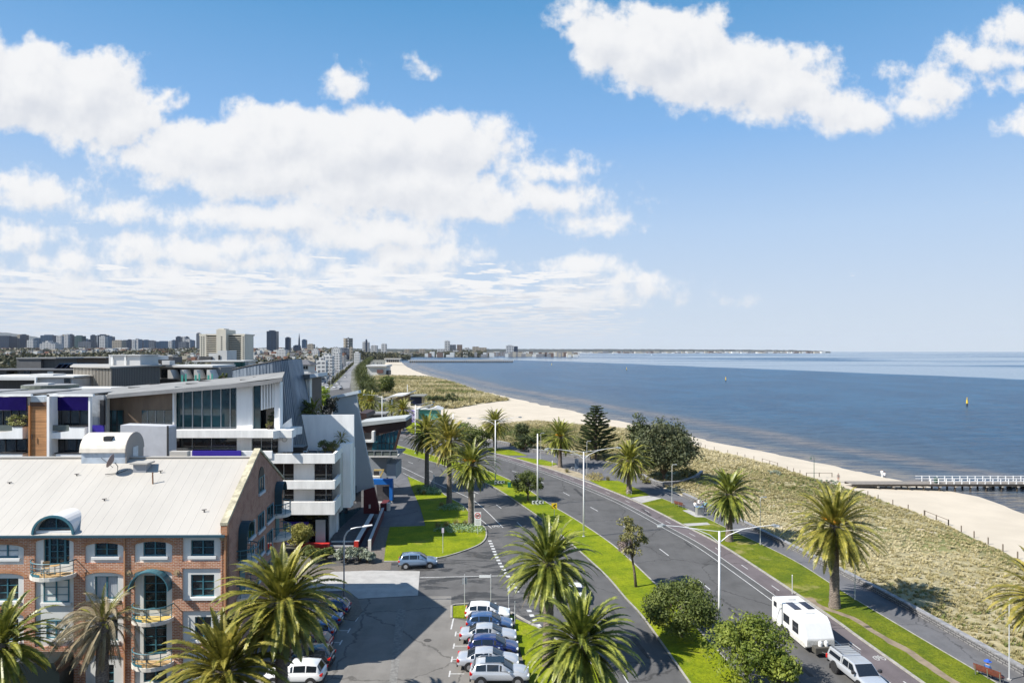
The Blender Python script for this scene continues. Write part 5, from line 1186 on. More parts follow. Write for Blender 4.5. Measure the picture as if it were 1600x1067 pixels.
# people
def person(loc, rz, top, bottom, label, pose='stand', hat=None, s=1.0, skin=(0.45, 0.28, 0.2)):
    """a skinned figure: torso, limbs, head; clothing bands are child meshes"""
    root_name = 'person'
    if pose == 'sit': J = {'pel': (0, 0, .50), 'ch': (-.03, 0, .95), 'nk': (-.02, 0, 1.12), 'hd': (.02, 0, 1.30), 'kneeL': (.44, .12, .50), 'footL': (.45, .13, .05), 'toeL': (.6, .14, .04), 'kneeR': (.44, -.12, .50), 'footR': (.45, -.13, .05), 'toeR': (.6, -.14, .04), 'hipL': (.02, .1, .48), 'hipR': (.02, -.1, .48), 'elL': (.10, .24, .76), 'haL': (.34, .16, .64), 'elR': (.10, -.24, .76), 'haR': (.34, -.16, .64)}
    else: J = {'pel': (0, 0, .95), 'ch': (0, 0, 1.32), 'nk': (0, 0, 1.48), 'hd': (.02, 0, 1.66), 'kneeL': (.12, .1, .50), 'footL': (.02, .1, .06), 'toeL': (.18, .12, .03), 'kneeR': (-.02, -.1, .50), 'footR': (-.22, -.1, .08), 'toeR': (-.06, -.12, .03), 'hipL': (.0, .1, .90), 'hipR': (.0, -.1, .90), 'elL': (-.05, .26, 1.12), 'haL': (.10, .24, .88), 'elR': (.0, -.26, 1.12), 'haR': (.14, -.22, .92)}
    J['shL'] = (J['ch'][0], .18, J['ch'][2] + .08); J['shR'] = (J['ch'][0], -.18, J['ch'][2] + .08)
    Rr = {'pel': .14, 'ch': .155, 'nk': .055, 'hd': .10, 'hipL': .10, 'hipR': .10, 'kneeL': .065, 'kneeR': .065, 'footL': .045, 'footR': .045, 'toeL': .035, 'toeR': .035, 'shL': .065, 'shR': .065, 'elL': .042, 'elR': .042, 'haL': .032, 'haR': .032}
    E_ = [('pel', 'ch'), ('ch', 'nk'), ('nk', 'hd'), ('pel', 'hipL'), ('hipL', 'kneeL'), ('kneeL', 'footL'), ('footL', 'toeL'), ('pel', 'hipR'), ('hipR', 'kneeR'), ('kneeR', 'footR'), ('footR', 'toeR'), ('ch', 'shL'), ('shL', 'elL'), ('elL', 'haL'), ('ch', 'shR'), ('shR', 'elR'), ('elR', 'haR')]
    # short finger chains off each hand
    for sd in ('L', 'R'):
        h = Vector(J['ha' + sd]); e = Vector(J['el' + sd]); d = (h - e).normalized(); o = d.cross(Vector((0, 0, 1))).normalized()
        for f in range(5):
            nm = f'f{f}{sd}'; ln = [.06, .085, .095, .085, .065][f]; off = o * ((f - 2) * .018) + (o * -.03 if f == 0 else Vector((0, 0, 0)))
            J[nm] = tuple(h + d * .03 + off + d * ln); Rr[nm] = .009; E_.append(('ha' + sd, nm))
    keys = list(J); me = bpy.data.meshes.new('person'); me.from_pydata([tuple(Vector(J[k]) * s) for k in keys], [(keys.index(a), keys.index(b)) for a, b in E_], [])
    o = bpy.data.objects.new('person', me); link(o); o.location = loc; o.rotation_euler = (0, 0, rz)
    sk = o.modifiers.new('skin', 'SKIN'); 
    for i, k in enumerate(keys): me.skin_vertices[0].data[i].radius = (Rr[k] * s, Rr[k] * s * (.78 if k in ('pel', 'ch') else 1))
    me.skin_vertices[0].data[0].use_root = True
    ss = o.modifiers.new('sub', 'SUBSURF'); ss.levels = 1; ss.render_levels = 1
    # clothes colours by height through a procedural material
    zt = J['nk'][2] - .03; zm = J['pel'][2] + .02; 
    m_ = bpy.data.materials.new('clothed'); m_.use_nodes = True; t = NT(m_.node_tree); tc = t.node('ShaderNodeTexCoord'); sp = t.node('ShaderNodeSeparateXYZ', {0: (tc, 3)})
    c = t.mix(t.m('GREATER_THAN', (sp, 2), zm * s), bottom, top); c = t.mix(t.m('GREATER_THAN', (sp, 2), zt * s), c, skin); 
    t.l.new(c.outputs[2], t.n['Principled BSDF'].inputs['Base Color']); t.n['Principled BSDF'].inputs['Roughness'].default_value = .8
    me.materials.append(m_)
    hc = Vector(J['hd']) * s; hb = MB()
    for i in range(5):
        pass
    hb.tube([tuple(hc + Vector((-.02, 0, -.02))), tuple(hc + Vector((-.02, 0, .06))), tuple(hc + Vector((-.01, 0, .125)))], [.112 * s, .108 * s, .05 * s], 12)
    if hat: 
        hb2 = MB(); hb2.tube([tuple(hc + Vector((0, 0, .03))), tuple(hc + Vector((0, 0, .05)))], [.27 * s, .26 * s], 16); hb2.tube([tuple(hc + Vector((0, 0, .05))), tuple(hc + Vector((0, 0, .16))), tuple(hc + Vector((0, 0, .2)))], [.17 * s, .14 * s, .06 * s], 14); hb2.build('hat', mat('hat_blue', hat, .8), o)
    hb.build('hair', mat('hair_dark', (0.03, 0.02, 0.015), .8), o)
    tag(o, label, 'person'); return o
p = G(1543, 1060); person((p[0], p[1], .0), 2.1 - math.pi / 2 - .0, (.05, .12, .3), (.04, .05, .1), 'seated person in a wide blue sun hat on the bottom right bench', 'sit', (0.03, 0.10, 0.45), 1.0)
for i, (x, y, tp, bt, lab, ps, rz) in enumerate([(1086, 800, (.75, .75, .75), (.04, .05, .08), 'person in a white top left of the steel bin', 'stand', .6), (1092, 796, (.70, .66, .66), (.1, .1, .12), 'person in a pale top just behind the steel bin', 'stand', 3.5),
    (1098, 800, (.08, .12, .3), (.03, .03, .04), 'person in a dark blue top right of the steel bin', 'stand', 2.4), (1102, 799, (.35, .6, .7), (.02, .02, .03), 'person in a light blue top and black trousers by the wall', 'stand', 1.6)]):
    q = G(x, y); person((q[0], q[1], .03), rz, tp, bt, lab, ps)
for (x, y, tp, bt, lab, pose) in [(1310, 753, (.12, .1, .1), (.35, .2, .15), 'person standing at the start of the jetty boardwalk', 'stand'), (1378, 746, (.75, .75, .75), (.7, .7, .7), 'person in white on the sand beside the water', 'stand'), (1382, 746.6, (.7, .7, .72), (.1, .1, .1), 'person bending beside the one in white on the sand', 'sit'), (672, 584, (.05, .05, .06), (.05, .05, .06), 'tiny dark figure far along the beach', 'stand')]:
    q = GT(x, y); person(q, 1.0, tp, bt, lab, pose)
# steel bin box
p = G(1093, 805); r_ = empty('drinking_station', (p[0], p[1], .03), .2, 'square steel bin enclosure beside the group of people', 'bin')
MB().box(-.55, .55, -.4, .4, 0, 1.25).build('cabinet', mat('steel_bin', (0.38, 0.38, 0.37), .4, metal=.5), r_, bevel=.03); MB().box(-.6, .6, -.45, .45, 1.25, 1.33).build('lid', mat('bin_lid', (0.15, 0.22, 0.32), .4), r_, bevel=.02); MB().cyl((.1, -.405, .8), .12, .01, 10).build('emblem', trim_m, r_)
for (x, y, lab) in [(905, 739, 'leftmost bike hoop on the plaza by the information totem'), (895, 736, 'second bike hoop on the plaza by the information totem'), (983, 774, 'steel hoop beside the palm on the small lawn')]:
    q = G(x, y); o = MB().tube([(-.35, 0, 0), (-.35, 0, .7), (-.2, 0, .85), (.2, 0, .85), (.35, 0, .7), (.35, 0, 0)], .03, 6).build('bike_hoop', lamp_m, None); o.location = (q[0], q[1], .03); tag(o, lab, 'bike hoop')
# stone wall along the path
stone = bpy.data.materials.new('bluestone_wall'); stone.use_nodes = True
def _st():
    t = NT(stone.node_tree); b = t.n['Principled BSDF']; tc = t.node('ShaderNodeTexCoord'); sp = t.node('ShaderNodeSeparateXYZ', {0: (tc, 3)})
    v = t.node('ShaderNodeCombineXYZ', {0: t.m('ADD', (sp, 1), (sp, 0)), 1: (sp, 2), 2: 0.0})
    br = t.node('ShaderNodeTexBrick', {'Vector': v, 'Color1': (.16, .16, .165, 1), 'Color2': (.30, .29, .28, 1), 'Mortar': (.03, .03, .03, 1), 'Scale': 1.0, 'Mortar Size': .035, 'Brick Width': .55, 'Row Height': .2, 'Bias': 0.0})
    n = t.node('ShaderNodeTexNoise', {'Vector': (tc, 3), 'Scale': 5.0, 'Detail': 5.0}); c = t.mix(t.m('MULTIPLY', n, .6), br, (.10, .10, .11)); t.l.new(c.outputs[2], b.inputs['Base Color']); b.inputs['Roughness'].default_value = .9
    bp = t.node('ShaderNodeBump', {'Height': (br, 1), 'Strength': -.8, 'Distance': .05}); t.l.new(bp.outputs[0], b.inputs['Normal'])
_st()
def wall_along(line, h, w, label, cap=True):
    root = empty('stone_wall', (0, 0, 0), 0, label, 'wall'); m = MB(); o = offset(line, -w); c = MB(); a1 = offset(line, .04); o1 = offset(line, -w - .04)
    for i in range(len(line) - 1):
        m.prism([tuple(line[i][:2]), tuple(line[i + 1][:2]), tuple(o[i + 1]), tuple(o[i])], -.3, h)
        c.prism([a1[i], a1[i + 1], o1[i + 1], o1[i]], h, h + .09)
    m.build('wall', stone, root); c.build('coping', mat('bluestone_cap', (0.24, 0.24, 0.25), .85, noise=.25, nscale=2), root)
wall_along([p for p in PP2 if p[1] < 118], .55, .42, 'long low bluestone wall between the path and the dunes')
wall_along(W([(1035, 762), (1022, 759), (1008, 752), (1003, 748)]), .9, .45, 'short curved stone wall left of the dark shade by the bushy tree')
wall_along(smooth_line(W([(1036, 759), (1062, 757), (1085, 749), (1095, 741)])), .75, .45, 'curved stone wall at the dune below the big dark tree')
wall_along(smooth_line(W([(922, 719), (890, 715), (858, 710), (824, 706)])), .8, .45, 'stone wall behind the sand bed and the fruiting palm')
wall_along(smooth_line(W([(797, 697.5), (780, 694), (762, 691)])), .8, .45, 'far pale stone wall behind the palm by the beach')
# steel handrail on the path wall
hr = empty('handrail', (0, 0, 0), 0, 'thin steel railing on the stone wall near the group of people', 'railing'); m = MB(); seg = smooth_line(W([(1050, 767), (1092, 787), (1135, 807.5)]), 5)
for a, b in zip(seg[:-1], seg[1:]): m.tube([(a[0] + .2, a[1], 1.1), (b[0] + .2, b[1], 1.1)], .02, 4); m.tube([(a[0] + .2, a[1], .8), (b[0] + .2, b[1], .8)], .015, 4)
m.build('rail', lamp_g, hr)
for a in seg: MB().tube([(a[0] + .2, a[1], .5), (a[0] + .2, a[1], 1.12)], .022, 5).build('post', lamp_g, hr)
# dune fence posts
post_m = mat('weathered_timber', (0.16, 0.13, 0.10), .9, noise=.3, nscale=6)
pp = MB().box(-.06, .06, -.06, .06, -.2, .95).build('fence_post', post_m, None, bevel=.01); tag(pp, 'weathered timber post in the sparse line along the edge of the dunes', 'fence post', 'posts along the dune edge')
fp = [GT(x, y) for x, y in [(1102,700),(1116,703.5),(1137,708.5),(1152,712),(1164,715.5),(1178,718.5),(1230,735),(1240,738),(1250,741),(1334,767),(1356,775),(1372,781),(1395,789),(1419,797),(1444,806),(1482,821),(1502,831),(1522,840),(1544,850),(1567,861),(1590,873)]]
pp.location = fp[0]
for q in fp[1:]:
    c = pp.copy(); COL.objects.link(c); c.location = q
def low_rail(a, b, label):
    A_, B_ = Vector(GT(*a)), Vector(GT(*b)); r_ = empty('beach_rail', (0, 0, 0), 0, label, 'rail fence'); m = MB(); m.tube([A_ + Vector((0, 0, .85)), B_ + Vector((0, 0, .85))], .05, 5); m.build('rail', post_m, r_)
    for t in (0, .5, 1):
        q = A_.lerp(B_, t); MB().box(q.x - .06, q.x + .06, q.y - .06, q.y + .06, q.z - .2, q.z + .92).build('post', post_m, r_)
low_rail((1191, 722), (1215, 729), 'timber rail at the dune edge left of the crook lamp'); low_rail((1445, 806), (1482, 821), 'timber rail at the dune edge below the jetty'); low_rail((1260, 745), (1300, 745), 'timber rail beside the beach access path')
# ================================================================ JETTIES, BUOYS, BOATS
timber = mat('jetty_timber', (0.20, 0.18, 0.16), .9, noise=.3, nscale=1.5, stretch=(1, 8, 1)); timber_d = mat('jetty_pile', (0.06, 0.05, 0.04), .9); rail_w = mat('rail_white', (0.80, 0.80, 0.80), .5)
def jetty():
    zd = -.55; D0 = 131.5; D1 = 134.6; X0 = 65.5; X1 = 150
    root = empty('jetty', (X0, D0, zd), 0, 'timber jetty with white railings running out over the sand and water', 'jetty')
    def L(x, y, z): return (x - X0, y - D0, z - zd)
    d = MB(); k = X0
    while k < X1: d.box(k - X0, k - X0 + .26, 0, D1 - D0, -.06, .02 + .006 * math.sin(k * 9)); k += .3
    d.build('deck', timber, root)
    b = MB(); b.box(0, X1 - X0, .05, .25, -.42, -.06); b.box(0, X1 - X0, 2.85, 3.05, -.42, -.06); b.build('beam', timber_d, root)
    x = 70.5; xs = []
    while x < X1: xs.append(x); x += 3.0
    for x in xs:
        for y in (.35, 2.7):
            g_ = MB(); g_.tube([(x - X0, y, -.40), (x - X0, y, -4.0)], .17, 8); g_.build('pile', timber_d, root)
        c = MB(); c.box(x - X0 - .15, x - X0 + .15, -.25, 3.3, -.62, -.42); c.build('crosshead', mat('crosshead', (0.30, 0.28, 0.25), .9), root)
    XR = GX(1447, 133)
    for y, nm in ((.1, 'railing'), (2.95, 'railing')):
        r_ = MB()
        for z in (1.05, .55): r_.box(XR - X0 - (0 if y < 1 else 1.2), X1 - X0, y - .035, y + .035, z - .045, z + .045)
        x = XR + .05
        while x < X1: r_.box(x - X0 - .06, x - X0 + .06, y - .06, y + .06, .0, 1.12); x += 1.5
        r_.build(nm, rail_w, root)
    q = empty('jetty_bin', (GX(1461, 133), 132.6, zd + .02), 0, 'dark green bin on the jetty at the start of the railing', 'bin'); MB().box(-.28, .28, -.3, .3, .08, .95).build('bin', mat('bin_green', (0.01, 0.06, 0.035), .5), q, bevel=.04); MB().box(-.31, .31, -.33, .33, .95, 1.05).build('lid', mat('bin_green', (0, 0, 0)), q, bevel=.03)
jetty()
def rocks():
    rng = np.random.RandomState(4)
    for i, x in enumerate(np.linspace(94, 112, 14)):
        r = rng.uniform(.3, .6); m = MB(); m.tube([(0, 0, -r * .5), (0, 0, 0), (.1 * r, 0, r * .5), (.1, 0, r * .8)], [r * .7, r, r * .7, r * .25], 7); o = m.build('rock', mat('rock_dark', (.05, .05, .045), .9, bump=.5), None, smooth=False); o.location = (x, 135.5 + rng.uniform(-.7, .7), SEA + .1); tag(o, 'dark rock lying in the shallow water under the jetty', 'rock', 'rocks under the jetty')
rocks()
def far_pier():
    z = -.3; D = 1640; z = 1.6; root = empty('far_pier', (-260, D, z), 0, 'long low pier far across the bay on many dark piles', 'pier')
    MB().box(10, 265, 0, 5, .6, 2.4).build('deck', mat('pier_grey', (0.55, 0.53, 0.50), .8), root)
    for i in range(48): MB().box(14 + i * 5.2, 17.4 + i * 5.2, .2, 4.8, -5, .6).build('pile', timber_d, root)
    MB().box(150, 240, 1, 3, 2.4, 4.0).build('shelter', mat('pier_grey2', (0.3, 0.3, 0.3), .8), root)
far_pier()
def buoy(x, y, h, label):
    D = (H - SEA) * F / (y - HZ); root = empty('channel_marker', (GX(x, D), D, SEA), 0, label, 'navigation marker', 'yellow markers on the bay')
    MB().tube([(0, 0, -.5), (0, 0, h * .3)], [.4, .35], 8).build('float', black_sign, root); MB().tube([(0, 0, h * .3), (0, 0, h * .75)], [.45, .25], 8).build('body', mat('marker_yellow', (0.75, 0.50, 0.02), .5), root)
    t = MB(); t.tube([(0, 0, h * .75), (0, 0, h * .85)], .08, 6); t.tube([(-.3, 0, h * .84), (.3, 0, h)], .08, 5); t.tube([(.3, 0, h * .84), (-.3, 0, h)], .08, 5); t.build('topmark', mat('marker_yellow', (0, 0, 0)), root)
buoy(1511, 634, 4.2, 'nearest yellow marker, on the right of the bay'); buoy(1134, 596, 4.6, 'yellow marker in the middle of the bay'); buoy(979, 579, 5.0, 'yellow marker left of the middle one'); buoy(862, 571.5, 5.0, 'tiny farthest yellow marker near the pier end')
def sail(x, y, h, label):
    D = (H - SEA) * F / (y - HZ); root = empty('sailing_boat', (GX(x, D), D, SEA), 0, label, 'boat', 'boats off the marina')
    MB().prism([(-4, -1), (4, -1), (5.5, 0), (4, 1), (-4, 1)], -.2, 1.2).build('hull', rail_w, root); MB().tube([(0, 0, 1), (0, 0, h)], .12, 5).build('mast', rail_w, root)
    MB().prism([(-3.6, 2), (-.2, 2), (-.2, h * .95)], -.05, .05, 'y').build('sail', rail_w, root)
sail(1018, 555.2, 17, 'lone white sail far out in front of the distant shore')
for i in range(26):
    x = 735 + i * 7.4 + rnd.uniform(-2, 2); D = rnd.uniform(2600, 3100); o = MB(); o.prism([(-5, -1.2), (5, -1.2), (6, 0), (5, 1.2), (-5, 1.2)], 0, 1.6); o.tube([(0, 0, 1), (0, 0, rnd.uniform(12, 20))], .18, 4); o.box(-3, 1.5, -.8, .8, 1.6, 2.4)
    q = o.build('moored_boat', rail_w, None); q.location = (GX(x, D), D + 1200, SEA); tag(q, 'tiny white moored boat with a mast in the distant marina', 'boat', 'boats in the distant marina')
# ================================================================ BRICK WAREHOUSE
def brickmat(name, c1, c2, mo, s=1.0):
    m = bpy.data.materials.new(name); m.use_nodes = True; t = NT(m.node_tree); b = t.n['Principled BSDF']; tc = t.node('ShaderNodeTexCoord'); sp = t.node('ShaderNodeSeparateXYZ', {0: (tc, 3)})
    v = t.node('ShaderNodeCombineXYZ', {0: t.m('ADD', (sp, 1), (sp, 0)), 1: (sp, 2), 2: 0.0})
    br = t.node('ShaderNodeTexBrick', {'Vector': v, 'Color1': (*c1, 1), 'Color2': (*c2, 1), 'Mortar': (*mo, 1), 'Scale': s, 'Mortar Size': .018, 'Brick Width': .36, 'Row Height': .12, 'Mortar Smooth': .2})
    n = t.node('ShaderNodeTexNoise', {'Vector': (tc, 3), 'Scale': 1.3, 'Detail': 6.0}); n2 = t.node('ShaderNodeTexNoise', {'Vector': (tc, 3), 'Scale': 9.0, 'Detail': 2.0})
    c = t.mix(t.m('MULTIPLY', t.ramp(n, .45, .7), .45), br, tuple(x * .6 for x in c1)); c = t.mix(t.m('MULTIPLY', t.ramp(n2, .55, .7), .5), c, tuple(min(1, x * 1.5) for x in c2))
    t.l.new(c.outputs[2], b.inputs['Base Color']); b.inputs['Roughness'].default_value = .9
    bp = t.node('ShaderNodeBump', {'Height': (br, 1), 'Strength': -.5, 'Distance': .02}); t.l.new(bp.outputs[0], b.inputs['Normal']); return m
brick = brickmat('brick', (0.34, 0.105, 0.045), (0.44, 0.185, 0.09), (0.66, 0.54, 0.43)); brick_o = brickmat('brick_orange', (0.42, 0.155, 0.06), (0.50, 0.21, 0.09), (0.45, 0.33, 0.24))
render_m = mat('grey_render', (0.68, 0.68, 0.645), .9, noise=.07, nscale=.8); teal = mat('teal_paint', (0.045, 0.15, 0.19), .5); sill_m = mat('sill_white', (0.74, 0.73, 0.70), .8)
gls = mat('window_glass', (0.02, 0.028, 0.03), .06, noise=.5, nscale=1.5, spec=.7); blind = mat('window_blind', (0.60, 0.62, 0.62), .6, noise=.1, nscale=3); slab_m = mat('balcony_slab', (0.62, 0.59, 0.53), .9, noise=.15, nscale=2); deck_m = mat('timber_floor', (0.45, 0.30, 0.14), .7, noise=.2, nscale=3)
roofcream = mat('cream_metal_roof', (0.42, 0.395, 0.355), .55, noise=.05, nscale=.35, stretch=(1, .3, 1)); 
moss = mat('coping_mossy', (0.42, 0.38, 0.27), .95, noise=.35, nscale=1.6, col2=None)
BX, BY = -21.46, 51.45
def BF(u, v, z): return (BX + u - .10 * v, BY + .012 * u + .995 * v, z)
K = 51.45 / F
def U(x): return (x - 355) * K
def Zf(y): return H - (y - HZ) * K
bw = empty('brick_warehouse', (0, 0, 0), 0, 'red brick warehouse apartments with a cream metal roof and teal windows', 'building')
bays = {
 'A': (-97, -37, [(849, 880, .5), (894, 945, 1), (955, 1008, 1), (1021, 1066, 1)]), 'B': (-20, 40, [(849, 880.6, 1), (894, 945, 1), (955, 1008, 1), (1021, 1066, 1)]),
 'C': (56.7, 117, [(840, 1009, 1), (1017, 1067, 0)]), 'D': (134, 194, [(847, 879, 1), (893, 940, 1), (955, 1008, 1), (1021, 1067, 1)]),
 'E': (210.8, 269.6, [(845, 878, 1), (889.5, 1067, 1)]), 'F': (285.3, 344.8, [(836, 877, 0), (887.6, 938, 0), (953.8, 1004, 0), (1018, 1067, 0)])}
wl_ = MB(BF); T_ = .45
xs_prev = -420; top_y = 832
for kx in 'ABCDEF':
    a, b, ops = bays[kx]; wl_.box(U(xs_prev), U(a), 0, T_, 0, Zf(top_y)); xs_prev = b; y = top_y
    for (y0, y1, arch) in ops:
        if y0 > y: wl_.box(U(a), U(b), 0, T_, Zf(y0), Zf(y))
        y = y1
    if y < 1067: wl_.box(U(a), U(b), 0, T_, 0, Zf(y))
wl_.box(U(xs_prev), 0, 0, T_, 0, Zf(top_y))
wl_.build('front_wall', brick, bw)
ar = MB(BF); ao = MB(BF)
def arch_fill(a, b, y0, rise):
    ua, ub = U(a), U(b); um = (ua + ub) / 2; hw = (ub - ua) / 2; z1 = Zf(y0); n = 10
    pts = [(ua + .002, z1 - .002), (ub - .002, z1 - .002)] + [(um + hw * math.cos(math.pi * (i) / n) * .999, z1 - rise + rise * math.sin(math.pi * i / n) * .93) for i in range(n + 1)]
    ar.prism(pts, .003, .13, 'y')
    for i in range(n):
        t0, t1 = math.pi * i / n, math.pi * (i + 1) / n
        q = lambda t, o: (um + (hw + o) * math.cos(t), z1 - rise + (rise + o) * math.sin(t) * .97)
        ao.prism([q(t0, .02), q(t1, .02), q(t1, .30), q(t0, .30)], -.02, -.001, 'y')
for kx in 'ABCDEF':
    a, b, ops = bays[kx]
    for (y0, y1, arch) in ops:
        if arch: arch_fill(a, b, y0, .34)
ar.build('arch_infill', brick, bw); ao.build('arch_bricks', brick_o, bw)
q_ = MB(BF)
for (a, b) in ((344.8, 349),): pass
q_.box(U(349.5), U(355), -.03, -.001, 0, Zf(833)); q_.build('corner_bricks', brick_o, bw)
pn = MB(BF)
def panel(a, b, y0, y1, w=None):
    """rendered recess with an optional window opening (x0, x1, y0, y1)"""
    v0, v1 = .13, .40; ua, ub, zt, zb = U(a), U(b), Zf(y0), Zf(y1)
    if not w: pn.box(ua, ub, v0, v1, zb, zt); return
    wa, wb, wt, wbm = U(w[0]), U(w[1]), Zf(w[2]), Zf(w[3])
    pn.box(ua, wa, v0, v1, zb, zt); pn.box(wb, ub, v0, v1, zb, zt); pn.box(wa, wb, v0, v1, wt, zt); pn.box(wa, wb, v0, v1, zb, wbm)
def window(x0, x1, y0, y1, cols=2, rows=2, name='window', pane=None, sill=True, v=.24, F_=None, label=None):
    a, b, zt, zb = U(x0), U(x1), Zf(y0), Zf(y1); f = MB(BF); t = .075
    f.box(a, a + t, v, v + .1, zb, zt); f.box(b - t, b, v, v + .1, zb, zt); f.box(a + t, b - t, v, v + .1, zt - t, zt); f.box(a + t, b - t, v, v + .1, zb, zb + t * 1.3)
    for i in range(1, cols): x = a + (b - a) * i / cols; f.box(x - .05, x + .05, v + .005, v + .09, zb + t, zt - t)
    for i in range(1, rows): z = zb + (zt - zb) * i / rows; f.box(a + t, b - t, v + .015, v + .08, z - .02, z + .02)
    w = f.build(name, teal, bw)
    p = MB(BF).box(a + t * .5, b - t * .5, v + .085, v + .10, zb + .02, zt - .02).build('pane', pane or gls, w)
    if sill: s_ = MB(BF).box(a - .18, b + .18, -.06, v, zb - .20, zb - .002).build('sill', sill_m, w)
    if label: w['label'] = label
for kx, dx in (('A', -77), ('B', 0)):
    for (y0, y1, wy0, wy1, r, pn_) in [(849, 880.6, 849.5, 871, 1, blind), (894, 945, 902.6, 938, 3, gls), (955, 1008, 966, 1000, 3, gls)]:
        panel(-20 + dx, 40 + dx, y0, y1, (-7 + dx, 30 + dx, wy0, wy1)); window(-7 + dx, 30 + dx, wy0, wy1, 2, r + 1 if r == 1 else r, pane=pn_)
    panel(-20 + dx, 40 + dx, 1021, 1066)
panel(134, 194, 847, 879, (148, 184, 847.5, 869)); window(148, 184, 847.5, 869)
panel(134, 194, 893, 940, (148, 184, 900, 936)); window(148, 184, 900, 936, 2, 1, pane=mat('curtain', (0.38, 0.40, 0.42), .7, noise=.3, nscale=9, stretch=(3, 3, .1)))
panel(134, 194, 955, 1008, (148, 184, 966, 1001)); window(148, 184, 966, 1001, 2, 3)
panel(134, 194, 1021, 1067, (163, 178, 1038, 1067)); window(163, 178, 1038, 1066, 1, 2, sill=False)
panel(210.8, 269.6, 845, 878, (223.5, 259, 846, 869)); window(223.5, 259, 846, 869)
for (y0, y1, wx0, wx1, wy0, wy1, r) in [(836, 877, 297.6, 334, 844, 868.6, 2), (887.6, 938, 297.6, 334, 898, 933, 3), (953.8, 1004, 303.8, 329.3, 964, 999.4, 2)]:
    panel(285.3, 344.8, y0, y1, (wx0, wx1, wy0, wy1)); window(wx0, wx1, wy0, wy1, 2, r)
panel(285.3, 344.8, 1018, 1067)
# bay E with french doors and two balconies
panel(210.8, 269.6, 889.5, 1067, (224, 260, 898.7, 1066)); 
window(224, 260, 898.7, 953, 2, 4, 'french_door', sill=False); window(224, 260, 969, 1022, 2, 4, 'french_door', sill=False)
MB(BF).box(U(224), U(260), .26, .36, Zf(969), Zf(953)).build('spandrel', render_m, bw); window(224, 260, 1045, 1066, 2, 1, 'door', sill=False); MB(BF).box(U(224), U(260), .26, .36, Zf(1045), Zf(1022)).build('spandrel', render_m, bw)
# bay C
panel(56.7, 117, 840, 1009, (69, 109, 840.5, 882)); window(69, 77, 841, 882, 1, 3, 'side_light', sill=False); window(77, 101, 841, 882, 2, 4, 'french_door', sill=False); window(101, 109, 841, 882, 1, 3, 'side_light', sill=False)
wp = MB(BF)
window(69.4, 109, 904.5, 940, 2, 3, pane=blind, v=.06); window(74, 104, 968, 996, 2, 2, v=.06)
pn.build('rendered_panel', render_m, bw)
def balcony(xc, ylo, yrail, rx, ry, fr, uc=None, name='balcony', floor=deck_m):
    """curved balcony: slab, floor and bowed rails; fr maps (u, outward, z)"""
    zs = ylo; n = 14; root = None
    arc = lambda r1, r2: [(uc + r1 * math.cos(math.pi + math.pi * i / n), r2 * math.sin(math.pi + math.pi * i / n)) for i in range(n + 1)]
    s_ = MB(fr); s_.prism(arc(rx, ry), zs - .28, zs, 'z'); o = s_.build(name, slab_m, bw)
    s_ = MB(fr); s_.prism(arc(rx * .93, ry * .93), zs + .001, zs + .03, 'z'); s_.build('floor', floor, o)
    r_ = MB(fr)
    for hz, w_ in ((1.0, .045), (.66, .02), (.36, .02)):
        p = arc(rx * .97, ry * .97); r_.tube([fr_p + (zs + hz,) for fr_p in p], w_, 5) if False else None
        for a, b in zip(p[:-1], p[1:]): r_.tube([(a[0], a[1], zs + hz), (b[0], b[1], zs + hz)], w_, 5)
    p = arc(rx * .97, ry * .97)
    for i in (1, 4, 7, 10, 13): r_.tube([(p[i][0], p[i][1], zs), (p[i][0], p[i][1], zs + 1.0)], .03, 5)
    for i in range(7):  # solid lower band at the left end
        if i < 6 and name == 'balcony': r_.faces([(p[i][0], p[i][1], zs + .02), (p[i + 1][0], p[i + 1][1], zs + .02), (p[i + 1][0], p[i + 1][1], zs + .22), (p[i][0], p[i][1], zs + .22)], [(0, 1, 2, 3)])
    r_.build('rail', teal, o, fix=False)
    return o
balcony(0, Zf(893), 0, 1.66, 1.35, BF, uc=U(87)); balcony(0, Zf(962), 0, 1.55, 1.3, BF, uc=U(240.5), floor=mat('yellow_floor', (0.55, 0.40, 0.12), .7)); balcony(0, Zf(1031), 0, 1.55, 1.3, BF, uc=U(240.5))
ch = empty('balcony_chair', BF(U(80), -.55, Zf(893) + .03), .4, 'small tan chair on the top left curved balcony', 'chair')
MB().box(-.22, .22, -.22, .22, .40, .45).build('seat', deck_m, ch); MB().box(-.22, .22, .18, .22, .5, .9).build('backrest', deck_m, ch)
for a in (-.19, .19):
    for b in (-.19, .19): MB().box(a - .02, a + .02, b - .02, b + .02, 0, .4).build('leg', teal, ch)
tb_ = empty('balcony_table', BF(U(95), -.6, Zf(893) + .03), 0, 'small round table on the top left curved balcony', 'table'); MB().cyl((0, 0, .68), .32, .03, 14).build('tabletop', deck_m, tb_); MB().cyl((0, 0, 0), .03, .68, 6).build('pedestal', teal, tb_)
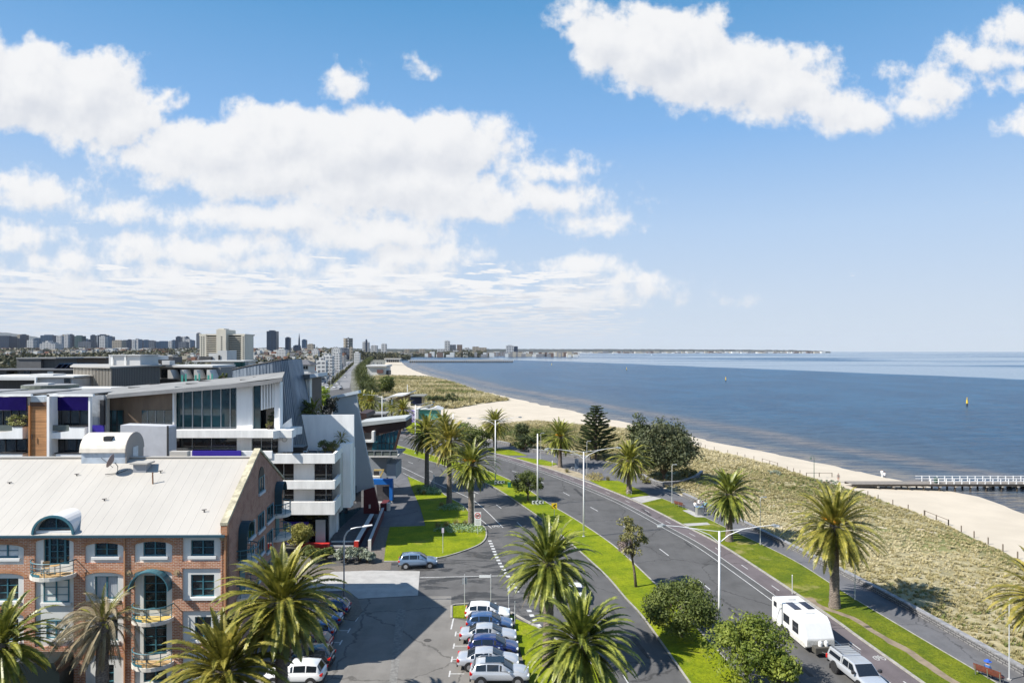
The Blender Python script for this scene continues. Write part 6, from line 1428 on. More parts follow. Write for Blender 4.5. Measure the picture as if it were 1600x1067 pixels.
# arched hoods
def hood(uc, zc, rx, rz_, v0, v1, m, name, thick=.10, a0=0, a1=math.pi, fr=BF):
    h = MB(fr); n = 16
    for i in range(n):
        t0, t1 = a0 + (a1 - a0) * i / n, a0 + (a1 - a0) * (i + 1) / n
        q = lambda t, r: (uc + (rx + r) * math.cos(t), zc + (rz_ + r) * math.sin(t))
        h.prism([q(t0, 0), q(t1, 0), q(t1, thick), q(t0, thick)], v0, v1, 'y')
    return h.build(name, m, bw)
hood(U(238.5), Zf(918), 1.42, 1.38, -.75, .1, teal, 'awning', .08)
hood(U(88), Zf(832), 1.42, 1.25, -.35, -.18, teal, 'dormer_arch', .16); hood(U(88), Zf(832), 1.42, 1.22, -.18, 3.7, mat('dormer_roof', (0.68, 0.66, 0.63), .5), 'dormer_roof', .08)
dm = MB(BF); n = 14; dm.prism([(U(88) + 1.40 * math.cos(math.pi * i / n), Zf(832) + 1.2 * math.sin(math.pi * i / n)) for i in range(n + 1)], .25, .3, 'y'); dm.build('dormer_window', gls, bw)
dm = MB(BF); dm.box(U(88) - .04, U(88) + .04, .18, .24, Zf(832), Zf(832) + 1.15); dm.box(U(88) - 1.3, U(88) + 1.3, .18, .24, Zf(832) + .3, Zf(832) + .38); dm.build('dormer_frame', teal, bw)
MB(BF).box(U(60), U(116), -.12, .2, Zf(833), Zf(828)).build('dormer_sill', sill_m, bw)
# roof
ZE, ZR, VR = 11.42, 15.65, 9.05; sl = (ZR - ZE) / VR
rf = MB(BF); UL = U(-420)
rf.faces([(UL, -.35, ZE - .12), (-.35, -.35, ZE - .12), (-.35, VR, ZR), (UL, VR, ZR), (UL, 18.3, ZE - .12), (-.35, 18.3, ZE - .12), (UL, -.35, ZE - .2), (-.35, -.35, ZE - .2), (-.35, VR, ZR - .2), (UL, VR, ZR - .2), (UL, 18.3, ZE - .2), (-.35, 18.3, ZE - .2)], [(0, 1, 2, 3), (3, 2, 5, 4), (6, 9, 8, 7), (9, 10, 11, 8), (0, 6, 7, 1), (4, 5, 11, 10), (1, 7, 8, 2), (2, 8, 11, 5), (0, 3, 9, 6), (3, 4, 10, 9)])
u = -.6
while u > UL:
    for v0, z0, v1, z1 in ((-.35, ZE - .12, VR, ZR), (18.3, ZE - .12, VR, ZR)):
        rf.faces([(u - .03, v0, z0), (u + .03, v0, z0), (u + .03, v1, z1), (u - .03, v1, z1), (u, v0, z0 + .012), (u, v1, z1 + .012)], [(0, 4, 5, 3), (4, 1, 2, 5), (0, 1, 4), (3, 5, 2)])
    u -= .78
rf.build('roof', roofcream, bw, fix=False)
MB(BF).box(UL, -.4, VR - .25, VR + .25, ZR - .02, ZR + .07).build('ridge_cap', roofcream, bw)
MB(BF).box(UL, -.05, -.5, -.352, ZE - .30, ZE - .13).build('gutter', mat('gutter_blue', (0.03, 0.08, 0.11), .4), bw)
for x in (196.5, 352.5, -60): MB(BF).box(U(x) - .05, U(x) + .05, -.14, -.03, 0, ZE - .3).build('downpipe', mat('downpipe_orange', (0.48, 0.24, 0.12), .6), bw)
for x, y in ((202, 893.5), (277, 893.5), (348, 840), (202, 964)): 
    m_ = MB(BF); m_.tube([(U(x), -.03, Zf(y)), (U(x), -.06, Zf(y))], .22, 10); m_.tube([(U(x), -.06, Zf(y)), (U(x), -.12, Zf(y))], .07, 8); m_.build('wall_tie_plate', mat('rust_plate', (0.40, 0.28, 0.16), .8), bw)
# gable wall to the right (side), with coping
gz = [(0, 0), (18, 0), (18, 12.0), (VR, 16.2), (0, 12.0)]
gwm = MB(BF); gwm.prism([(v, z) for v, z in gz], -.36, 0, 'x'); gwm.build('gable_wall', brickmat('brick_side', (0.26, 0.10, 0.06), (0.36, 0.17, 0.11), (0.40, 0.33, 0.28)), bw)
cp = MB(BF)
for (a, b) in (((-.25, 11.95), (VR, 16.22)), ((VR, 16.22), (18.25, 11.95))):
    cp.faces([(-.45, a[0], a[1]), (.1, a[0], a[1]), (.1, b[0], b[1]), (-.45, b[0], b[1]), (-.45, a[0], a[1] + .22), (.1, a[0], a[1] + .22), (.1, b[0], b[1] + .22), (-.45, b[0], b[1] + .22)], [(0, 3, 2, 1), (4, 5, 6, 7), (0, 1, 5, 4), (1, 2, 6, 5), (2, 3, 7, 6), (3, 0, 4, 7)])
cp.build('coping', moss, bw)
MB(BF).box(-.42, .06, -.22, .25, 11.2, 12.0).build('kneeler', brick_o, bw)
bwk = MB(BF); bwk.box(UL, 0, 17.6, 17.98, 0, ZE - .3); bwk.box(UL, UL + .3, .45, 17.5, 0, ZE - .3); bwk.build('rear_wall', brick, bw)
def SV(x):
    k = (x - 800) / F; return (BX - k * BY) / (.995 * k + .10)
def SZ(x, y): D = BY + .995 * SV(x); return H - (y - HZ) * D / F
white_trim = mat('trim_pale', (0.50, 0.52, 0.55), .8)
def side_win(x0, x1, y0, y1, arch=False, lab=None):
    v0, v1 = SV(x0), SV(x1); xm = (x0 + x1) / 2; ym = (y0 + y1) / 2; zc = SZ(xm, ym); hh = (y1 - y0) * .80 * (BY + .995 * SV(xm)) / F / 2
    f = MB(BF); z0, z1 = zc - hh, zc + hh; t = .09
    f.box(.0, .07, v0, v0 + t, z0, z1); f.box(.0, .07, v1 - t, v1, z0, z1); f.box(0, .07, v0 + t, v1 - t, z1 - t, z1); f.box(0, .07, v0 + t, v1 - t, z0, z0 + t); f.box(.0, .06, (v0 + v1) / 2 - .04, (v0 + v1) / 2 + .04, z0 + t, z1 - t)
    w = f.build('window', teal, bw); MB(BF).box(.005, .03, v0 + .03, v1 - .03, z0 + .03, z1 - .03).build('pane', gls, w); MB(BF).box(.0, .16, v0 - .15, v1 + .15, z0 - .22, z0 - .001).build('sill', white_trim, w)
    MB(BF).box(.0, .05, v1 + .001, v1 + .22, z0, z1).build('reveal', white_trim, w)
    if arch:
        a = MB(BF); vm = (v0 + v1) / 2; r = (v1 - v0) / 2; n_ = 8; a.prism([(vm + r * math.cos(math.pi * i / n_), z1 + r * math.sin(math.pi * i / n_)) for i in range(n_ + 1)], .001, .06, 'x'); a.build('arch_head', trim_m, w)
side_win(404, 412, 741, 771, True)
for r_ in [(387, 397, 813, 842), (403, 412, 798, 830), (417, 426, 786, 815), (387.5, 396, 852, 884), (403, 411.5, 838, 868), (416.5, 425, 826, 862), (403, 411, 880, 905), (417, 425, 872, 896)]: side_win(*r_)
def BS(u, w, z): return BF(-w, u, z)     # frame of the side wall: u = along, w = inwards (negative outwards)
for (xc, zfl, hoodz) in [(378, SZ(378, 872), 1), (433, SZ(433, 800), 1), (433, SZ(433, 836), 0), (378, SZ(378, 925), 0)]:
    vc = SV(xc); balcony(0, zfl, 0, 1.5, 1.35, BS, uc=vc, name='side_balcony', floor=slab_m)
    d = MB(BF); d.box(.0, .06, vc - .7, vc + .7, zfl + .03, zfl + 2.1); d.build('french_door', teal, bw)
    if hoodz:
        h = MB(BF); n_ = 10
        for i in range(n_):
            t0, t1 = math.pi * i / n_, math.pi * (i + 1) / n_; q = lambda t, r: (vc + (.95 + r) * math.cos(t), zfl + 2.0 + (.95 + r) * math.sin(t))
            h.prism([q(t0, 0), q(t1, 0), q(t1, .08), q(t0, .08)], .01, .75, 'x')
        h.box(.01, .7, vc - 1.03, vc - .95, zfl + .1, zfl + 2.0); h.build('awning', mat('dark_teal', (0.02, 0.06, 0.08), .5), bw)
# entrance box
e = MB(BF); e.prism([(U(43), 0), (U(117), 0), (U(117), Zf(1032)), (U(108), Zf(1016)), (U(52), Zf(1016)), (U(43), Zf(1032))], -1.9, -.02, 'y'); e.build('entrance_porch', mat('porch_dark', (0.008, 0.018, 0.02), .35), bw)
MB(BF).box(U(70), U(97), -1.93, -1.91, 0, Zf(1050)).build('porch_door', black_sign, bw)
# roof monitor and roof things
mn = empty('roof_monitor', (0, 0, 0)); mn.parent = bw; KIDS.setdefault(bw.name, []).append(mn)
um0, um1 = GX(129, 59.6) - BX + .10 * 8.2, GX(197, 59.6) - BX + .10 * 8.2; v0, v1 = 8.2, 11.6; vm = (v0 + v1) / 2; zb = 16.2
MB(BF).box(um0, um1, v0, v1, 14.0, zb).build('monitor_wall', mat('monitor_blue', (0.42, 0.47, 0.52), .4, noise=.2, nscale=1.2), mn)
m_ = MB(BF); n_ = 14; arc = [(vm + 1.85 * math.cos(math.pi * i / n_), zb + 1.55 * math.sin(math.pi * i / n_)) for i in range(n_ + 1)]; m_.prism(arc, um0 - .12, um1 + .02, 'x'); m_.build('monitor_roof', mat('monitor_roof', (0.66, 0.60, 0.51), .6, noise=.1, nscale=1.5), mn)
m_ = MB(BF); m_.prism([(v0 - .02, 14.3), (v1 + .02, 14.3), (v1 + .02, zb)] + [(vm + 1.9 * math.cos(math.pi * i / n_), zb + 1.6 * math.sin(math.pi * i / n_)) for i in range(n_ + 1)] + [(v0 - .02, zb)], um1 + .03, um1 + .10, 'x'); m_.build('monitor_end', mat('monitor_end', (0.33, 0.30, 0.27), .8), mn)
MB(BF).box(um1 + .11, um1 + .15, vm - .5, vm + .5, 15.3, 16.5).build('monitor_window', blind, mn); MB(BF).box(um0 + 1.8, um0 + 2.5, vm - 1.5, vm - .8, zb + 1.0, zb + 1.35).build('vent_hatch', trim_m, mn)
def on_roof(x, y):
    k = F / (y - HZ); v = ((H - ZE + .12 - sl * .35) * k - BY) / (.995 + sl * k); D = BY + .995 * v; z = ZE - .12 + sl * (v + .35)
    return (GX(x, D), D, z)
p = on_roof(184, 741); dsh = empty('satellite_dish', p, 0, 'satellite dish on the cream roof in front of the roof monitor', 'satellite dish')
MB().tube([(0, 0, 0), (0, 0, .7), (-.25, 0, 1.0)], .03, 6).build('mast', trim_m, dsh)
m_ = MB(); n_ = 18; cpt = Vector((-.35, -.1, 1.1)); nr = Vector((-.9, -.15, .35)).normalized(); a_ = nr.cross(Vector((0, 0, 1))).normalized(); b_ = nr.cross(a_)
rg = [[tuple(cpt + nr * (.22 * (r / .6) ** 2) + (a_ * math.cos(2 * math.pi * k / n_) + b_ * math.sin(2 * math.pi * k / n_)) * r) for k in range(n_)] for r in (.01, .3, .6)]
m_.faces([q for r in rg for q in r], [(i * n_ + k, i * n_ + (k + 1) % n_, (i + 1) * n_ + (k + 1) % n_, (i + 1) * n_ + k) for i in (0, 1) for k in range(n_)]); d_ = m_.build('dish', mat('dish_grey', (0.22, 0.17, 0.16), .6), dsh, fix=False); so = d_.modifiers.new('s', 'SOLIDIFY'); so.thickness = .03
MB().tube([tuple(cpt - b_ * .0 + Vector((0, 0, -.5))), tuple(cpt + nr * 1.0)], .02, 5).build('feed_arm', trim_m, dsh); MB().tube([(0, 0, .1), (-.9, -.3, .05)], .03, 5).build('brace', trim_m, dsh); MB().tube([(0, 0, .1), (.7, .3, .35)], .03, 5).build('brace', trim_m, dsh)
p = on_roof(222, 734); sk_ = empty('skylight', p, 0, 'boxy white roof light beside the satellite dish', 'skylight'); MB().box(-.55, .55, -.4, .5, -.3, .55).build('upstand', mat('sk_grey', (0.3, 0.31, 0.33), .6), sk_); MB().box(-.75, .75, -.6, .7, .55, .68).build('lid', roofcream, sk_)
p = on_roof(239, 756); o = MB().tube([(0, 0, -.1), (-.03, 0, .75), (-.03, 0, .95)], [.06, .06, .08], 8).build('flue_pipe', mat('rusty', (0.25, 0.13, 0.07), .8), None); o.location = p; tag(o, 'rusty flue pipe standing on the cream roof', 'flue pipe')
for i, (x, y, lab) in enumerate([(15, 757, 'small roof vent at the left end of the cream roof'), (120, 744, 'small roof vent left of the satellite dish'), (251, 739, 'small roof vent right of the skylight'), (163, 783, 'tiny roof vent lower down the middle of the roof'), (319, 800, 'small dark roof vent near the gutter at the right')]):
    p = on_roof(x, y); m_ = MB(); m_.tube([(0, 0, -.05), (0, 0, .18)], .05, 6); m_.tube([(-.18, 0, .18), (.18, 0, .22)], .04, 6); o = m_.build('roof_vent', trim_m, None); o.location = p; tag(o, lab, 'roof vent', 'small vents on the cream roof')
p = BF(U(240), 12.6, 15.2); 
o = MB().box(-.8, .8, -.3, .3, 0, .85).build('roof_duct', roofcream, None, bevel=.03); o.location = BF(U(238) - 1.5, 9.5, 15.3); tag(o, 'white duct box on the ridge behind the skylight', 'roof duct')

# ================================================================ WHITE APARTMENTS
whi = mat('white_render', (0.86, 0.86, 0.85), .7, noise=.07, nscale=.7, stretch=(1.5, 1.5, .3)); whi2 = mat('white_concrete', (0.82, 0.81, 0.78), .85, noise=.10, nscale=.8, stretch=(1.5, 1.5, .3)); dkg = mat('dark_glazing', (0.012, 0.017, 0.022), .05, noise=.6, nscale=.35, spec=.8); tealg = mat('teal_glazing', (0.015, 0.05, 0.06), .05, noise=.6, nscale=.4, spec=.8); alu = mat('aluminium', (0.45, 0.48, 0.50), .4, metal=.4)
purple = mat('purple_panel', (0.028, 0.012, 0.30), .6); purple_d = mat('purple_blind', (0.012, 0.007, 0.085), .95, spec=.05, noise=.15, nscale=.6); bronze = mat('bronze_cladding', (0.17, 0.125, 0.09), .45, metal=.3, noise=.2, nscale=.7, stretch=(1, 1, .25)); mesh_g = mat('zinc_roof', (0.24, 0.24, 0.24), .6, noise=.12, nscale=.6); timb = mat('cedar_cladding', (0.38, 0.19, 0.08), .7, noise=.35, nscale=1.0, stretch=(.3, 1, 9)); gblk = mat('grey_block', (0.46, 0.47, 0.50), .9, noise=.06, nscale=1); conc_l = mat('concrete_light', (0.52, 0.51, 0.49), .9, noise=.12, nscale=.6)
def B(mb, x0, x1, y0, y1, D, dep):
    """box whose front face covers x0..x1, y0..y1 (as measured on the photograph) at the distance D"""
    mb.box(GX(x0, D), GX(x1, D), D, D + dep, GZ(y1, D), GZ(y0, D)); return mb
def PR(mb, px, D, dep): mb.prism([(GX(x, D), GZ(y, D)) for x, y in px], D, D + dep, 'y'); return mb
def part(root, name, m, boxes=(), polys=(), bevel=0):
    mb = MB()
    for b in boxes: B(mb, *b)
    for p in polys: PR(mb, *p)
    return mb.build(name, m, root, bevel=bevel)
ap = empty('apartment_building', (0, 0, 0), 0, 'white modern apartment building with stacked balconies and a tilted roof', 'building')
D = 85.0
# lower three storeys (right wing): floor volume, balcony bands, glazing
def zb_(z0, z1, x0, x1, D0, dep, m, name): return MB().box(GX(x0, D0), GX(x1, D0), D0, D0 + dep, z0, z1).build(name, m, ap)
part(ap, 'core', conc_l, [(300, 515, 806, 862, 88.5, 5), (300, 531, 710, 800, 89.5, 1.6)])
for y0, y1 in ((709, 724), (751, 764), (784, 804)):
    part(ap, 'balcony_band', whi2, [(400, 523, y0, y1, D, .35)])
    # return of the parapet running back
    Z0, Z1 = GZ(y1, D), GZ(y0, D); X1 = GX(523, D)
    MB().prism([(X1 - .35, D + .352), (X1, D), (X1 - .62, D + 6.3), (X1 - .97, D + 6.3)], Z0, Z1).build('balcony_return', whi2, ap)
    MB().prism([(GX(400, D), D + .352), (X1 - .36, D + .352), (X1 - .98, D + 6.3), (GX(400, D), D + 6.3)], Z0 - .0, Z0 + .32).build('floor_slab', conc_l, ap)
for y0, y1, in ((724.5, 751), (764.5, 784)):
    f = part(ap, 'window', dkg, [(428, 458.5, y0, y1 + 3, 87.2, .1)]); part(f, 'frame', alu, [(443, 443.8, y0, y1 + 3, 87.1, .09), (428, 458.5, y1 - 4, y1 - 3.4, 87.1, .09)])
    f = part(ap, 'window', dkg, [(491.5, 519, y0, y1 + 3, 87.2, .1)]); part(f, 'frame', alu, [(509, 509.8, y0, y1 + 3, 87.1, .09), (493, 509, y1 - 4, y1 - 3.4, 87.1, .09)])
    part(ap, 'wall_panel', whi, [(459, 491, y0, y1 + 3, 87.0, .5)])
part(ap, 'ground_glazing', dkg, [(430, 513, 805, 850, 87.5, .1)]); part(ap, 'purple_panel', purple, [(440, 482, 815, 850, 86.9, .1)]); part(ap, 'white_screen', mat('screen_grey', (0.45, 0.50, 0.52), .6), [(493, 508, 812, 852, 86.8, .12)])
part(ap, 'red_planter', mat('planter_red', (0.50, 0.025, 0.02), .6), [(462, 512, 851, 861, 85.3, 1.2)])
for x, y in ((525.7, 831), (533.5, 817), (540, 807)): D_ = (H - .75) * F / (y - HZ); MB().box(GX(x, D_) - .12, GX(x, D_) + .12, D_, D_ + .25, .7, 5.6).build('column', whi, ap)
MB().prism([(GX(515, 90), 88.0), (GX(515, 90) + .3, 88.0), (-23.4, 106), (-23.8, 106)], .7, 4.8).build('shop_glazing', tealg, ap)
# white blocks to the right
part(ap, 'stair_block', whi, [(531, 547.5, 693, 793, 91.2, 1.7)]); part(ap, 'stair_block', whi, [(547.6, 552.5, 700, 783, 93.55, 1.0)])
part(ap, 'terrace_wall', whi, polys=[([(471, 648), (553, 648), (553.5, 772), (536, 772), (536, 712), (484, 712), (480, 690)], 93.2, .3)])
# roof terrace floor and things on it
MB().prism([(GX(425, D), D + .5), (X1 - .4, D + .5), (GX(530, 93), 93.1), (GX(425, 93), 93.1)], 11.35, 11.5).build('terrace_floor', mat('terrace_deck', (0.10, 0.095, 0.10), .8, noise=.2, nscale=2), ap)
tz = 11.5
# middle storeys (left of the terrace)
part(ap, 'core', conc_l, [(272, 434, 607, 712, 88.8, 2.0)])
part(ap, 'balcony_band', whi2, [(268, 456, 672, 684, D, 1.6)]); 
zz0, zz1 = GZ(684, D), GZ(672, D); Xr = GX(432, D)
MB().prism([(GX(456, D) - 2.0, D - .0), (GX(432, D), D - 1.2), (GX(456, D), D + 4.2), (GX(456, D) - 1.5, D + 4.2)], zz0 + .01, zz1 + .02).build('balcony_return', whi2, ap)
part(ap, 'balcony_parapet', whi2, polys=[([(432, 684), (432, 671), (455, 653), (456, 666)], 86.8, .25)])
gw = part(ap, 'window_wall', tealg, [(272.5, 369.5, 604, 671.5, 86.6, .1)])
part(gw, 'frame', alu, [(x - .5, x + .5, 604, 671.5, 86.45, .14) for x in (273, 286, 300.5, 315.5, 330, 345, 359.5, 369.3)] + [(273, 369, 667.5, 668.5, 86.44, .12)])
part(ap, 'wall_column', whi, [(370, 394.5, 600, 671.8, 86.2, 2.5)]); gw = part(ap, 'window', tealg, [(395, 407, 600, 671.5, 86.6, .1)]); part(ap, 'window', dkg, [(407.2, 428, 600, 671.5, 87.6, .1)])
part(ap, 'sun_fins', whi, polys=[([(x, 599), (x + 2.6, 599), (x + 2.6, 640 - i), (x, 641 - i)], 86.0, .6) for i, x in enumerate((407.5, 412, 416.5, 421, 425.3))])
part(ap, 'end_wall', whi, [(428.5, 437, 597, 671.8, 86.0, 1.2)]); part(ap, 'edge_post', whi, [(435.5, 437.6, 596, 662, 85.6, .3)])
part(ap, 'bronze_wall', bronze, polys=[([(167, 623), (271, 612), (271, 672), (167, 677)], 86.4, 2.2)]); part(ap, 'edge_post', whi, [(269.5, 272, 612, 704, 85.8, .6)]); part(ap, 'concrete_post', conc_l, [(162.5, 167, 617, 680, 85.6, .6)])
f = part(ap, 'glazed_door', tealg, [(167.5, 192.5, 641, 677, 86.25, .1)]); part(f, 'frame', trim_m, [(x, x + .8, 641, 677, 86.15, .09) for x in (173, 182, 191.5)] + [(167.5, 192.5, 663, 663.7, 86.15, .09)])
f = part(ap, 'window', tealg, [(221.5, 269, 641, 665, 86.25, .1)]); part(f, 'frame', alu, [(x, x + .5, 641, 665, 86.15, .09) for x in (230, 243, 256)] + [(221.5, 269, 660, 660.5, 86.15, .09)])
part(ap, 'roof_fascia', mesh_g, polys=[([(167, 617), (360, 600), (416, 594.5), (441, 590), (441, 595.5), (416, 601), (360, 606.5), (167, 622.5)], 84.6, .25)])
r_ = MB(); xs = [(167, 617), (360, 600), (441, 590)]; 
for (a, b) in zip(xs[:-1], xs[1:]):
    r_.faces([(GX(a[0], 84.8), 84.86, GZ(a[1], 84.6)), (GX(b[0], 84.8), 84.86, GZ(b[1], 84.6)), (GX(b[0], 91.5), 92.5, GZ(b[1], 84.6) + .5), (GX(a[0], 91.5), 92.5, GZ(a[1], 84.6) + .5),
              (GX(a[0], 84.8), 84.86, GZ(a[1], 84.6) - .25), (GX(b[0], 84.8), 84.86, GZ(b[1], 84.6) - .25), (GX(b[0], 91.5), 92.5, GZ(b[1], 84.6) + .25), (GX(a[0], 91.5), 92.5, GZ(a[1], 84.6) + .25)], [(0, 1, 2, 3), (7, 6, 5, 4), (2, 6, 7, 3), (1, 5, 6, 2), (0, 3, 7, 4)])
r_.build('roof', mat('membrane_roof', (0.22, 0.22, 0.215), .8, noise=.12, nscale=.4), ap)
for i, (x, D_) in enumerate([(200, 90), (232, 92), (290, 89), (310, 91), (375, 88), (395, 90)]):
    z_ = GZ(617 - (x - 167) * .088, 84.6) + (D_ - 84.8) / 7.7 * .5; MB().box(GX(x, D_), GX(x, D_) + 1.5, D_, D_ + .3, z_ + .02, z_ + .12).build('skylight_strip', trim_m, ap)
f = part(ap, 'window', dkg, [(262, 369.5, 684.5, 704, 87.0, .1)]); part(f, 'frame', alu, [(262, 369, 700.5, 701.2, 86.9, .09)] + [(x, x + .5, 684.5, 704, 86.9, .09) for x in (272, 300, 330)]); part(ap, 'wall_panel', whi2, [(370, 393, 684.5, 704, 86.7, .5)])
f = part(ap, 'window', dkg, [(394, 434, 684.5, 706, 87.0, .1)]); part(f, 'frame', alu, [(x, x + .5, 684.5, 706, 86.9, .09) for x in (408, 424)]); part(ap, 'wall_panel', whi, [(434.5, 456, 684.5, 706, 87.2, .5)])
part(ap, 'parapet', whi, [(262, 425, 704.5, 716, 84.9, .3)]); part(ap, 'purple_panel', purple, [(300, 376, 704.2, 712, 84.6, .25)])
part(ap, 'grey_block_wall', gblk, polys=[([(188, 664), (260, 666), (262.5, 668), (262.5, 716), (188, 716)], 79, 2.0)]); part(ap, 'edge_trim', trim_m, [(260.5, 263.2, 665, 716, 78.9, .08)])
# life ring on the wall
lr = MB()
for k in range(16):
    t0, t1 = 2 * math.pi * k / 16, 2 * math.pi * (k + 1) / 16; c = (GX(444, 87), GZ(686, 87))
    lr.tube([(c[0] + .32 * math.cos(t0), 87.1, c[1] + .32 * math.sin(t0)), (c[0] + .32 * math.cos(t1), 87.1, c[1] + .32 * math.sin(t1))], .06, 5, cap=False)
tag(lr.build('wall_wreath', conc_l, None, fix=False), 'pale ring hanging on the white wall by the spa tub', 'wall wreath')
sp_t = empty('spa_tub', (GX(465, 91), 91, tz), 0, 'dark clad spa tub with a grey cover on the roof terrace', 'spa tub'); MB().box(-1.1, 1.1, -1.0, 1.0, 0, .85).build('surround', mat('tub_dark', (0.06, 0.055, 0.05), .6), sp_t, bevel=.05); MB().box(-1.0, 1.0, -.9, .9, .85, .93).build('cover', mat('tub_cover', (0.30, 0.32, 0.33), .5), sp_t, bevel=.04)
def chair_(x, D_, label):
    r_ = empty('terrace_chair', (GX(x, D_), D_, tz), .3, label, 'chair'); MB().box(-.25, .25, -.25, .25, .4, .46).build('seat', rail_w, r_, bevel=.02); MB().prism([(.22, .42), (.28, .42), (.42, 1.15), (.36, 1.15)], -.25, .25, 'y').build('backrest', rail_w, r_)
    for a in (-.2, .2):
        for b in (-.2, .2): MB().box(a - .025, a + .025, b - .025, b + .025, 0, .4).build('leg', rail_w, r_)
chair_(477, 89.5, 'white chair beside the spa tub')
r_ = empty('terrace_table', (GX(489, 90), 90, tz), 0, 'pale slatted table on the roof terrace', 'table'); MB().box(-.8, .8, -.35, .35, .68, .72).build('tabletop', conc_l, r_)
for a in (-.7, .7):
    for b in (-.3, .3): MB().box(a - .03, a + .03, b - .03, b + .03, 0, .68).build('leg', conc_l, r_)
T(60, (GX(508, 88.5), 88.5, tz), 2.3, .85, 'potted dark green shrub on the roof terrace', m=leaf_mid, nclump=20, per=60, leaf=.06, name='potted_plant', cat='plant', base=.15); T(61, (GX(520, 88.5), 88.5, tz), 1.9, .8, 'second potted shrub, nearer the parapet corner', m=leaf_olive, nclump=20, per=60, leaf=.06, name='potted_plant', cat='plant', base=.15)
c_ = make_palm(62, 2.0, 1.3, 26, 'small potted palm against the white terrace wall', r0=.06, r1=.05, loc=(GX(533, 92.3), 92.3, tz), leaflets=16, dead=0)
T(63, (GX(420, 86.0), 86.0, GZ(672, 85)), 1.0, .55, 'yellow green planter shrub on the balcony by the sun fins', m=leaf_olive, nclump=14, per=50, leaf=.05, name='potted_plant', cat='plant', base=.1)
T(64, (GX(425, 87.0), 87.0, GZ(672, 85)), 2.6, .55, 'small dark conifer on the balcony by the sun fins', m=leaf_dark, nclump=20, per=50, leaf=.05, name='potted_plant', cat='plant', base=.1)
for i, (x, w) in enumerate([(409, 3.2), (427, 4.5), (447, 4)]): 
    o = MB().box(0, w * .5, 0, .6, 0, .35).build('planter_box', mat('planter_rust', (0.10, 0.05, 0.035), .7), None); o.location = (GX(x, 86.2), 86.2, tz + .12); tag(o, ['left rust coloured planter behind the terrace parapet', 'middle rust coloured planter behind the terrace parapet', 'right rust coloured planter near the spa tub'][i], 'planter')
# podium, steps, ramp walls
pod = empty('podium', (0, 0, 0), 0, 'dark paved podium with steps beside the white apartments', 'podium'); sx0, sx1 = GX(516, 87), GX(554, 87)
MB().prism([(sx0, 87.6), (sx1, 87.6), (GX(577, 100), 103), (-23.5, 107), (-24.5, 95)], 0, .75).build('platform', mat('podium_paving', (0.075, 0.07, 0.075), .85, noise=.2, nscale=1.5), pod)
for i in range(5): MB().box(sx0, sx1, 85.6 + i * .4, 86.0 + i * .4, 0, .15 * (i + 1)).build('step', conc_l if i % 2 == 0 else mat('podium_paving', (0, 0, 0)), pod)
maroon = mat('maroon_render', (0.10, 0.016, 0.02), .7); redr_lit = mat('red_render_lit', (0.50, 0.03, 0.02), .6)
rm_ = empty('ramp', (0, 0, 0), 0, 'access ramp between low maroon walls, with an end coloured sunlit red', 'ramp')
def wallseg(a, b, z0, z1, w, m, name, cap=None):
    line = [G(*a)[:2], G(*b)[:2]]; o = offset(line, w); q = MB(); q.prism([line[0], line[1], o[1], o[0]], z0, z1); w_ = q.build(name, m, rm_)
    if cap: q = MB(); l2, o2 = offset(line, -.03), offset(line, w + .03); q.prism([l2[0], l2[1], o2[1], o2[0]], z1, z1 + .08); q.build('coping', cap, rm_)
wallseg((560, 860.5), (584, 815), 0, 1.1, .5, maroon, 'wall', conc_l); q = G(560, 860.5); MB().box(q[0] - .52, q[0] + .02, q[1] - .16, q[1] - .001, 0, 1.25).build('lit_red_end', redr_lit, rm_)  # end block in a brighter red, its sunlight put into the colour
wallseg((579, 860), (600, 806), 0, 1.2, .3, maroon, 'wall', alu); q = G(577, 860.5); MB().box(q[0] - .12, q[0] + .25, q[1] - .16, q[1] - .0, 0, 1.35).build('end_post', slab_m, rm_)
MB().prism([G(561, 859)[:2], G(576, 859)[:2], G(594, 812)[:2], G(584, 816)[:2]], .01, .3).build('ramp_floor', mat('podium_paving', (0, 0, 0)), rm_)
# ================================================================ METAL CLAD TOWER
seam = bpy.data.materials.new('zinc_seam'); seam.use_nodes = True
def _sm():
    t = NT(seam.node_tree); b = t.n['Principled BSDF']; tc = t.node('ShaderNodeTexCoord'); n = t.node('ShaderNodeTexNoise', {'Vector': t.vm('MULTIPLY', (tc, 3), (1.3, 1, .25)), 'Scale': 1.0, 'Detail': 4.0})
    c = t.mix(t.ramp(n, .35, .7), (0.13, 0.16, 0.20), (0.24, 0.28, 0.33)); t.l.new(c.outputs[2], b.inputs['Base Color']); b.inputs['Roughness'].default_value = .45; b.inputs['Metallic'].default_value = .35
_sm()
tw = empty('zinc_tower', (0, 0, 0), 0, 'curved blue grey zinc clad tower leaning above the white apartments', 'building')
# plan curve: left face looks to the sun, the right face turns away
plan = [(363, 96.0), (385, 94.6), (405, 93.9), (425, 93.6), (440, 94.0), (450, 95.2), (456, 97.2)]
tops = [578, 573, 569, 565.5, 563, 562, 561.5]; lean = [0, 0, 0, .6, 1.2, 1.8, 2.4]
top = [(GX(x, d), d, GZ(ty, d)) for (x, d), ty in zip(plan, tops)]; bot = [(p[0] + l, p[1] - .2, 9.0) for p, l in zip(top, lean)]
def sub(a, b, n): return [tuple(a[i] + (b[i] - a[i]) * k / n for i in range(3)) for k in range(n)]
tp, bp_ = [], []
for i in range(len(top) - 1): tp += sub(top[i], top[i + 1], 4); bp_ += sub(bot[i], bot[i + 1], 4)
tp.append(top[-1]); bp_.append(bot[-1]); n_ = len(tp); back = 100.5
m_ = MB(); m_.faces(tp + bp_, [(i, i + 1, n_ + i + 1, n_ + i) for i in range(n_ - 1)]); e0, e1 = len(m_.v), 0
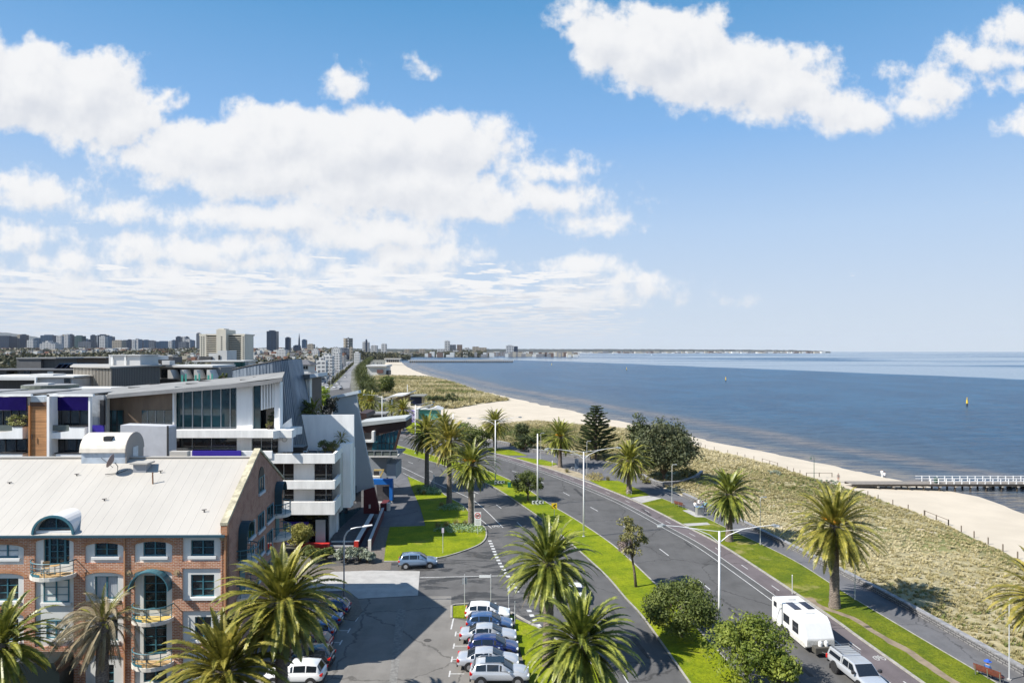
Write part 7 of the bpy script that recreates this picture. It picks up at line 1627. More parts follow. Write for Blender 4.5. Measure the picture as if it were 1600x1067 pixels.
m_.faces([tp[-1], bp_[-1], (bp_[-1][0] + .6, back, 9), (tp[-1][0] + .4, back, tp[-1][2]), tp[0], bp_[0], (bp_[0][0], back, 9), (tp[0][0], back, tp[0][2])], [(0, 1, 2, 3), (4, 7, 6, 5), (3, 2, 6, 7)])
m_.poly(tp + [(tp[-1][0] + .4, back, tp[-1][2]), (tp[0][0], back, tp[0][2])]); m_.build('cladding', seam, tw, fix=False)
for i in range(0, n_, 1):
    q = MB(); q.tube([(tp[i][0], tp[i][1] - .04, tp[i][2]), (bp_[i][0] + .9 * (1 - i / n_), bp_[i][1] - .04, bp_[i][2])], .035, 4); q.build('seam', mat('zinc_light', (0.34, 0.38, 0.43), .4, metal=.4), tw, fix=False)
q = MB()
for a, b in zip(tp[:-1], tp[1:]): q.tube([(a[0], a[1] - .05, a[2] + .05), (b[0], b[1] - .05, b[2] + .05)], .09, 4)
q.build('parapet_trim', trim_m, tw, fix=False)
wb_ = empty('white_block', (0, 0, 0), 0, 'white block with pale fins and a thin projecting roof right of the zinc tower', 'building')
part(wb_, 'wall', whi, [(458, 475, 592, 650, 101, 8)]); part(wb_, 'fins', whi2, [(x, x + 1.3, 592, 640, 100.6, 1) for x in (475.5, 478, 480.5, 483)]); part(wb_, 'recess', trim_m, [(475, 485, 592, 645, 102, 6)]); part(wb_, 'roof', mat('roof_dark', (0.12, 0.12, 0.12), .7), polys=[([(455, 586), (484, 585), (484, 592), (457, 593)], 100, 9)]); part(wb_, 'roof_edge', mat('fascia_blue', (0.50, 0.56, 0.62), .5), polys=[([(484, 584.5), (497, 583), (497, 588.5), (484, 591)], 100, 5)])
# leaning fin
fn = empty('leaning_fin', (0, 0, 0), 0, 'tall pale grey leaning fin wall between the apartments and the restaurant', 'wall'); fing = mat('fin_grey', (0.40, 0.43, 0.46), .7, noise=.06, nscale=.4)
part(fn, 'blade', fing, polys=[([(519, 621), (556, 614), (564, 662), (584.5, 761), (568, 765), (554, 771), (545, 700), (521, 660)], 103, .55)]); part(fn, 'cap', mat('fascia_blue', (0, 0, 0)), polys=[([(517, 619.5), (560, 610), (561, 614.5), (518, 623.5)], 102.6, 1.6)]); part(fn, 'stay', alu, [(557.5, 558.5, 615, 640, 103.8, .1)])
part(fn, 'maroon_base', maroon, polys=[([(568, 766), (584.5, 761.5), (592, 793), (591.5, 803), (568, 803)], 102.2, .5)]); part(fn, 'wall_light', conc_l, [(576, 579, 788, 794, 102.1, .08)])
# plants on the hidden roof garden
make_palm(70, 1.8, 2.6, 40, 'fan of bright palm fronds on the roof garden behind the white wall', r0=.2, r1=.18, loc=(GX(489, 98), 98, 15.0), leaflets=22, dead=0); T(71, (GX(478, 99), 99, 15.4), 2.6, 1.5, 'green shrubs left of the roof garden palm', m=leaf_mid, nclump=26, per=50, leaf=.1, name='shrub', cat='shrub', base=.05)
T(72, (GX(516, 97), 97, 15.6), 3.0, 1.2, 'dark bare looking bush on the roof garden', m=leafmat('leaf_black', (0.012, 0.014, 0.012), (0.04, 0.045, 0.03), .1), nclump=26, per=50, leaf=.09, name='shrub', cat='shrub', base=.05, irr=.5); make_palm(73, .9, 1.7, 26, 'small pale palm right of the bigger roof garden palm', r0=.12, r1=.1, loc=(GX(504, 98), 98, 15.6), leaflets=18, dead=0)
T(74, (GX(502, 120), 120, 14.5), 5.0, 1.6, 'bright lime green conifer behind the roof garden palm', m=leafmat('leaf_lime', (0.16, 0.24, 0.02), (0.34, 0.42, 0.05), .3), nclump=30, per=60, leaf=.12, base=.05)
# ================================================================ RESTAURANT
rs = empty('restaurant', (0, 0, 0), 0, 'dark canted restaurant pavilion with glass wall and deck beside the road', 'building'); brn = mat('brown_cladding', (0.035, 0.015, 0.013), .6); D = 118
part(rs, 'roof', mat('roof_grey', (0.36, 0.38, 0.38), .7, noise=.1, nscale=.5), polys=[([(560, 660), (633.5, 653), (634.5, 657.5), (562, 666.5)], D - .5, 7)]); 
part(rs, 'fascia', brn, polys=[([(562, 667), (634.5, 658), (635, 668), (624.5, 671), (586, 681), (566, 690)], D, 6.5)])
f = part(rs, 'glass_wall', mat('sky_glass', (0.02, 0.10, 0.14), .04, spec=.9), polys=[([(584, 682), (622.5, 672), (617, 704), (581, 703)], D + .25, .08)]); part(f, 'mullion', trim_m, [(x, x + .5, 676, 703, D + .12, .1) for x in (590, 596, 602, 608, 614)] + [(580, 618, 692, 692.6, D + .12, .1)])
part(rs, 'slanted_column', brn, polys=[([(623, 671.5), (627, 670.5), (618, 704), (614.5, 704)], D - .1, .4)])
part(rs, 'deck', conc_l, [(571, 621, 712, 714.5, D - 2.2, 9)]); part(rs, 'deck_rail', alu, [(571, 622, 703.5, 704.6, D - 2.2, .08)] + [(x, x + .8, 704.6, 712, D - 2.2, .08) for x in (572, 584, 596, 609, 620.5)]); part(rs, 'rail_glass', mat('rail_glass', (0.12, 0.14, 0.13), .1), [(572, 621, 705, 711.8, D - 2.1, .04)])
part(rs, 'balcony_box', whi2, [(568, 584, 687, 691, D - 1.5, 1.4), (580.5, 584, 674, 687, D - 1.5, 1.4)]); part(rs, 'grille', trim_m, [(569, 580, 676, 687, D - 1.2, .1)])
part(rs, 'rear_wall', trim_m, [(566, 584, 672, 712, D + .4, 5)]); part(rs, 'base_wall', mat('base_grey', (0.25, 0.28, 0.32), .8), [(572, 604, 715, 749, D, 6)]); part(rs, 'base_wall', mat('base_grey2', (0.30, 0.34, 0.40), .8), polys=[([(604, 725), (618.5, 725), (618.5, 748), (604, 745)], D - 1, 6)])
part(rs, 'roof', brn, polys=[([(560, 645), (572, 646), (573, 652), (566, 656), (560, 655)], 124, 8)])
blu = mat('blue_frame', (0.01, 0.13, 0.45), .5); fr_ = empty('blue_portal', (0, 0, 0), 0, 'bright blue entrance portal frame below the restaurant', 'portal'); part(fr_, 'beam', blu, [(582, 613, 749, 757, 112, 1.0)]); part(fr_, 'post', blu, [(608.2, 613, 757, 782, 112.01, .9)])
ct = empty('court', (0, 0, 0), 0, 'sunken dark court with a pale kerb under the blue portal', 'courtyard'); part(ct, 'floor_block', mat('podium_paving', (0, 0, 0)), polys=[([(588, 757), (610, 757), (611, 786), (590, 786)], 113.5, 3)]); part(ct, 'kerb', conc_l, [(590, 612, 784, 787, 109.5, .4)]); part(ct, 'maroon_box', maroon, [(594, 604, 787, 799, 107, 3)]); part(ct, 'pillar', slab_m, [(604.2, 609, 786, 798, 107, .6)])
yt = empty('timber_canopy', (0, 0, 0), 0, 'small yellow timber framed canopy behind the blue portal', 'canopy'); part(yt, 'frame', mat('yellow_timber', (0.50, 0.36, 0.12), .7), [(584, 600, 733.5, 735.5, 114, .3)], [([(597.5, 735), (600, 735), (594, 747), (591, 747)], 114, .3)]); part(yt, 'table', slab_m, [(581, 594, 744, 748, 113.8, 1)]); part(yt, 'screen', trim_m, [(584, 592, 736, 743, 114.5, .2)])
# ================================================================ LEFT TERRACE HOUSES
def terrace(name, x0, x1, D, label, wood):
    r_ = empty(name, (0, 0, 0), 0, label, 'building', 'purple blind apartments behind the warehouse'); xo = x0
    part(r_, 'core', conc_l, [(x0, x1, 621, 714, D + 1.3, 6)]); part(r_, 'roof', mesh_g, [(x0 - 4, x1 + 3, 614.5, 616, D + .5, 10)]); part(r_, 'fascia', whi, [(x0 - 4, x1 + 4, 616, 619.3, D - 1.0, .4)])
    part(r_, 'purple_blind', purple_d, [(x0 + 3, x1 - 3, 620, 641, D + .5, .1)])
    f = part(r_, 'window', dkg, [(x0 + 3, x1 - 3, 641.2, 672, D + .7, .1)]); part(f, 'frame', trim_m, [(x0 + 3 + (x1 - x0 - 6) * k / 4, x0 + 3.7 + (x1 - x0 - 6) * k / 4, 641.2, 672, D + .6, .09) for k in range(5)])
    f = part(r_, 'window', dkg, [(x0 + 3, x1 - 3, 686, 713, D + .7, .1)]); part(f, 'frame', trim_m, [(x0 + 3 + (x1 - x0 - 6) * k / 3, x0 + 3.7 + (x1 - x0 - 6) * k / 3, 686, 713, D + .6, .09) for k in range(4)])
    part(r_, 'balcony', whi, polys=[([(x0 - .5, 677), (x0 + 31, 673.5), (x0 + 31, 667), (x1 - 9, 667), (x1 - 9, 685.5), (x0 - .5, 685.5)], D - .6, 1.2)]); part(r_, 'balcony_coping', trim_m, [(x0 + 31, x1 - 8, 665.4, 667, D - .65, 1.0)])
    part(r_, 'lower_balcony', whi, [(x0 + 10, x1 - 9, 709, 716, D - .6, 1.5)]); part(r_, 'lower_coping', trim_m, [(x0 + 8, x1 - 8, 707.5, 709, D - .65, 1.0)])
    part(r_, 'glass_balustrade', mat('rail_glass', (0, 0, 0)), [(x0 + 4, x0 + 31, 664, 673, D - .4, .03)])
    return r_
t1 = terrace('terrace_apartment', 77, 141, 83, 'purple blind apartment with a white wedge balcony behind the roof monitor', 0)
part(t1, 'party_wall', whi, [(73, 77, 616.5, 714, 82, 1.6)])
part(t1, 'curved_screen', mat('pearl_screen', (0.50, 0.50, 0.50), .25, metal=.6, noise=.3, nscale=.5), [(141, 162, 617.5, 664, 83.4, .3)]); part(t1, 'purple_panel', purple, [(142, 162, 664.3, 680, 83.2, .2)]); part(t1, 'flue', trim_m, [(156, 162, 625, 664, 82.9, .4)]); part(t1, 'edge_trim', whi, [(138, 140.8, 619.5, 714, 82.2, .4)])
t2 = terrace('terrace_apartment', -12, 44, 83, 'purple blind apartment cut by the left edge, left of the cedar wall', 1)
part(t2, 'cedar_wall', timb, [(45, 72.6, 635, 714, 82.6, 1.0)]); part(t2, 'cedar_edge', mat('cedar_orange', (0.45, 0.20, 0.07), .7), [(44.2, 46.5, 633, 714, 82.4, .19)]); part(t2, 'cedar_head', mat('cedar_dark', (0.10, 0.05, 0.03), .7), [(46.6, 72.4, 628, 635, 82.5, 2)]); part(t2, 'grey_panel', mat('panel_bluegrey', (0.45, 0.50, 0.54), .6), [(48, 69, 619, 628, 82.5, 2)])
t3 = terrace('terrace_apartment', -104, -48, 83, 'apartment with purple blinds just outside the left edge', 1)
sc = MB(); sc.tube([(GX(50, 82.4), 82.4, GZ(678, 82.4)), (GX(50, 82.4), 82.4, GZ(686, 82.4))], .05, 5); q = sc.build('wall_bracket', trim_m, t2)
T(75, (GX(30, 83.5), 83.5, GZ(672, 83)), 2.0, 1.4, 'yellow flecked plant behind the left purple blind window', m=leafmat('leaf_yellow', (0.18, 0.2, 0.04), (0.5, 0.48, 0.2), .2), nclump=20, per=40, leaf=.06, name='potted_plant', cat='plant', base=.1)
# ---- rooftops behind
def block(name, label, items, cat='building', group=None):
    r_ = empty(name, (0, 0, 0), 0, label, cat, group)
    for it in items:
        nm, m = it[0], it[1]; part(r_, nm, m, [b for b in it[2] if not isinstance(b[0], list)], [b for b in it[2] if isinstance(b[0], list)])
    return r_
char = mat('charcoal_cladding', (0.055, 0.056, 0.06), .6, noise=.15, nscale=.8, stretch=(3, 3, .2)); char_l = mat('charcoal_light', (0.10, 0.10, 0.105), .6, noise=.12, nscale=.8); olive_p = mat('pod_cladding', (0.13, 0.145, 0.12), .6, noise=.15, nscale=1, stretch=(4, 4, .2)); rwhite = mat('roof_white', (0.55, 0.55, 0.54), .8, noise=.05, nscale=.3); tan_s = mat('slat_tan', (0.50, 0.46, 0.40), .6); dgry = mat('slat_back', (0.07, 0.068, 0.066), .7)
pod2 = empty('rooftop_pod', (0, 0, 0), 0, 'oval olive grey rooftop pod on the flat roof', 'rooftop pod'); D = 94
cx = GX(54, D); a_, b_ = (GX(95, D) - GX(14, D)) / 2, 3.2
MB().prism([(cx + a_ * math.cos(t) * (1 if abs(math.cos(t)) < .9 else 1), D + b_ + b_ * math.sin(t)) for t in [2 * math.pi * i / 28 for i in range(28)]], GZ(616, D), GZ(603, D)).build('wall', olive_p, pod2)
MB().prism([(cx + (a_ - .3) * math.cos(t), D + b_ + (b_ - .3) * math.sin(t)) for t in [2 * math.pi * i / 28 for i in range(28)]], GZ(603, D), GZ(603, D) + .06).build('roof', mesh_g, pod2); MB().box(cx - 1.5, cx + .5, D + 2, D + 3.4, GZ(603, D) + .06, GZ(603, D) + .3).build('skylight', rwhite, pod2)
block('flat_roof', 'long white flat parapet roof between the pod and the tilted roof', [('parapet', rwhite, [(95, 190, 606.5, 614, 96, 5), (205, 243, 606, 611, 98, 4)]), ('roof_deck', mesh_g, [(-60, 243, 613, 617, 93, 8)])])
block('roof_house', 'white edged flat roof above charcoal walls at the far left', [('roof', rwhite, [(-40, 115, 587.5, 590, 104, 8), (46, 83, 584.5, 588, 106, 3)]), ('fascia', rwhite, [(-40, 55, 589.9, 594, 103.6, .5)]), ('wall', gblk, [(57, 114, 591, 608, 104.5, 6)]), ('window', dkg, [(100, 109, 591.5, 605, 104.3, .1)]), ('wall', char, [(-40, 56, 594, 614, 106, 5)]), ('post', whi, [(54, 56, 590, 600, 103.5, .3)])])
block('charcoal_house', 'row of charcoal clad penthouses with a white door panel', [('wall', char, [(-40, 10, 579, 601, 125, 7), (27, 115, 579, 602, 125, 7)]), ('window', dkg, [(37, 47, 580, 596, 124.8, .1)]), ('white_panel', rwhite, [(74, 83, 580, 597, 124.7, .2)]), ('opening', mat('balcony_view', (0.20, 0.22, 0.16), .6), [(11, 26.5, 581, 594, 127, 2)]), ('roof', char_l, [(-42, 117, 577.2, 578.8, 124.5, 9)])])
block('dark_box', 'dark grey rooftop box at the left skyline', [('wall', char_l, [(26, 64, 561, 578, 138, 8)]), ('side', char, [(64.2, 86, 560, 577, 138.5, 7)]), ('roof', mesh_g, [(25, 87, 558.6, 560.6, 137.8, 9)])])
block('brown_box', 'long brown rooftop box left of the white plant room', [('wall', mat('brown_wall', (0.11, 0.085, 0.07), .8), [(88, 165, 559.5, 581, 150, 10)]), ('dark_part', char, [(104, 116, 558, 566, 149.7, 5)]), ('roof', mesh_g, [(87, 166, 558, 559.3, 149.5, 11)])])
sp_r = empty('solar_array', (0, 0, 0), 0, 'rows of tilted solar panels on the charcoal roof', 'solar panels')
for i in range(6): x = GX(84 + i * 8, 130); MB().faces([(x, 130, GZ(577, 130)), (x + 1.0, 130, GZ(568, 130)), (x + 1.0, 134, GZ(568, 130)), (x, 134, GZ(577, 130)), (x + .1, 130, GZ(577.5, 130)), (x + 1.1, 130, GZ(568.5, 130)), (x + 1.1, 134, GZ(568.5, 130)), (x + .1, 134, GZ(577.5, 130))], [(0, 1, 2, 3), (7, 6, 5, 4), (0, 4, 5, 1), (1, 5, 6, 2), (2, 6, 7, 3), (3, 7, 4, 0)]).build('panel', mat('solar', (0, 0, 0)), sp_r)
sb = empty('slatted_penthouse', (0, 0, 0), 0, 'angular penthouse wrapped in pale vertical slats', 'building')
A0 = (GX(115, 112), 112); A1 = (GX(175, 106), 106); A2 = (GX(250, 122), 122); A3 = (GX(115, 130), 130); zt, zb2 = 22.5, 18.6
MB().prism([A0, A1, A2, A3], zb2, zt - .1).build('wall', dgry, sb); MB().prism([(A0[0] - .4, A0[1] - .3), (A1[0], A1[1] - .6), (A2[0] + .5, A2[1] - .3), (GX(250, 130), 130), (A3[0], A3[1])], zt - .09, zt + .12).build('roof', mat('roof_pale_edge', (0.34, 0.33, 0.31), .8), sb)
def slats(P0, P1, n, m):
    for i in range(n):
        t = (i + .5) / n; x, y = P0[0] + (P1[0] - P0[0]) * t, P0[1] + (P1[1] - P0[1]) * t; MB().box(x - .05, x + .05, y - .14, y - .02, zb2, zt - .12).build('slat', m, sb)
slats(A0, A1, 27, tan_s); slats(A1, A2, 30, mat('slat_shaded', (0.16, 0.155, 0.15), .6))  # right face slats coloured darker, its shade put into the material
block('white_plant_room', 'big white plant room box on the slatted penthouse roof', [('wall', rwhite, [(170, 219, 555.5, 573, 118, 6)]), ('post', whi2, [(174, 176, 554.5, 573, 117.8, .1), (194.5, 196.5, 554.5, 573, 117.8, .1)]), ('roof', rwhite, [(169.5, 219.5, 554.3, 555.4, 117.7, 6.6)])])
block('roof_boxes', 'white and black rooftop boxes right of the white plant room', [('wall', rwhite, [(219, 243, 556, 562, 133, 5), (253, 265, 563.5, 570, 130, 2)]), ('dark_wall', black_sign, [(219.5, 253, 562.2, 572, 131, 4)]), ('dark_box', char, [(243.5, 270, 557.5, 567, 140, 4)]), ('vent', alu, [(228, 232, 565, 573, 124, .4), (242, 246, 566, 573, 124, .4)])])
tr = empty('terraced_flats', (0, 0, 0), 0, 'row of stepped flats with teal balcony screens behind the tilted roof', 'building')
part(tr, 'wall', mat('flat_grey', (0.20, 0.20, 0.20), .8, noise=.1), [(248, 345, 574, 600, 134, 8)]); part(tr, 'roof', rwhite, [(246, 332, 571, 574, 132.5, 11)])
for i, x in enumerate((252, 272, 293, 313)):
    part(tr, 'dividing_wall', conc_l, polys=[([(x + 10, 578), (x + 14, 578), (x + 19, 590), (x + 19, 597), (x + 10, 597)], 131, 3)]); f = part(tr, 'window', dkg, [(x, x + 10, 577, 590, 133.8, .1)]); part(tr, 'balustrade', trim_m, [(x - 2, x + 18, 592, 599, 130.6, .15)])
    if i: part(tr, 'teal_screen', mat('teal_screen', (0.08, 0.35, 0.30), .3), [(x + 11, x + 14, 586, 597, 130.3, .1), (x + 17, x + 19.5, 584, 597, 130.3, .1)])
T(76, (GX(349, 126), 126, GZ(596, 126)), 1.6, 1.0, 'small green shrub at the end of the stepped flats', m=leaf_mid, nclump=14, per=40, leaf=.1, name='potted_plant', cat='plant', base=.1)
block('pale_wall_building', 'pale blank concrete wall with a dark glazed corner left of the zinc tower', [('wall', conc_l, [(330, 380, 565, 594, 165, 8)]), ('roof', rwhite, [(300, 381, 563.5, 565, 164.5, 9)]), ('glazed_corner', tealg, [(366, 383, 566, 573, 163, 2)])])
block('white_house', 'white cubic house with a dark doorway in front of the tower block', [('wall', rwhite, [(340, 354.5, 547.5, 564.5, 255, 9), (326, 340, 552, 564.5, 255, 8)]), ('door', black_sign, [(341, 344, 555, 564, 254.8, .1)]), ('dark_wing', char, [(311, 330, 557, 566, 254, 6)])])
# beach kiosks
kk = empty('beach_kiosk', (0, 0, 0), 0, 'low beach kiosk with a wavy white roof and timber wall', 'building'); D = 262
part(kk, 'wall', mat('tan_timber', (0.35, 0.25, 0.14), .8), polys=[([(612, 625), (625, 620), (640, 617), (641, 627), (612, 632)], D, 12)]); wv = MB()
n_ = 12; up_ = [(600 + 41 * i / n_, 622.5 - 10 * (i / n_) - 1.4 * math.sin(i / n_ * 6.28)) for i in range(n_ + 1)]; PR(wv, up_ + [(x, y + 2.2) for x, y in reversed(up_)], D - 2, 16); wv.build('roof', rwhite, kk); part(kk, 'white_post', whi, [(611, 614, 624, 632, D - 1, 1)])
part(kk, 'dark_box', mat('kiosk_glass', (0.01, 0.015, 0.04), .2), [(641.5, 659, 619.5, 634, D - 6, 8)]); part(kk, 'roof_slab', mat('kiosk_slab', (0.2, 0.2, 0.18), .7), [(640, 663, 618.2, 619.6, D - 7, 10)]); MB().tube([(GX(636.5, D), D, GZ(612, D)), (GX(636.5, D), D, GZ(601, D))], .12, 5).build('flagpole', rail_w, kk)
mu = empty('mural_kiosk', (0, 0, 0), 0, 'white beach building painted with a teal and blue wave pattern', 'building'); D = 222
mural = bpy.data.materials.new('mural'); mural.use_nodes = True
def _mu():
    t = NT(mural.node_tree); b = t.n['Principled BSDF']; tc = t.node('ShaderNodeTexCoord'); n = t.node('ShaderNodeTexNoise', {'Vector': (tc, 3), 'Scale': .35, 'Detail': 2.0, 'Distortion': 2.5}); sp = t.node('ShaderNodeSeparateXYZ', {0: (tc, 3)})
    c = t.mix(t.ramp(n, .44, .47), (0.02, 0.05, 0.28), (0.10, 0.18, 0.42)); c = t.mix(t.ramp(t.m('ADD', (sp, 2), t.m('MULTIPLY', n, 3.0)), 3.7, 3.9), c, (0.10, 0.33, 0.30)); t.l.new(c.outputs[2], b.inputs['Base Color'])
_mu()
mu2 = mat('mural_purple', (0.55, 0.50, 0.68), .7, col2=(0.12, 0.06, 0.35), nscale=.6, thr=(.5, .54))
part(mu, 'wall', mural, [(653.5, 685, 640, 655, D, 8)]); part(mu, 'pale_wall', mu2, [(632, 649, 642, 660, D - 2, 5)]); part(mu, 'pillar', rwhite, [(649.2, 653.3, 639, 657, D - 2.5, 6)]); part(mu, 'tent_roof', rwhite, polys=[([(668, 640), (680, 636.5), (690, 640.5)], D - .5, 9), ([(655, 640), (664, 638), (668, 640)], D - .5, 9)]); part(mu, 'ramp_roof', mat('kiosk_slab', (0, 0, 0)), polys=[([(657, 637), (674, 632), (675, 634), (660, 640)], D + 3, 5)])
block('low_shed', 'low dark slatted shelter with parked things behind the restaurant roof', [('wall', char, [(566, 600, 648, 655, 205, 5)]), ('roof', mesh_g, [(564, 603, 645.8, 648, 204, 7)])])
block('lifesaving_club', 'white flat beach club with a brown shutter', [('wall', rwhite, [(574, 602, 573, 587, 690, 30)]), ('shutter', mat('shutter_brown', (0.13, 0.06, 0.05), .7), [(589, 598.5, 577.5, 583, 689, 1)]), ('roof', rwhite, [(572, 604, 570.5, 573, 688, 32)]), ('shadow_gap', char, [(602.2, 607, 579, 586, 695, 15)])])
block('bathing_pavilion', 'long pale bathing pavilion with dark arches on the far sand', [('wall', rwhite, [(602, 625, 561, 566, 1330, 20)]), ('arch', black_sign, [(604 + i * 3.3, 606.4 + i * 3.3, 562.5, 565.8, 1329, 1) for i in range(6)]), ('roof', conc_l, [(600, 626, 560, 561, 1328, 24)])])
# ================================================================ TOWER BLOCK, SUBURB, SKYLINE
def xl(D):
    y = HZ + H * F / np.maximum(D, 1); return np.interp(y, [557, 559, 568, 580, 606, 640], [548, 546, 532, 515, 480, 470])
cream_c = mat('cream_concrete', (0.60, 0.56, 0.47), .85, noise=.06, nscale=.1); dark_rec = mat('balcony_recess', (0.06, 0.065, 0.06), .7)
tb = empty('tower_block', (0, 0, 0), 0, 'cream slab tower block with stacked dark balconies and a taller central shaft', 'building'); D = 455
part(tb, 'central_shaft', cream_c, [(338, 353, 515, 566, D - 3, 16), (341, 350, 513.3, 515, D, 8)]); part(tb, 'left_wing', dark_rec, [(322, 338, 524, 566, D + 2, 14)]); part(tb, 'right_wing', dark_rec, [(353, 377, 524, 566, D + 2, 14)])
part(tb, 'left_pier', cream_c, [(312, 322, 522.5, 566, D, 16)]); part(tb, 'right_pier', cream_c, [(377, 382, 523, 566, D, 16)]); part(tb, 'roof_slab', cream_c, [(311, 383, 521.8, 524, D + .5, 17)])
for i in range(12):
    y = 526.6 + i * 3.3; part(tb, 'balcony_band', cream_c, [(322, 338, y, y + 1.3, D, 2), (353, 377, y, y + 1.3, D, 2)])
    for x in (314, 317.5): part(tb, 'window', dark_rec, [(x, x + 1.6, y - .6, y + 1.2, D - .1, .1)])
    part(tb, 'window', dark_rec, [(345, 347, y - 1, y + .6, D - 3.1, .1)]); part(tb, 'window', dark_rec, [(379, 380.6, y - .6, y + 1.2, D - .1, .1)])
def facade(name, wall, win, sx=3.2, sz=3.2, gap=.35, rough=.5):
    if name in MATS: return MATS[name]
    sx *= 2.2; sz *= 2.4; m = bpy.data.materials.new(name); m.use_nodes = True; MATS[name] = m; t = NT(m.node_tree); b = t.n['Principled BSDF']; tc = t.node('ShaderNodeTexCoord'); sp = t.node('ShaderNodeSeparateXYZ', {0: (tc, 3)})
    fx = t.m('FRACT', t.m('DIVIDE', t.m('ADD', (sp, 0), t.m('MULTIPLY', (sp, 1), 1.0)), sx)); fz = t.m('FRACT', t.m('DIVIDE', (sp, 2), sz))
    w = t.m('MULTIPLY', t.m('GREATER_THAN', fx, gap * .6), t.m('GREATER_THAN', fz, gap)); geo = t.node('ShaderNodeNewGeometry'); ns = t.node('ShaderNodeSeparateXYZ', {0: (geo, 1)})
    w = t.m('MULTIPLY', w, t.m('LESS_THAN', (ns, 2), .5)); n = t.node('ShaderNodeTexNoise', {'Vector': (tc, 3), 'Scale': .08, 'Detail': 3.0}); c = t.mix(w, wall, win); c = t.mix(t.m('MULTIPLY', n, .25), c, tuple(x * .5 for x in wall))
    t.l.new(c.outputs[2], b.inputs['Base Color']); b.inputs['Roughness'].default_value = rough; return m
FW = {'white': facade('fac_white', (.50, .50, .50), (.09, .11, .14), 6, 3.4, .5), 'navy': facade('fac_navy', (.016, .035, .075), (.008, .016, .035), 6, 3.6, .3, .3), 'blue': facade('fac_blue', (.035, .075, .14), (.015, .035, .07), 7, 3.6, .35, .3), 'teal': facade('fac_teal', (.07, .13, .14), (.03, .06, .07), 6, 3.5, .3, .3), 'tan': facade('fac_tan', (.34, .30, .24), (.13, .12, .11), 6, 3.4, .5), 'grey': facade('fac_grey', (.10, .12, .155), (.04, .05, .07), 6, 3.4, .45), 'brown': facade('fac_brown', (.20, .15, .12), (.09, .07, .06), 6, 3.4, .45)}
FW['white_near'] = facade('fac_white_near', (.62, .62, .61), (.10, .11, .13), 1.6, 1.35, .5); FW['tan_near'] = facade('fac_tan_near', (.50, .45, .37), (.12, .11, .10), 1.6, 1.35, .5)
def tower(x0, x1, y0, D, col, label, dep=None, z0=-1.0, crown=True, group=None, cat='building', name='office_tower'):
    X0, X1, Z1 = GX(x0, D), GX(x1, D), GZ(y0, D); dep = dep or (X1 - X0) * .8; m = MB(); w = X1 - X0
    m.box(0, w, 0, dep, z0, Z1)
    if crown: m.box(w * .2, w * .75, dep * .2, dep * .7, Z1, Z1 + max(2.5, (Z1 - z0) * .035))
    o = m.build(name, FW[col], None); o.location = (X0, D, 0); return tag(o, label, cat, group)
sky_g = 'towers on the city skyline'
SK = [(-8,14,525.5,3900,'navy','blue glass tower block at the left end of the skyline'),(14,26,528.5,4000,'grey','low grey tower beside the left end of the skyline'),(26,33,523.5,4200,'tan','slim pale tower left of the dark topped one'),(31,40,523.2,4000,'navy','dark topped tower, third from the left of the skyline'),(42,52,531.5,3800,'white','short white block left of the domed glass tower'),(63,82,524,4000,'blue','broad stepped glass tower, the widest of the left skyline'),(52,62,529,4000,'blue','blue slab on the left flank of the broad stepped tower'),
 (88,96,525,3700,'white','slim white tower right of the broad stepped tower'),(96,101,523.5,4100,'tan','thin tan tower beside the slim white one'),(100.5,106.5,523,3900,'white','white tower with a flat top in the cluster of three'),(106.5,113,523,3950,'navy','dark tower touching the flat topped white one'),(115,128,525,4000,'teal','green glass tower with a flat roof'),(122,142,534,3500,'grey','long low grey block below the green glass tower'),(128,137,530,4300,'blue','blue low tower behind the long grey block'),
 (141,148,524,4000,'navy','narrow navy tower standing alone left of the big dark pair'),(152,165,523.4,4100,'navy','big dark tower behind the white fronted one'),(155,164,525.5,3800,'white','white fronted tower before the big dark one'),(164.5,175,526,3900,'blue','blue glass tower right of the white fronted one'),(175,190,532,3600,'tan','pale stepped block right of the dark tower group'),(190,197.5,532,3700,'grey','grey block with rounded look in the middle of the skyline'),(198,205,531,3900,'navy','short navy tower in the middle of the skyline'),(206,210.5,531.5,3800,'white','short white tower in the middle of the skyline'),
 (211,216,529.5,3900,'white','taller white tower right of the skyline middle'),(216,222,531,3900,'blue','blue block beside the taller white tower'),(222,232,531.5,4100,'blue','wide blue block among the low towers'),(233,241,532.5,4000,'grey','grey block among the low towers'),(244,262,533.5,3900,'blue','long low blue block left of the navy tower'),(263,268,533,3800,'white','small white tower before the navy tower'),(268,274,531.8,3900,'blue','small blue tower next to the small white one'),(274.5,282,526.3,3900,'navy','navy tower, tallest of the right skyline cluster'),
 (283,289,527,4100,'white','white tower just right of the navy one'),(288.5,294,526.5,4200,'navy','dark topped tower behind the white one'),(279,291,534.5,3500,'grey','low grey block at the foot of the navy tower'),(290,297,530,3900,'white','white tower near the cream tower block'),(297,303,532,3900,'blue','short blue tower near the cream tower block'),(306.5,313,521.2,3000,'grey','slim pale tower peeking out behind the cream tower block'),
 (416.5,431.5,517.5,2600,'navy','large solitary navy tower right of the cream tower block'),(445.5,453,527.6,2700,'navy','smaller navy tower right of the large solitary one'),(471.5,478.5,531,3000,'blue','stepped blue grey tower right of the spire'),(458,468,540,2600,'navy','low dark wide building below the spire'),(480,490,538,2500,'tan','pale square block below the stepped tower')]
for a in SK: tower(a[0], a[1], a[2], a[3], a[4], a[5], group=sky_g)
wd = empty('hospital_block', (0, 0, 0), 0, 'broad white stepped institutional block in front of the skyline', 'building'); part(wd, 'base', FW['white'], [(62, 86, 537, 552, 3000, 60)]); part(wd, 'upper_floors', FW['white'], [(66, 80, 534.5, 537, 3000, 50)]); part(wd, 'roof_box', FW['white'], [(71, 75, 532, 534.5, 3010, 30)])
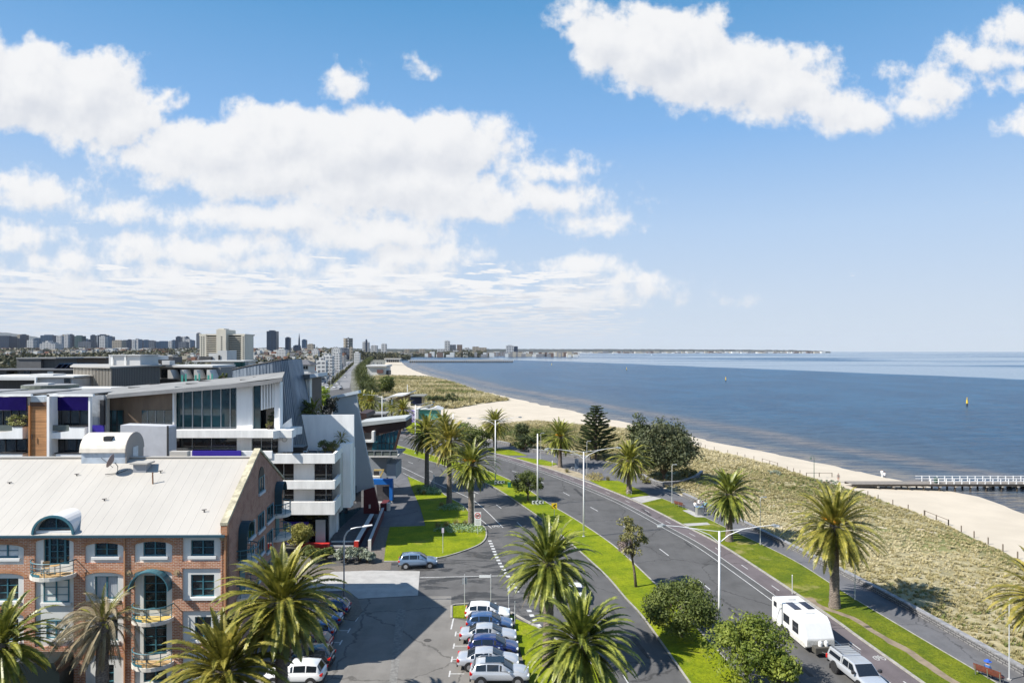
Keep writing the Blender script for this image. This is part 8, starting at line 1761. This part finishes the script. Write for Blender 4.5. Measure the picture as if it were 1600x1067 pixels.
MB_ = MB(); MB_.tube([(0, 0, 0), (0, 0, 70), (0, 0, 95)], [6, 3, .3], 6); o = MB_.build('church_spire', FW['navy'], None); o.location = (GX(467.5, 2600), 2600, 0); tag(o, 'thin dark church spire between the navy tower and the stepped tower', 'spire')
rt = empty('round_tower', (0, 0, 0), 0, 'twin round cream apartment tower at the far end of the boulevard', 'building')
for i, x in enumerate((540.5, 547.5)): m_ = MB(); m_.tube([(GX(x, 2000), 2000, 0), (GX(x, 2000), 2000, GZ(528.5, 2000))], 7, 16); m_.build('drum', FW['tan'], rt)
part(rt, 'lift_core', FW['white'], [(543, 545, 527, 552, 1990, 5)])
MID = [(518,532,545,1300,'white_near','long white low block left of the round tower'),(528,545,544.5,1900,'grey','grey balconied block below the round tower'),(546,551,543,1880,'tan','orange toned slim block beside the round tower'),(566,576,534.5,2700,'white','white tower with a dark lift shaft beyond the round tower'),(571,573.5,531,2690,'navy','dark lift shaft rising from the white tower'),(579,589,540,2900,'white','white block with open balconies right of the white tower'),(595.5,603.5,537.5,3000,'white','square white tower standing alone near the bay end'),
 (520,531,552,900,'white_near','white flats left of the boulevard lamps'),(503,519,556,700,'white_near','white flat roofed block among the boulevard houses'),(494,509,563,560,'white_near','white three storey flats by the boulevard'),(476,492,560,600,'tan_near','cream flats behind the white three storey ones'),(432,446,546,1500,'white_near','white block above the tree line right of the tower block'),(487,497,547,1400,'white_near','small white block above the trees'),(553,562,551,1300,'white_near','white block at the boulevard vanishing end')]
for a in MID: tower(a[0], a[1], a[2], a[3], a[4], a[5], group='mid distance apartment blocks')
BAY = [(694.5,702.5,532.8,3400,'white','tall white tower across the bay'),(702.5,712,538.5,3500,'grey','rounded grey block right of the tall white bay tower'),(714,722,538.5,3400,'brown','brown block across the bay'),(738,748,541.5,3300,'tan','left part of the pale yellow palace across the bay'),(748,760,543,3300,'tan','right part of the pale yellow palace across the bay'),(790.5,802.5,540,3500,'white','big white square block across the bay'),(726,733,543,3500,'white','small pale block left of the yellow palace'),(683,693,545,3300,'white','low pale block left of the tall white bay tower'),(803,809,541,3700,'navy','dark dome like block beside the big white one'),(708,716,547,3200,'white','small white waterfront house across the bay'),(655,664,545,3300,'tan','low cream building on the bay shore, left part'),(632,640,545.5,3200,'tan','low cream building behind the bay beach')]
for a in BAY: tower(a[0], a[1], a[2], a[3], a[4], a[5], group='buildings across the bay', crown=a[5].startswith(('tall', 'big')))
# houses
RF = [mat('roof_terracotta', (0.24, 0.11, 0.07), .8, noise=.2, nscale=.3), mat('roof_slate', (0.10, 0.10, 0.11), .8, noise=.2, nscale=.3), mat('roof_tin', (0.38, 0.38, 0.37), .6, noise=.15, nscale=.3), mat('roof_brown', (0.15, 0.10, 0.08), .8, noise=.2, nscale=.3)]
WL = [mat('wall_white', (0.58, 0.58, 0.56), .8), mat('wall_cream', (0.40, 0.36, 0.29), .8), mat('wall_brick', (0.22, 0.12, 0.09), .85), mat('wall_grey', (0.22, 0.22, 0.23), .8)]
def house(kind, w, d, h, wm, rm, name):
    r_ = empty(name); 
    MB().box(-w / 2, w / 2, -d / 2, d / 2, -.2, h).build('wall', wm, r_); m = MB(); e = .5
    if kind == 'hip': m.faces([(-w / 2 - e, -d / 2 - e, h), (w / 2 + e, -d / 2 - e, h), (w / 2 + e, d / 2 + e, h), (-w / 2 - e, d / 2 + e, h), (-w / 4, 0, h + 2.6), (w / 4, 0, h + 2.6)], [(0, 1, 5, 4), (1, 2, 5), (2, 3, 4, 5), (3, 0, 4), (0, 3, 2, 1)])
    elif kind == 'gable': m.faces([(-w / 2 - e, -d / 2 - e, h), (w / 2 + e, -d / 2 - e, h), (w / 2 + e, d / 2 + e, h), (-w / 2 - e, d / 2 + e, h), (0, -d / 2 - e, h + 3), (0, d / 2 + e, h + 3)], [(0, 4, 5, 3), (4, 1, 2, 5), (0, 1, 4), (3, 5, 2), (0, 3, 2, 1)])
    else: m.box(-w / 2 - .2, w / 2 + .2, -d / 2 - .2, d / 2 + .2, h + .002, h + .5); m.box(-1.5, 1.5, -1.5, 1.5, h + .5, h + 1.6)
    m.build('roof', rm, r_)
    n = int(w // 3)
    for f in range(int(h // 2.9)):
        for i in range(n): x = -w / 2 + (i + .5) * w / n; MB().box(x - .7, x + .7, -d / 2 - .05, -d / 2 - .002, f * 2.9 + .9, f * 2.9 + 2.2).build('window', dark_rec, r_)
    return r_
protos_h = [('hip', 13, 12, 4.2, 0, 0, 'white walled house with a hipped terracotta roof'), ('hip', 14, 12, 5, 1, 1, 'cream house with a hipped slate roof'), ('gable', 9, 13, 6, 0, 2, 'white gabled terrace with a tin roof'), ('flat', 12, 14, 8.8, 0, 2, 'white flat roofed three storey block'), ('gable', 10, 14, 4.5, 2, 3, 'brick gabled house with a brown roof'), ('flat', 16, 14, 6, 3, 1, 'grey flat roofed two storey block'), ('flat', 11, 12, 6.5, 1, 2, 'cream flat roofed two storey house'), ('hip', 12, 11, 4, 0, 2, 'small white cottage with a tin hipped roof')]
PH = []
zones = []
rn = random.Random(11)
def zone_label(x, D):
    a = 'behind the left rooftops' if x < 320 else ('right of the tower block' if x < 440 else ('left of the boulevard' if x < 545 else 'at the boulevard end'))
    b = 'nearer rows' if D < 480 else ('middle rows' if D < 900 else 'farthest rows')
    return a + ', ' + b
placed = []
cnt = 0
tries = 0
while cnt < 260 and tries < 9000:
    tries += 1; D = 290 * math.exp(rn.uniform(0, 1.85)); x = rn.uniform(-30, 560) if rn.random() < .55 else rn.uniform(400, 550)
    lim = float(xl(np.array([D]))[0]) + 4
    if x > lim - 8: continue
    if 300 < x < 392 and D > 430 and D < 500: continue
    X = GX(x, D)
    if any((X - a) ** 2 + (D - b) ** 2 < (17 + D * .008) ** 2 for a, b in placed): continue
    placed.append((X, D)); k = rn.choice([0, 1, 2, 2, 3, 3, 4, 5, 6, 6, 7]) if D > 700 else rn.choice([0, 1, 2, 3, 3, 3, 5, 6, 6, 7])
    kd = protos_h[k]
    if k not in [p[0] for p in PH]:
        r_ = house(kd[0], kd[1], kd[2], kd[3], WL[kd[4]], RF[kd[5]], 'house'); PH.append((k, r_)); o = r_
    else: o = copy_tree(dict(PH)[k])
    o.location = (X, D, 0); o.rotation_euler = (0, 0, rn.choice([0.1, .12, .15, 1.67]) + rn.uniform(-.05, .05)); s = rn.uniform(.9, 1.25); o.scale = (s, s, s * rn.uniform(.9, 1.2))
    o['label'] = (kd[6] + ' ' + zone_label(x, D)); o['category'] = 'house'; o['group'] = kd[6]; cnt += 1
# orange and green details near the boulevard
block('orange_kiosk', 'small bright orange awning shop by the boulevard junction', [('wall', rwhite, [(481, 491, 580, 586, 330, 5)]), ('awning', mat('orange_awning', (0.5, 0.09, 0.05), .6), [(482, 490.5, 574.5, 580, 329, 3)])])
block('veranda_house', 'pale house with a grey hipped roof and arched veranda left of the junction', [('wall', rwhite, [(457, 482, 570, 580, 300, 10)]), ('arch', black_sign, [(466 + i * 4, 468.6 + i * 4, 572, 576, 299.7, .2) for i in range(4)]), ('roof', RF[1], [[ (455, 570), (484, 570), (474, 564.5), (466, 563)], ] and [])]) if False else None
vh = empty('veranda_house', (0, 0, 0), 0, 'pale house with a grey hipped roof and arched veranda left of the junction', 'house'); part(vh, 'wall', rwhite, [(457, 482, 570, 582, 300, 10)])
for i in range(4): part(vh, 'arch', black_sign, [(466 + i * 4, 468.6 + i * 4, 572, 576.5, 299.7, .2)])
Xa, Xb, za = GX(454, 299), GX(486, 299), GZ(570, 299); MB().faces([(Xa, 299, za), (Xb, 299, za), (Xb, 311, za), (Xa, 311, za), (Xa + 3.5, 305, za + 2.2), (Xb - 3.5, 305, za + 2.2)], [(0, 1, 5, 4), (1, 2, 5), (2, 3, 4, 5), (3, 0, 4), (0, 3, 2, 1)]).build('roof', RF[1], vh)
# street trees and suburb trees, individually while they can be told apart
far_tree = [make_tree(80 + i, (0, -500 - i * 20, 0), h, r, lab, m=m, nclump=26, per=26, leaf=.42, base=.12) for i, (h, r, lab, m) in enumerate([(9, 4.5, 'dark rounded suburb tree', leaf_far), (11, 4, 'tall olive suburb tree', leafmat('leaf_far2', (0.07, 0.075, 0.025), (0.18, 0.17, 0.06), .1, scale=.2)), (8, 4.5, 'bare brownish suburb tree', leafmat('leaf_far3', (0.13, 0.11, 0.09), (0.24, 0.21, 0.17), .1, scale=.2))])]
used_t = set(); cnt = 0
tp_ = []
for i in range(60): # median and kerb trees of the boulevard
    t = (i + .5) / 60; y = 606 - 44 * t ** .6; xm = 513 + (606 - y) * 1.06 + rn.uniform(-1, 1); 
    if y > 562: tp_.append((xm, y, .42, 'small bushy tree in the boulevard median'))
for i in range(40):
    t = (i + .5) / 40; y = 600 - 40 * t ** .6; tp_.append((486 + (600 - y) * 1.25 + rn.uniform(-8, 2), y, .7, 'street tree on the left side of the boulevard'))
for (x, y, s, lab) in tp_:
    D = H * F / (y - HZ); k = rn.choice([0, 0, 1]); src = far_tree[k]
    if k in used_t: o = copy_tree(src)
    else: o = src; used_t.add(k)
    o.location = (GX(x, D), D, 0); o.rotation_euler = (0, 0, rn.uniform(0, 6)); s *= rn.uniform(.8, 1.25); o.scale = (s, s, s); o['label'] = ['dark ', 'olive '][k] + lab; o['group'] = 'street trees of the boulevard'
tries = 0; cnt = 0
while cnt < 190 and tries < 9000:
    tries += 1; D = 240 * math.exp(rn.uniform(0, 1.3)); x = rn.uniform(-20, 530); lim = float(xl(np.array([D]))[0]) - 2
    if x > lim: continue
    X = GX(x, D)
    if any((X - a) ** 2 + (D - b) ** 2 < 100 for a, b in placed): continue
    k = rn.choice([0, 0, 1, 1, 2]); src = far_tree[k]
    if k in used_t: o = copy_tree(src)
    else: o = src; used_t.add(k)
    s = rn.uniform(.7, 1.3); o.location = (X, D, 0); o.rotation_euler = (0, 0, rn.uniform(0, 6)); o.scale = (s, s, s)
    o['label'] = far_tree[k]['label'].split(' tree')[0] + ' tree ' + zone_label(x, D) if False else (['dark rounded', 'tall olive', 'bare brownish'][k] + ' suburb tree ' + zone_label(x, D)); o['category'] = 'tree'; o['group'] = 'suburb trees'; cnt += 1
# far-off woods and roofs that read as one mass
def canopy(name, n, xr, Dr, hr, m, lab, leaf=1.0, seed=1, power=1.0, avoid=True, rise=0.0):
    rng = np.random.RandomState(seed); D = Dr[0] * (Dr[1] / Dr[0]) ** (rng.uniform(0, 1, n) ** power); x = rng.uniform(xr[0], xr[1], n)
    if avoid: x = np.where(x > xl(D) - 4, rng.uniform(xr[0], 470, n), x)
    X = (x - 800) / F * D; h = rng.uniform(hr[0], hr[1], n) * (1 + .3 * np.sin(X * .01 + D * .003)); r = h * rng.uniform(.4, .7, n); Q = 22
    c = np.stack([X, D, h * .55], 1)[:, None] + rng.normal(size=(n, Q, 3)) * .45 * np.stack([r, r, h * .55], 1)[:, None]; c[..., 2] = np.maximum(c[..., 2], .5) + (rise * np.clip((D - 1500) / 1700, 0, 1))[:, None]
    c = c.reshape(-1, 3); nr = rng.normal(size=c.shape) + np.array([0, -.2, .5]); nr /= np.linalg.norm(nr, axis=1)[:, None]; a = np.cross(nr, rng.normal(size=c.shape)); a /= np.linalg.norm(a, axis=1)[:, None]; b = np.cross(nr, a); s = (np.repeat(r, Q) * .34 * leaf)[:, None]
    V = np.stack([c - a * s, c - b * s * .7, c + a * s, c + b * s * .7], 1).reshape(-1, 3); tag(soup(name, V, np.arange(len(V)).reshape(-1, 4), m), lab, 'trees', kind='stuff')
canopy('suburb_woods', 8500, (-60, 548), (600, 3300), (8, 15), leaf_far, 'distant suburb trees merging into one dark band', seed=2, rise=26)
canopy('suburb_bare_trees', 2200, (-60, 540), (700, 2600), (6, 10), leafmat('leaf_far3', (0, 0, 0), (0, 0, 0)), 'distant bare brownish trees between the suburb roofs', seed=3)
canopy('bay_end_woods', 2600, (555, 760), (3000, 4600), (12, 22), leaf_far, 'dark trees behind the beach at the end of the bay', seed=4, avoid=False)
canopy('boulevard_end_woods', 900, (545, 640), (2000, 3000), (9, 16), leaf_far, 'dark trees at the far end of the boulevard', seed=5, avoid=False)
def specks(name, n, xr, Dr, hr, lab, seed, mats, rise=0.0):
    rng = np.random.RandomState(seed); D = rng.uniform(Dr[0], Dr[1], n); x = rng.uniform(xr[0], xr[1], n); X = (x - 800) / F * D; w = rng.uniform(9, 26, n) * D / 3000; h = rng.uniform(hr[0], hr[1], n); m = MB()
    for i in range(n): m.cur = int(rng.randint(0, len(mats))); m.box(X[i], X[i] + w[i], D[i], D[i] + w[i], 0, h[i] + rise * min(max((D[i] - 1500) / 1700, 0), 1))
    tag(m.build(name, mats, None, fix=False), lab, 'houses', kind='stuff')
specks('distant_roofs', 1300, (-40, 535), (900, 3300), (8, 17), 'countless tiny distant roofs among the trees', 6, [WL[0], WL[0], WL[1], WL[3], RF[3], RF[0]], rise=26)
specks('bay_houses', 320, (600, 900), (2900, 4200), (10, 24), 'tiny houses along the far bay shore', 7, [WL[0], WL[1], WL[3], RF[3]])
specks('far_shore_houses', 300, (860, 1285), (9300, 11500), (6, 26), 'countless tiny pale houses along the farthest shore', 8, [WL[0], WL[1], WL[3], RF[3]])
# low hills and points
def ridge(name, px, D, dep, m, base=-3, seed=0):
    rng = np.random.RandomState(seed); m_ = MB(); top = []
    for (a, b) in zip(px[:-1], px[1:]):
        k = max(2, int(abs(b[0] - a[0]) / 3))
        for i in range(k): t = i / k; top.append((a[0] + (b[0] - a[0]) * t, a[1] + (b[1] - a[1]) * t + rng.uniform(-.35, .35)))
    top.append(px[-1]); f = [(GX(x, D), D, base) for x, y in top]; q = [(GX(x, D + dep * .5), D + dep * .5, max(base + .5, GZ(y, D + dep * .5))) for x, y in top]; r = [(GX(x, D + dep), D + dep, base) for x, y in top]; n = len(top)
    m_.faces(f + q + r, [(i, i + 1, n + i + 1, n + i) for i in range(n - 1)] + [(n + i, n + i + 1, 2 * n + i + 1, 2 * n + i) for i in range(n - 1)]); o = m_.build(name, m, None, fix=True); return tag(o, kind='structure')
hill_m = mat('wooded_hills', (0.018, 0.026, 0.026), .95, col2=(0.045, 0.05, 0.042), nscale=.006)
ridge('hills', [(-200, 545), (0, 545), (150, 544.5), (300, 545), (420, 543), (520, 544), (600, 545), (700, 545.5), (800, 545.8)], 5200, 1500, hill_m, seed=1)
ridge('hills', [(-200, 551), (0, 547.5), (200, 547.2), (400, 547), (520, 547.5), (552, 550), (560, 552)], 1500, 3600, hill_m, seed=9)
ridge('hills', [(560, 548), (600, 545.5), (700, 545), (850, 545.3), (1000, 545.6), (1150, 546.2), (1240, 547), (1285, 548.3), (1298, 549.4)], 11800, 1500, hill_m, seed=2)
ridge('mountains', [(-250, 535), (-120, 524), (-40, 519), (10, 519.5), (35, 523), (60, 527), (110, 535), (200, 543)], 24000, 5000, hill_m, seed=3)
ridge('far_point', [(820, 551.5), (836, 550.2), (860, 549.5), (890, 550.0), (918, 551.5)], 5400, 120, mat('breakwater', (0.12, 0.11, 0.10), .9), seed=4) if False else None
bwk_ = empty('breakwater', (0, 0, 0), 0, 'low dark breakwater closing the distant marina', 'breakwater'); part(bwk_, 'wall', mat('breakwater_rock', (0.10, 0.095, 0.09), .95), [(818, 893, 553.3, 555.2, 4200, 30), (690, 830, 553.8, 554.6, 4300, 20)])
# ---------------------------------------------------------------- haze
hz_ = MB().box(-14000, 16000, -60, 30500, -7, 640).build('haze', [], None); hz_.data.materials.clear(); tag(hz_, kind='stuff')
hm = bpy.data.materials.new('haze'); hm.use_nodes = True; t = NT(hm.node_tree); t.n.clear(); pv = t.node('ShaderNodeVolumePrincipled', {'Density': HAZE_D, 'Anisotropy': 0.0}); pv.inputs['Color'].default_value = (0.80, 0.88, 1.0, 1); ou = t.node('ShaderNodeOutputMaterial'); t.l.new(pv.outputs[0], ou.inputs[1]); hz_.data.materials.append(hm)
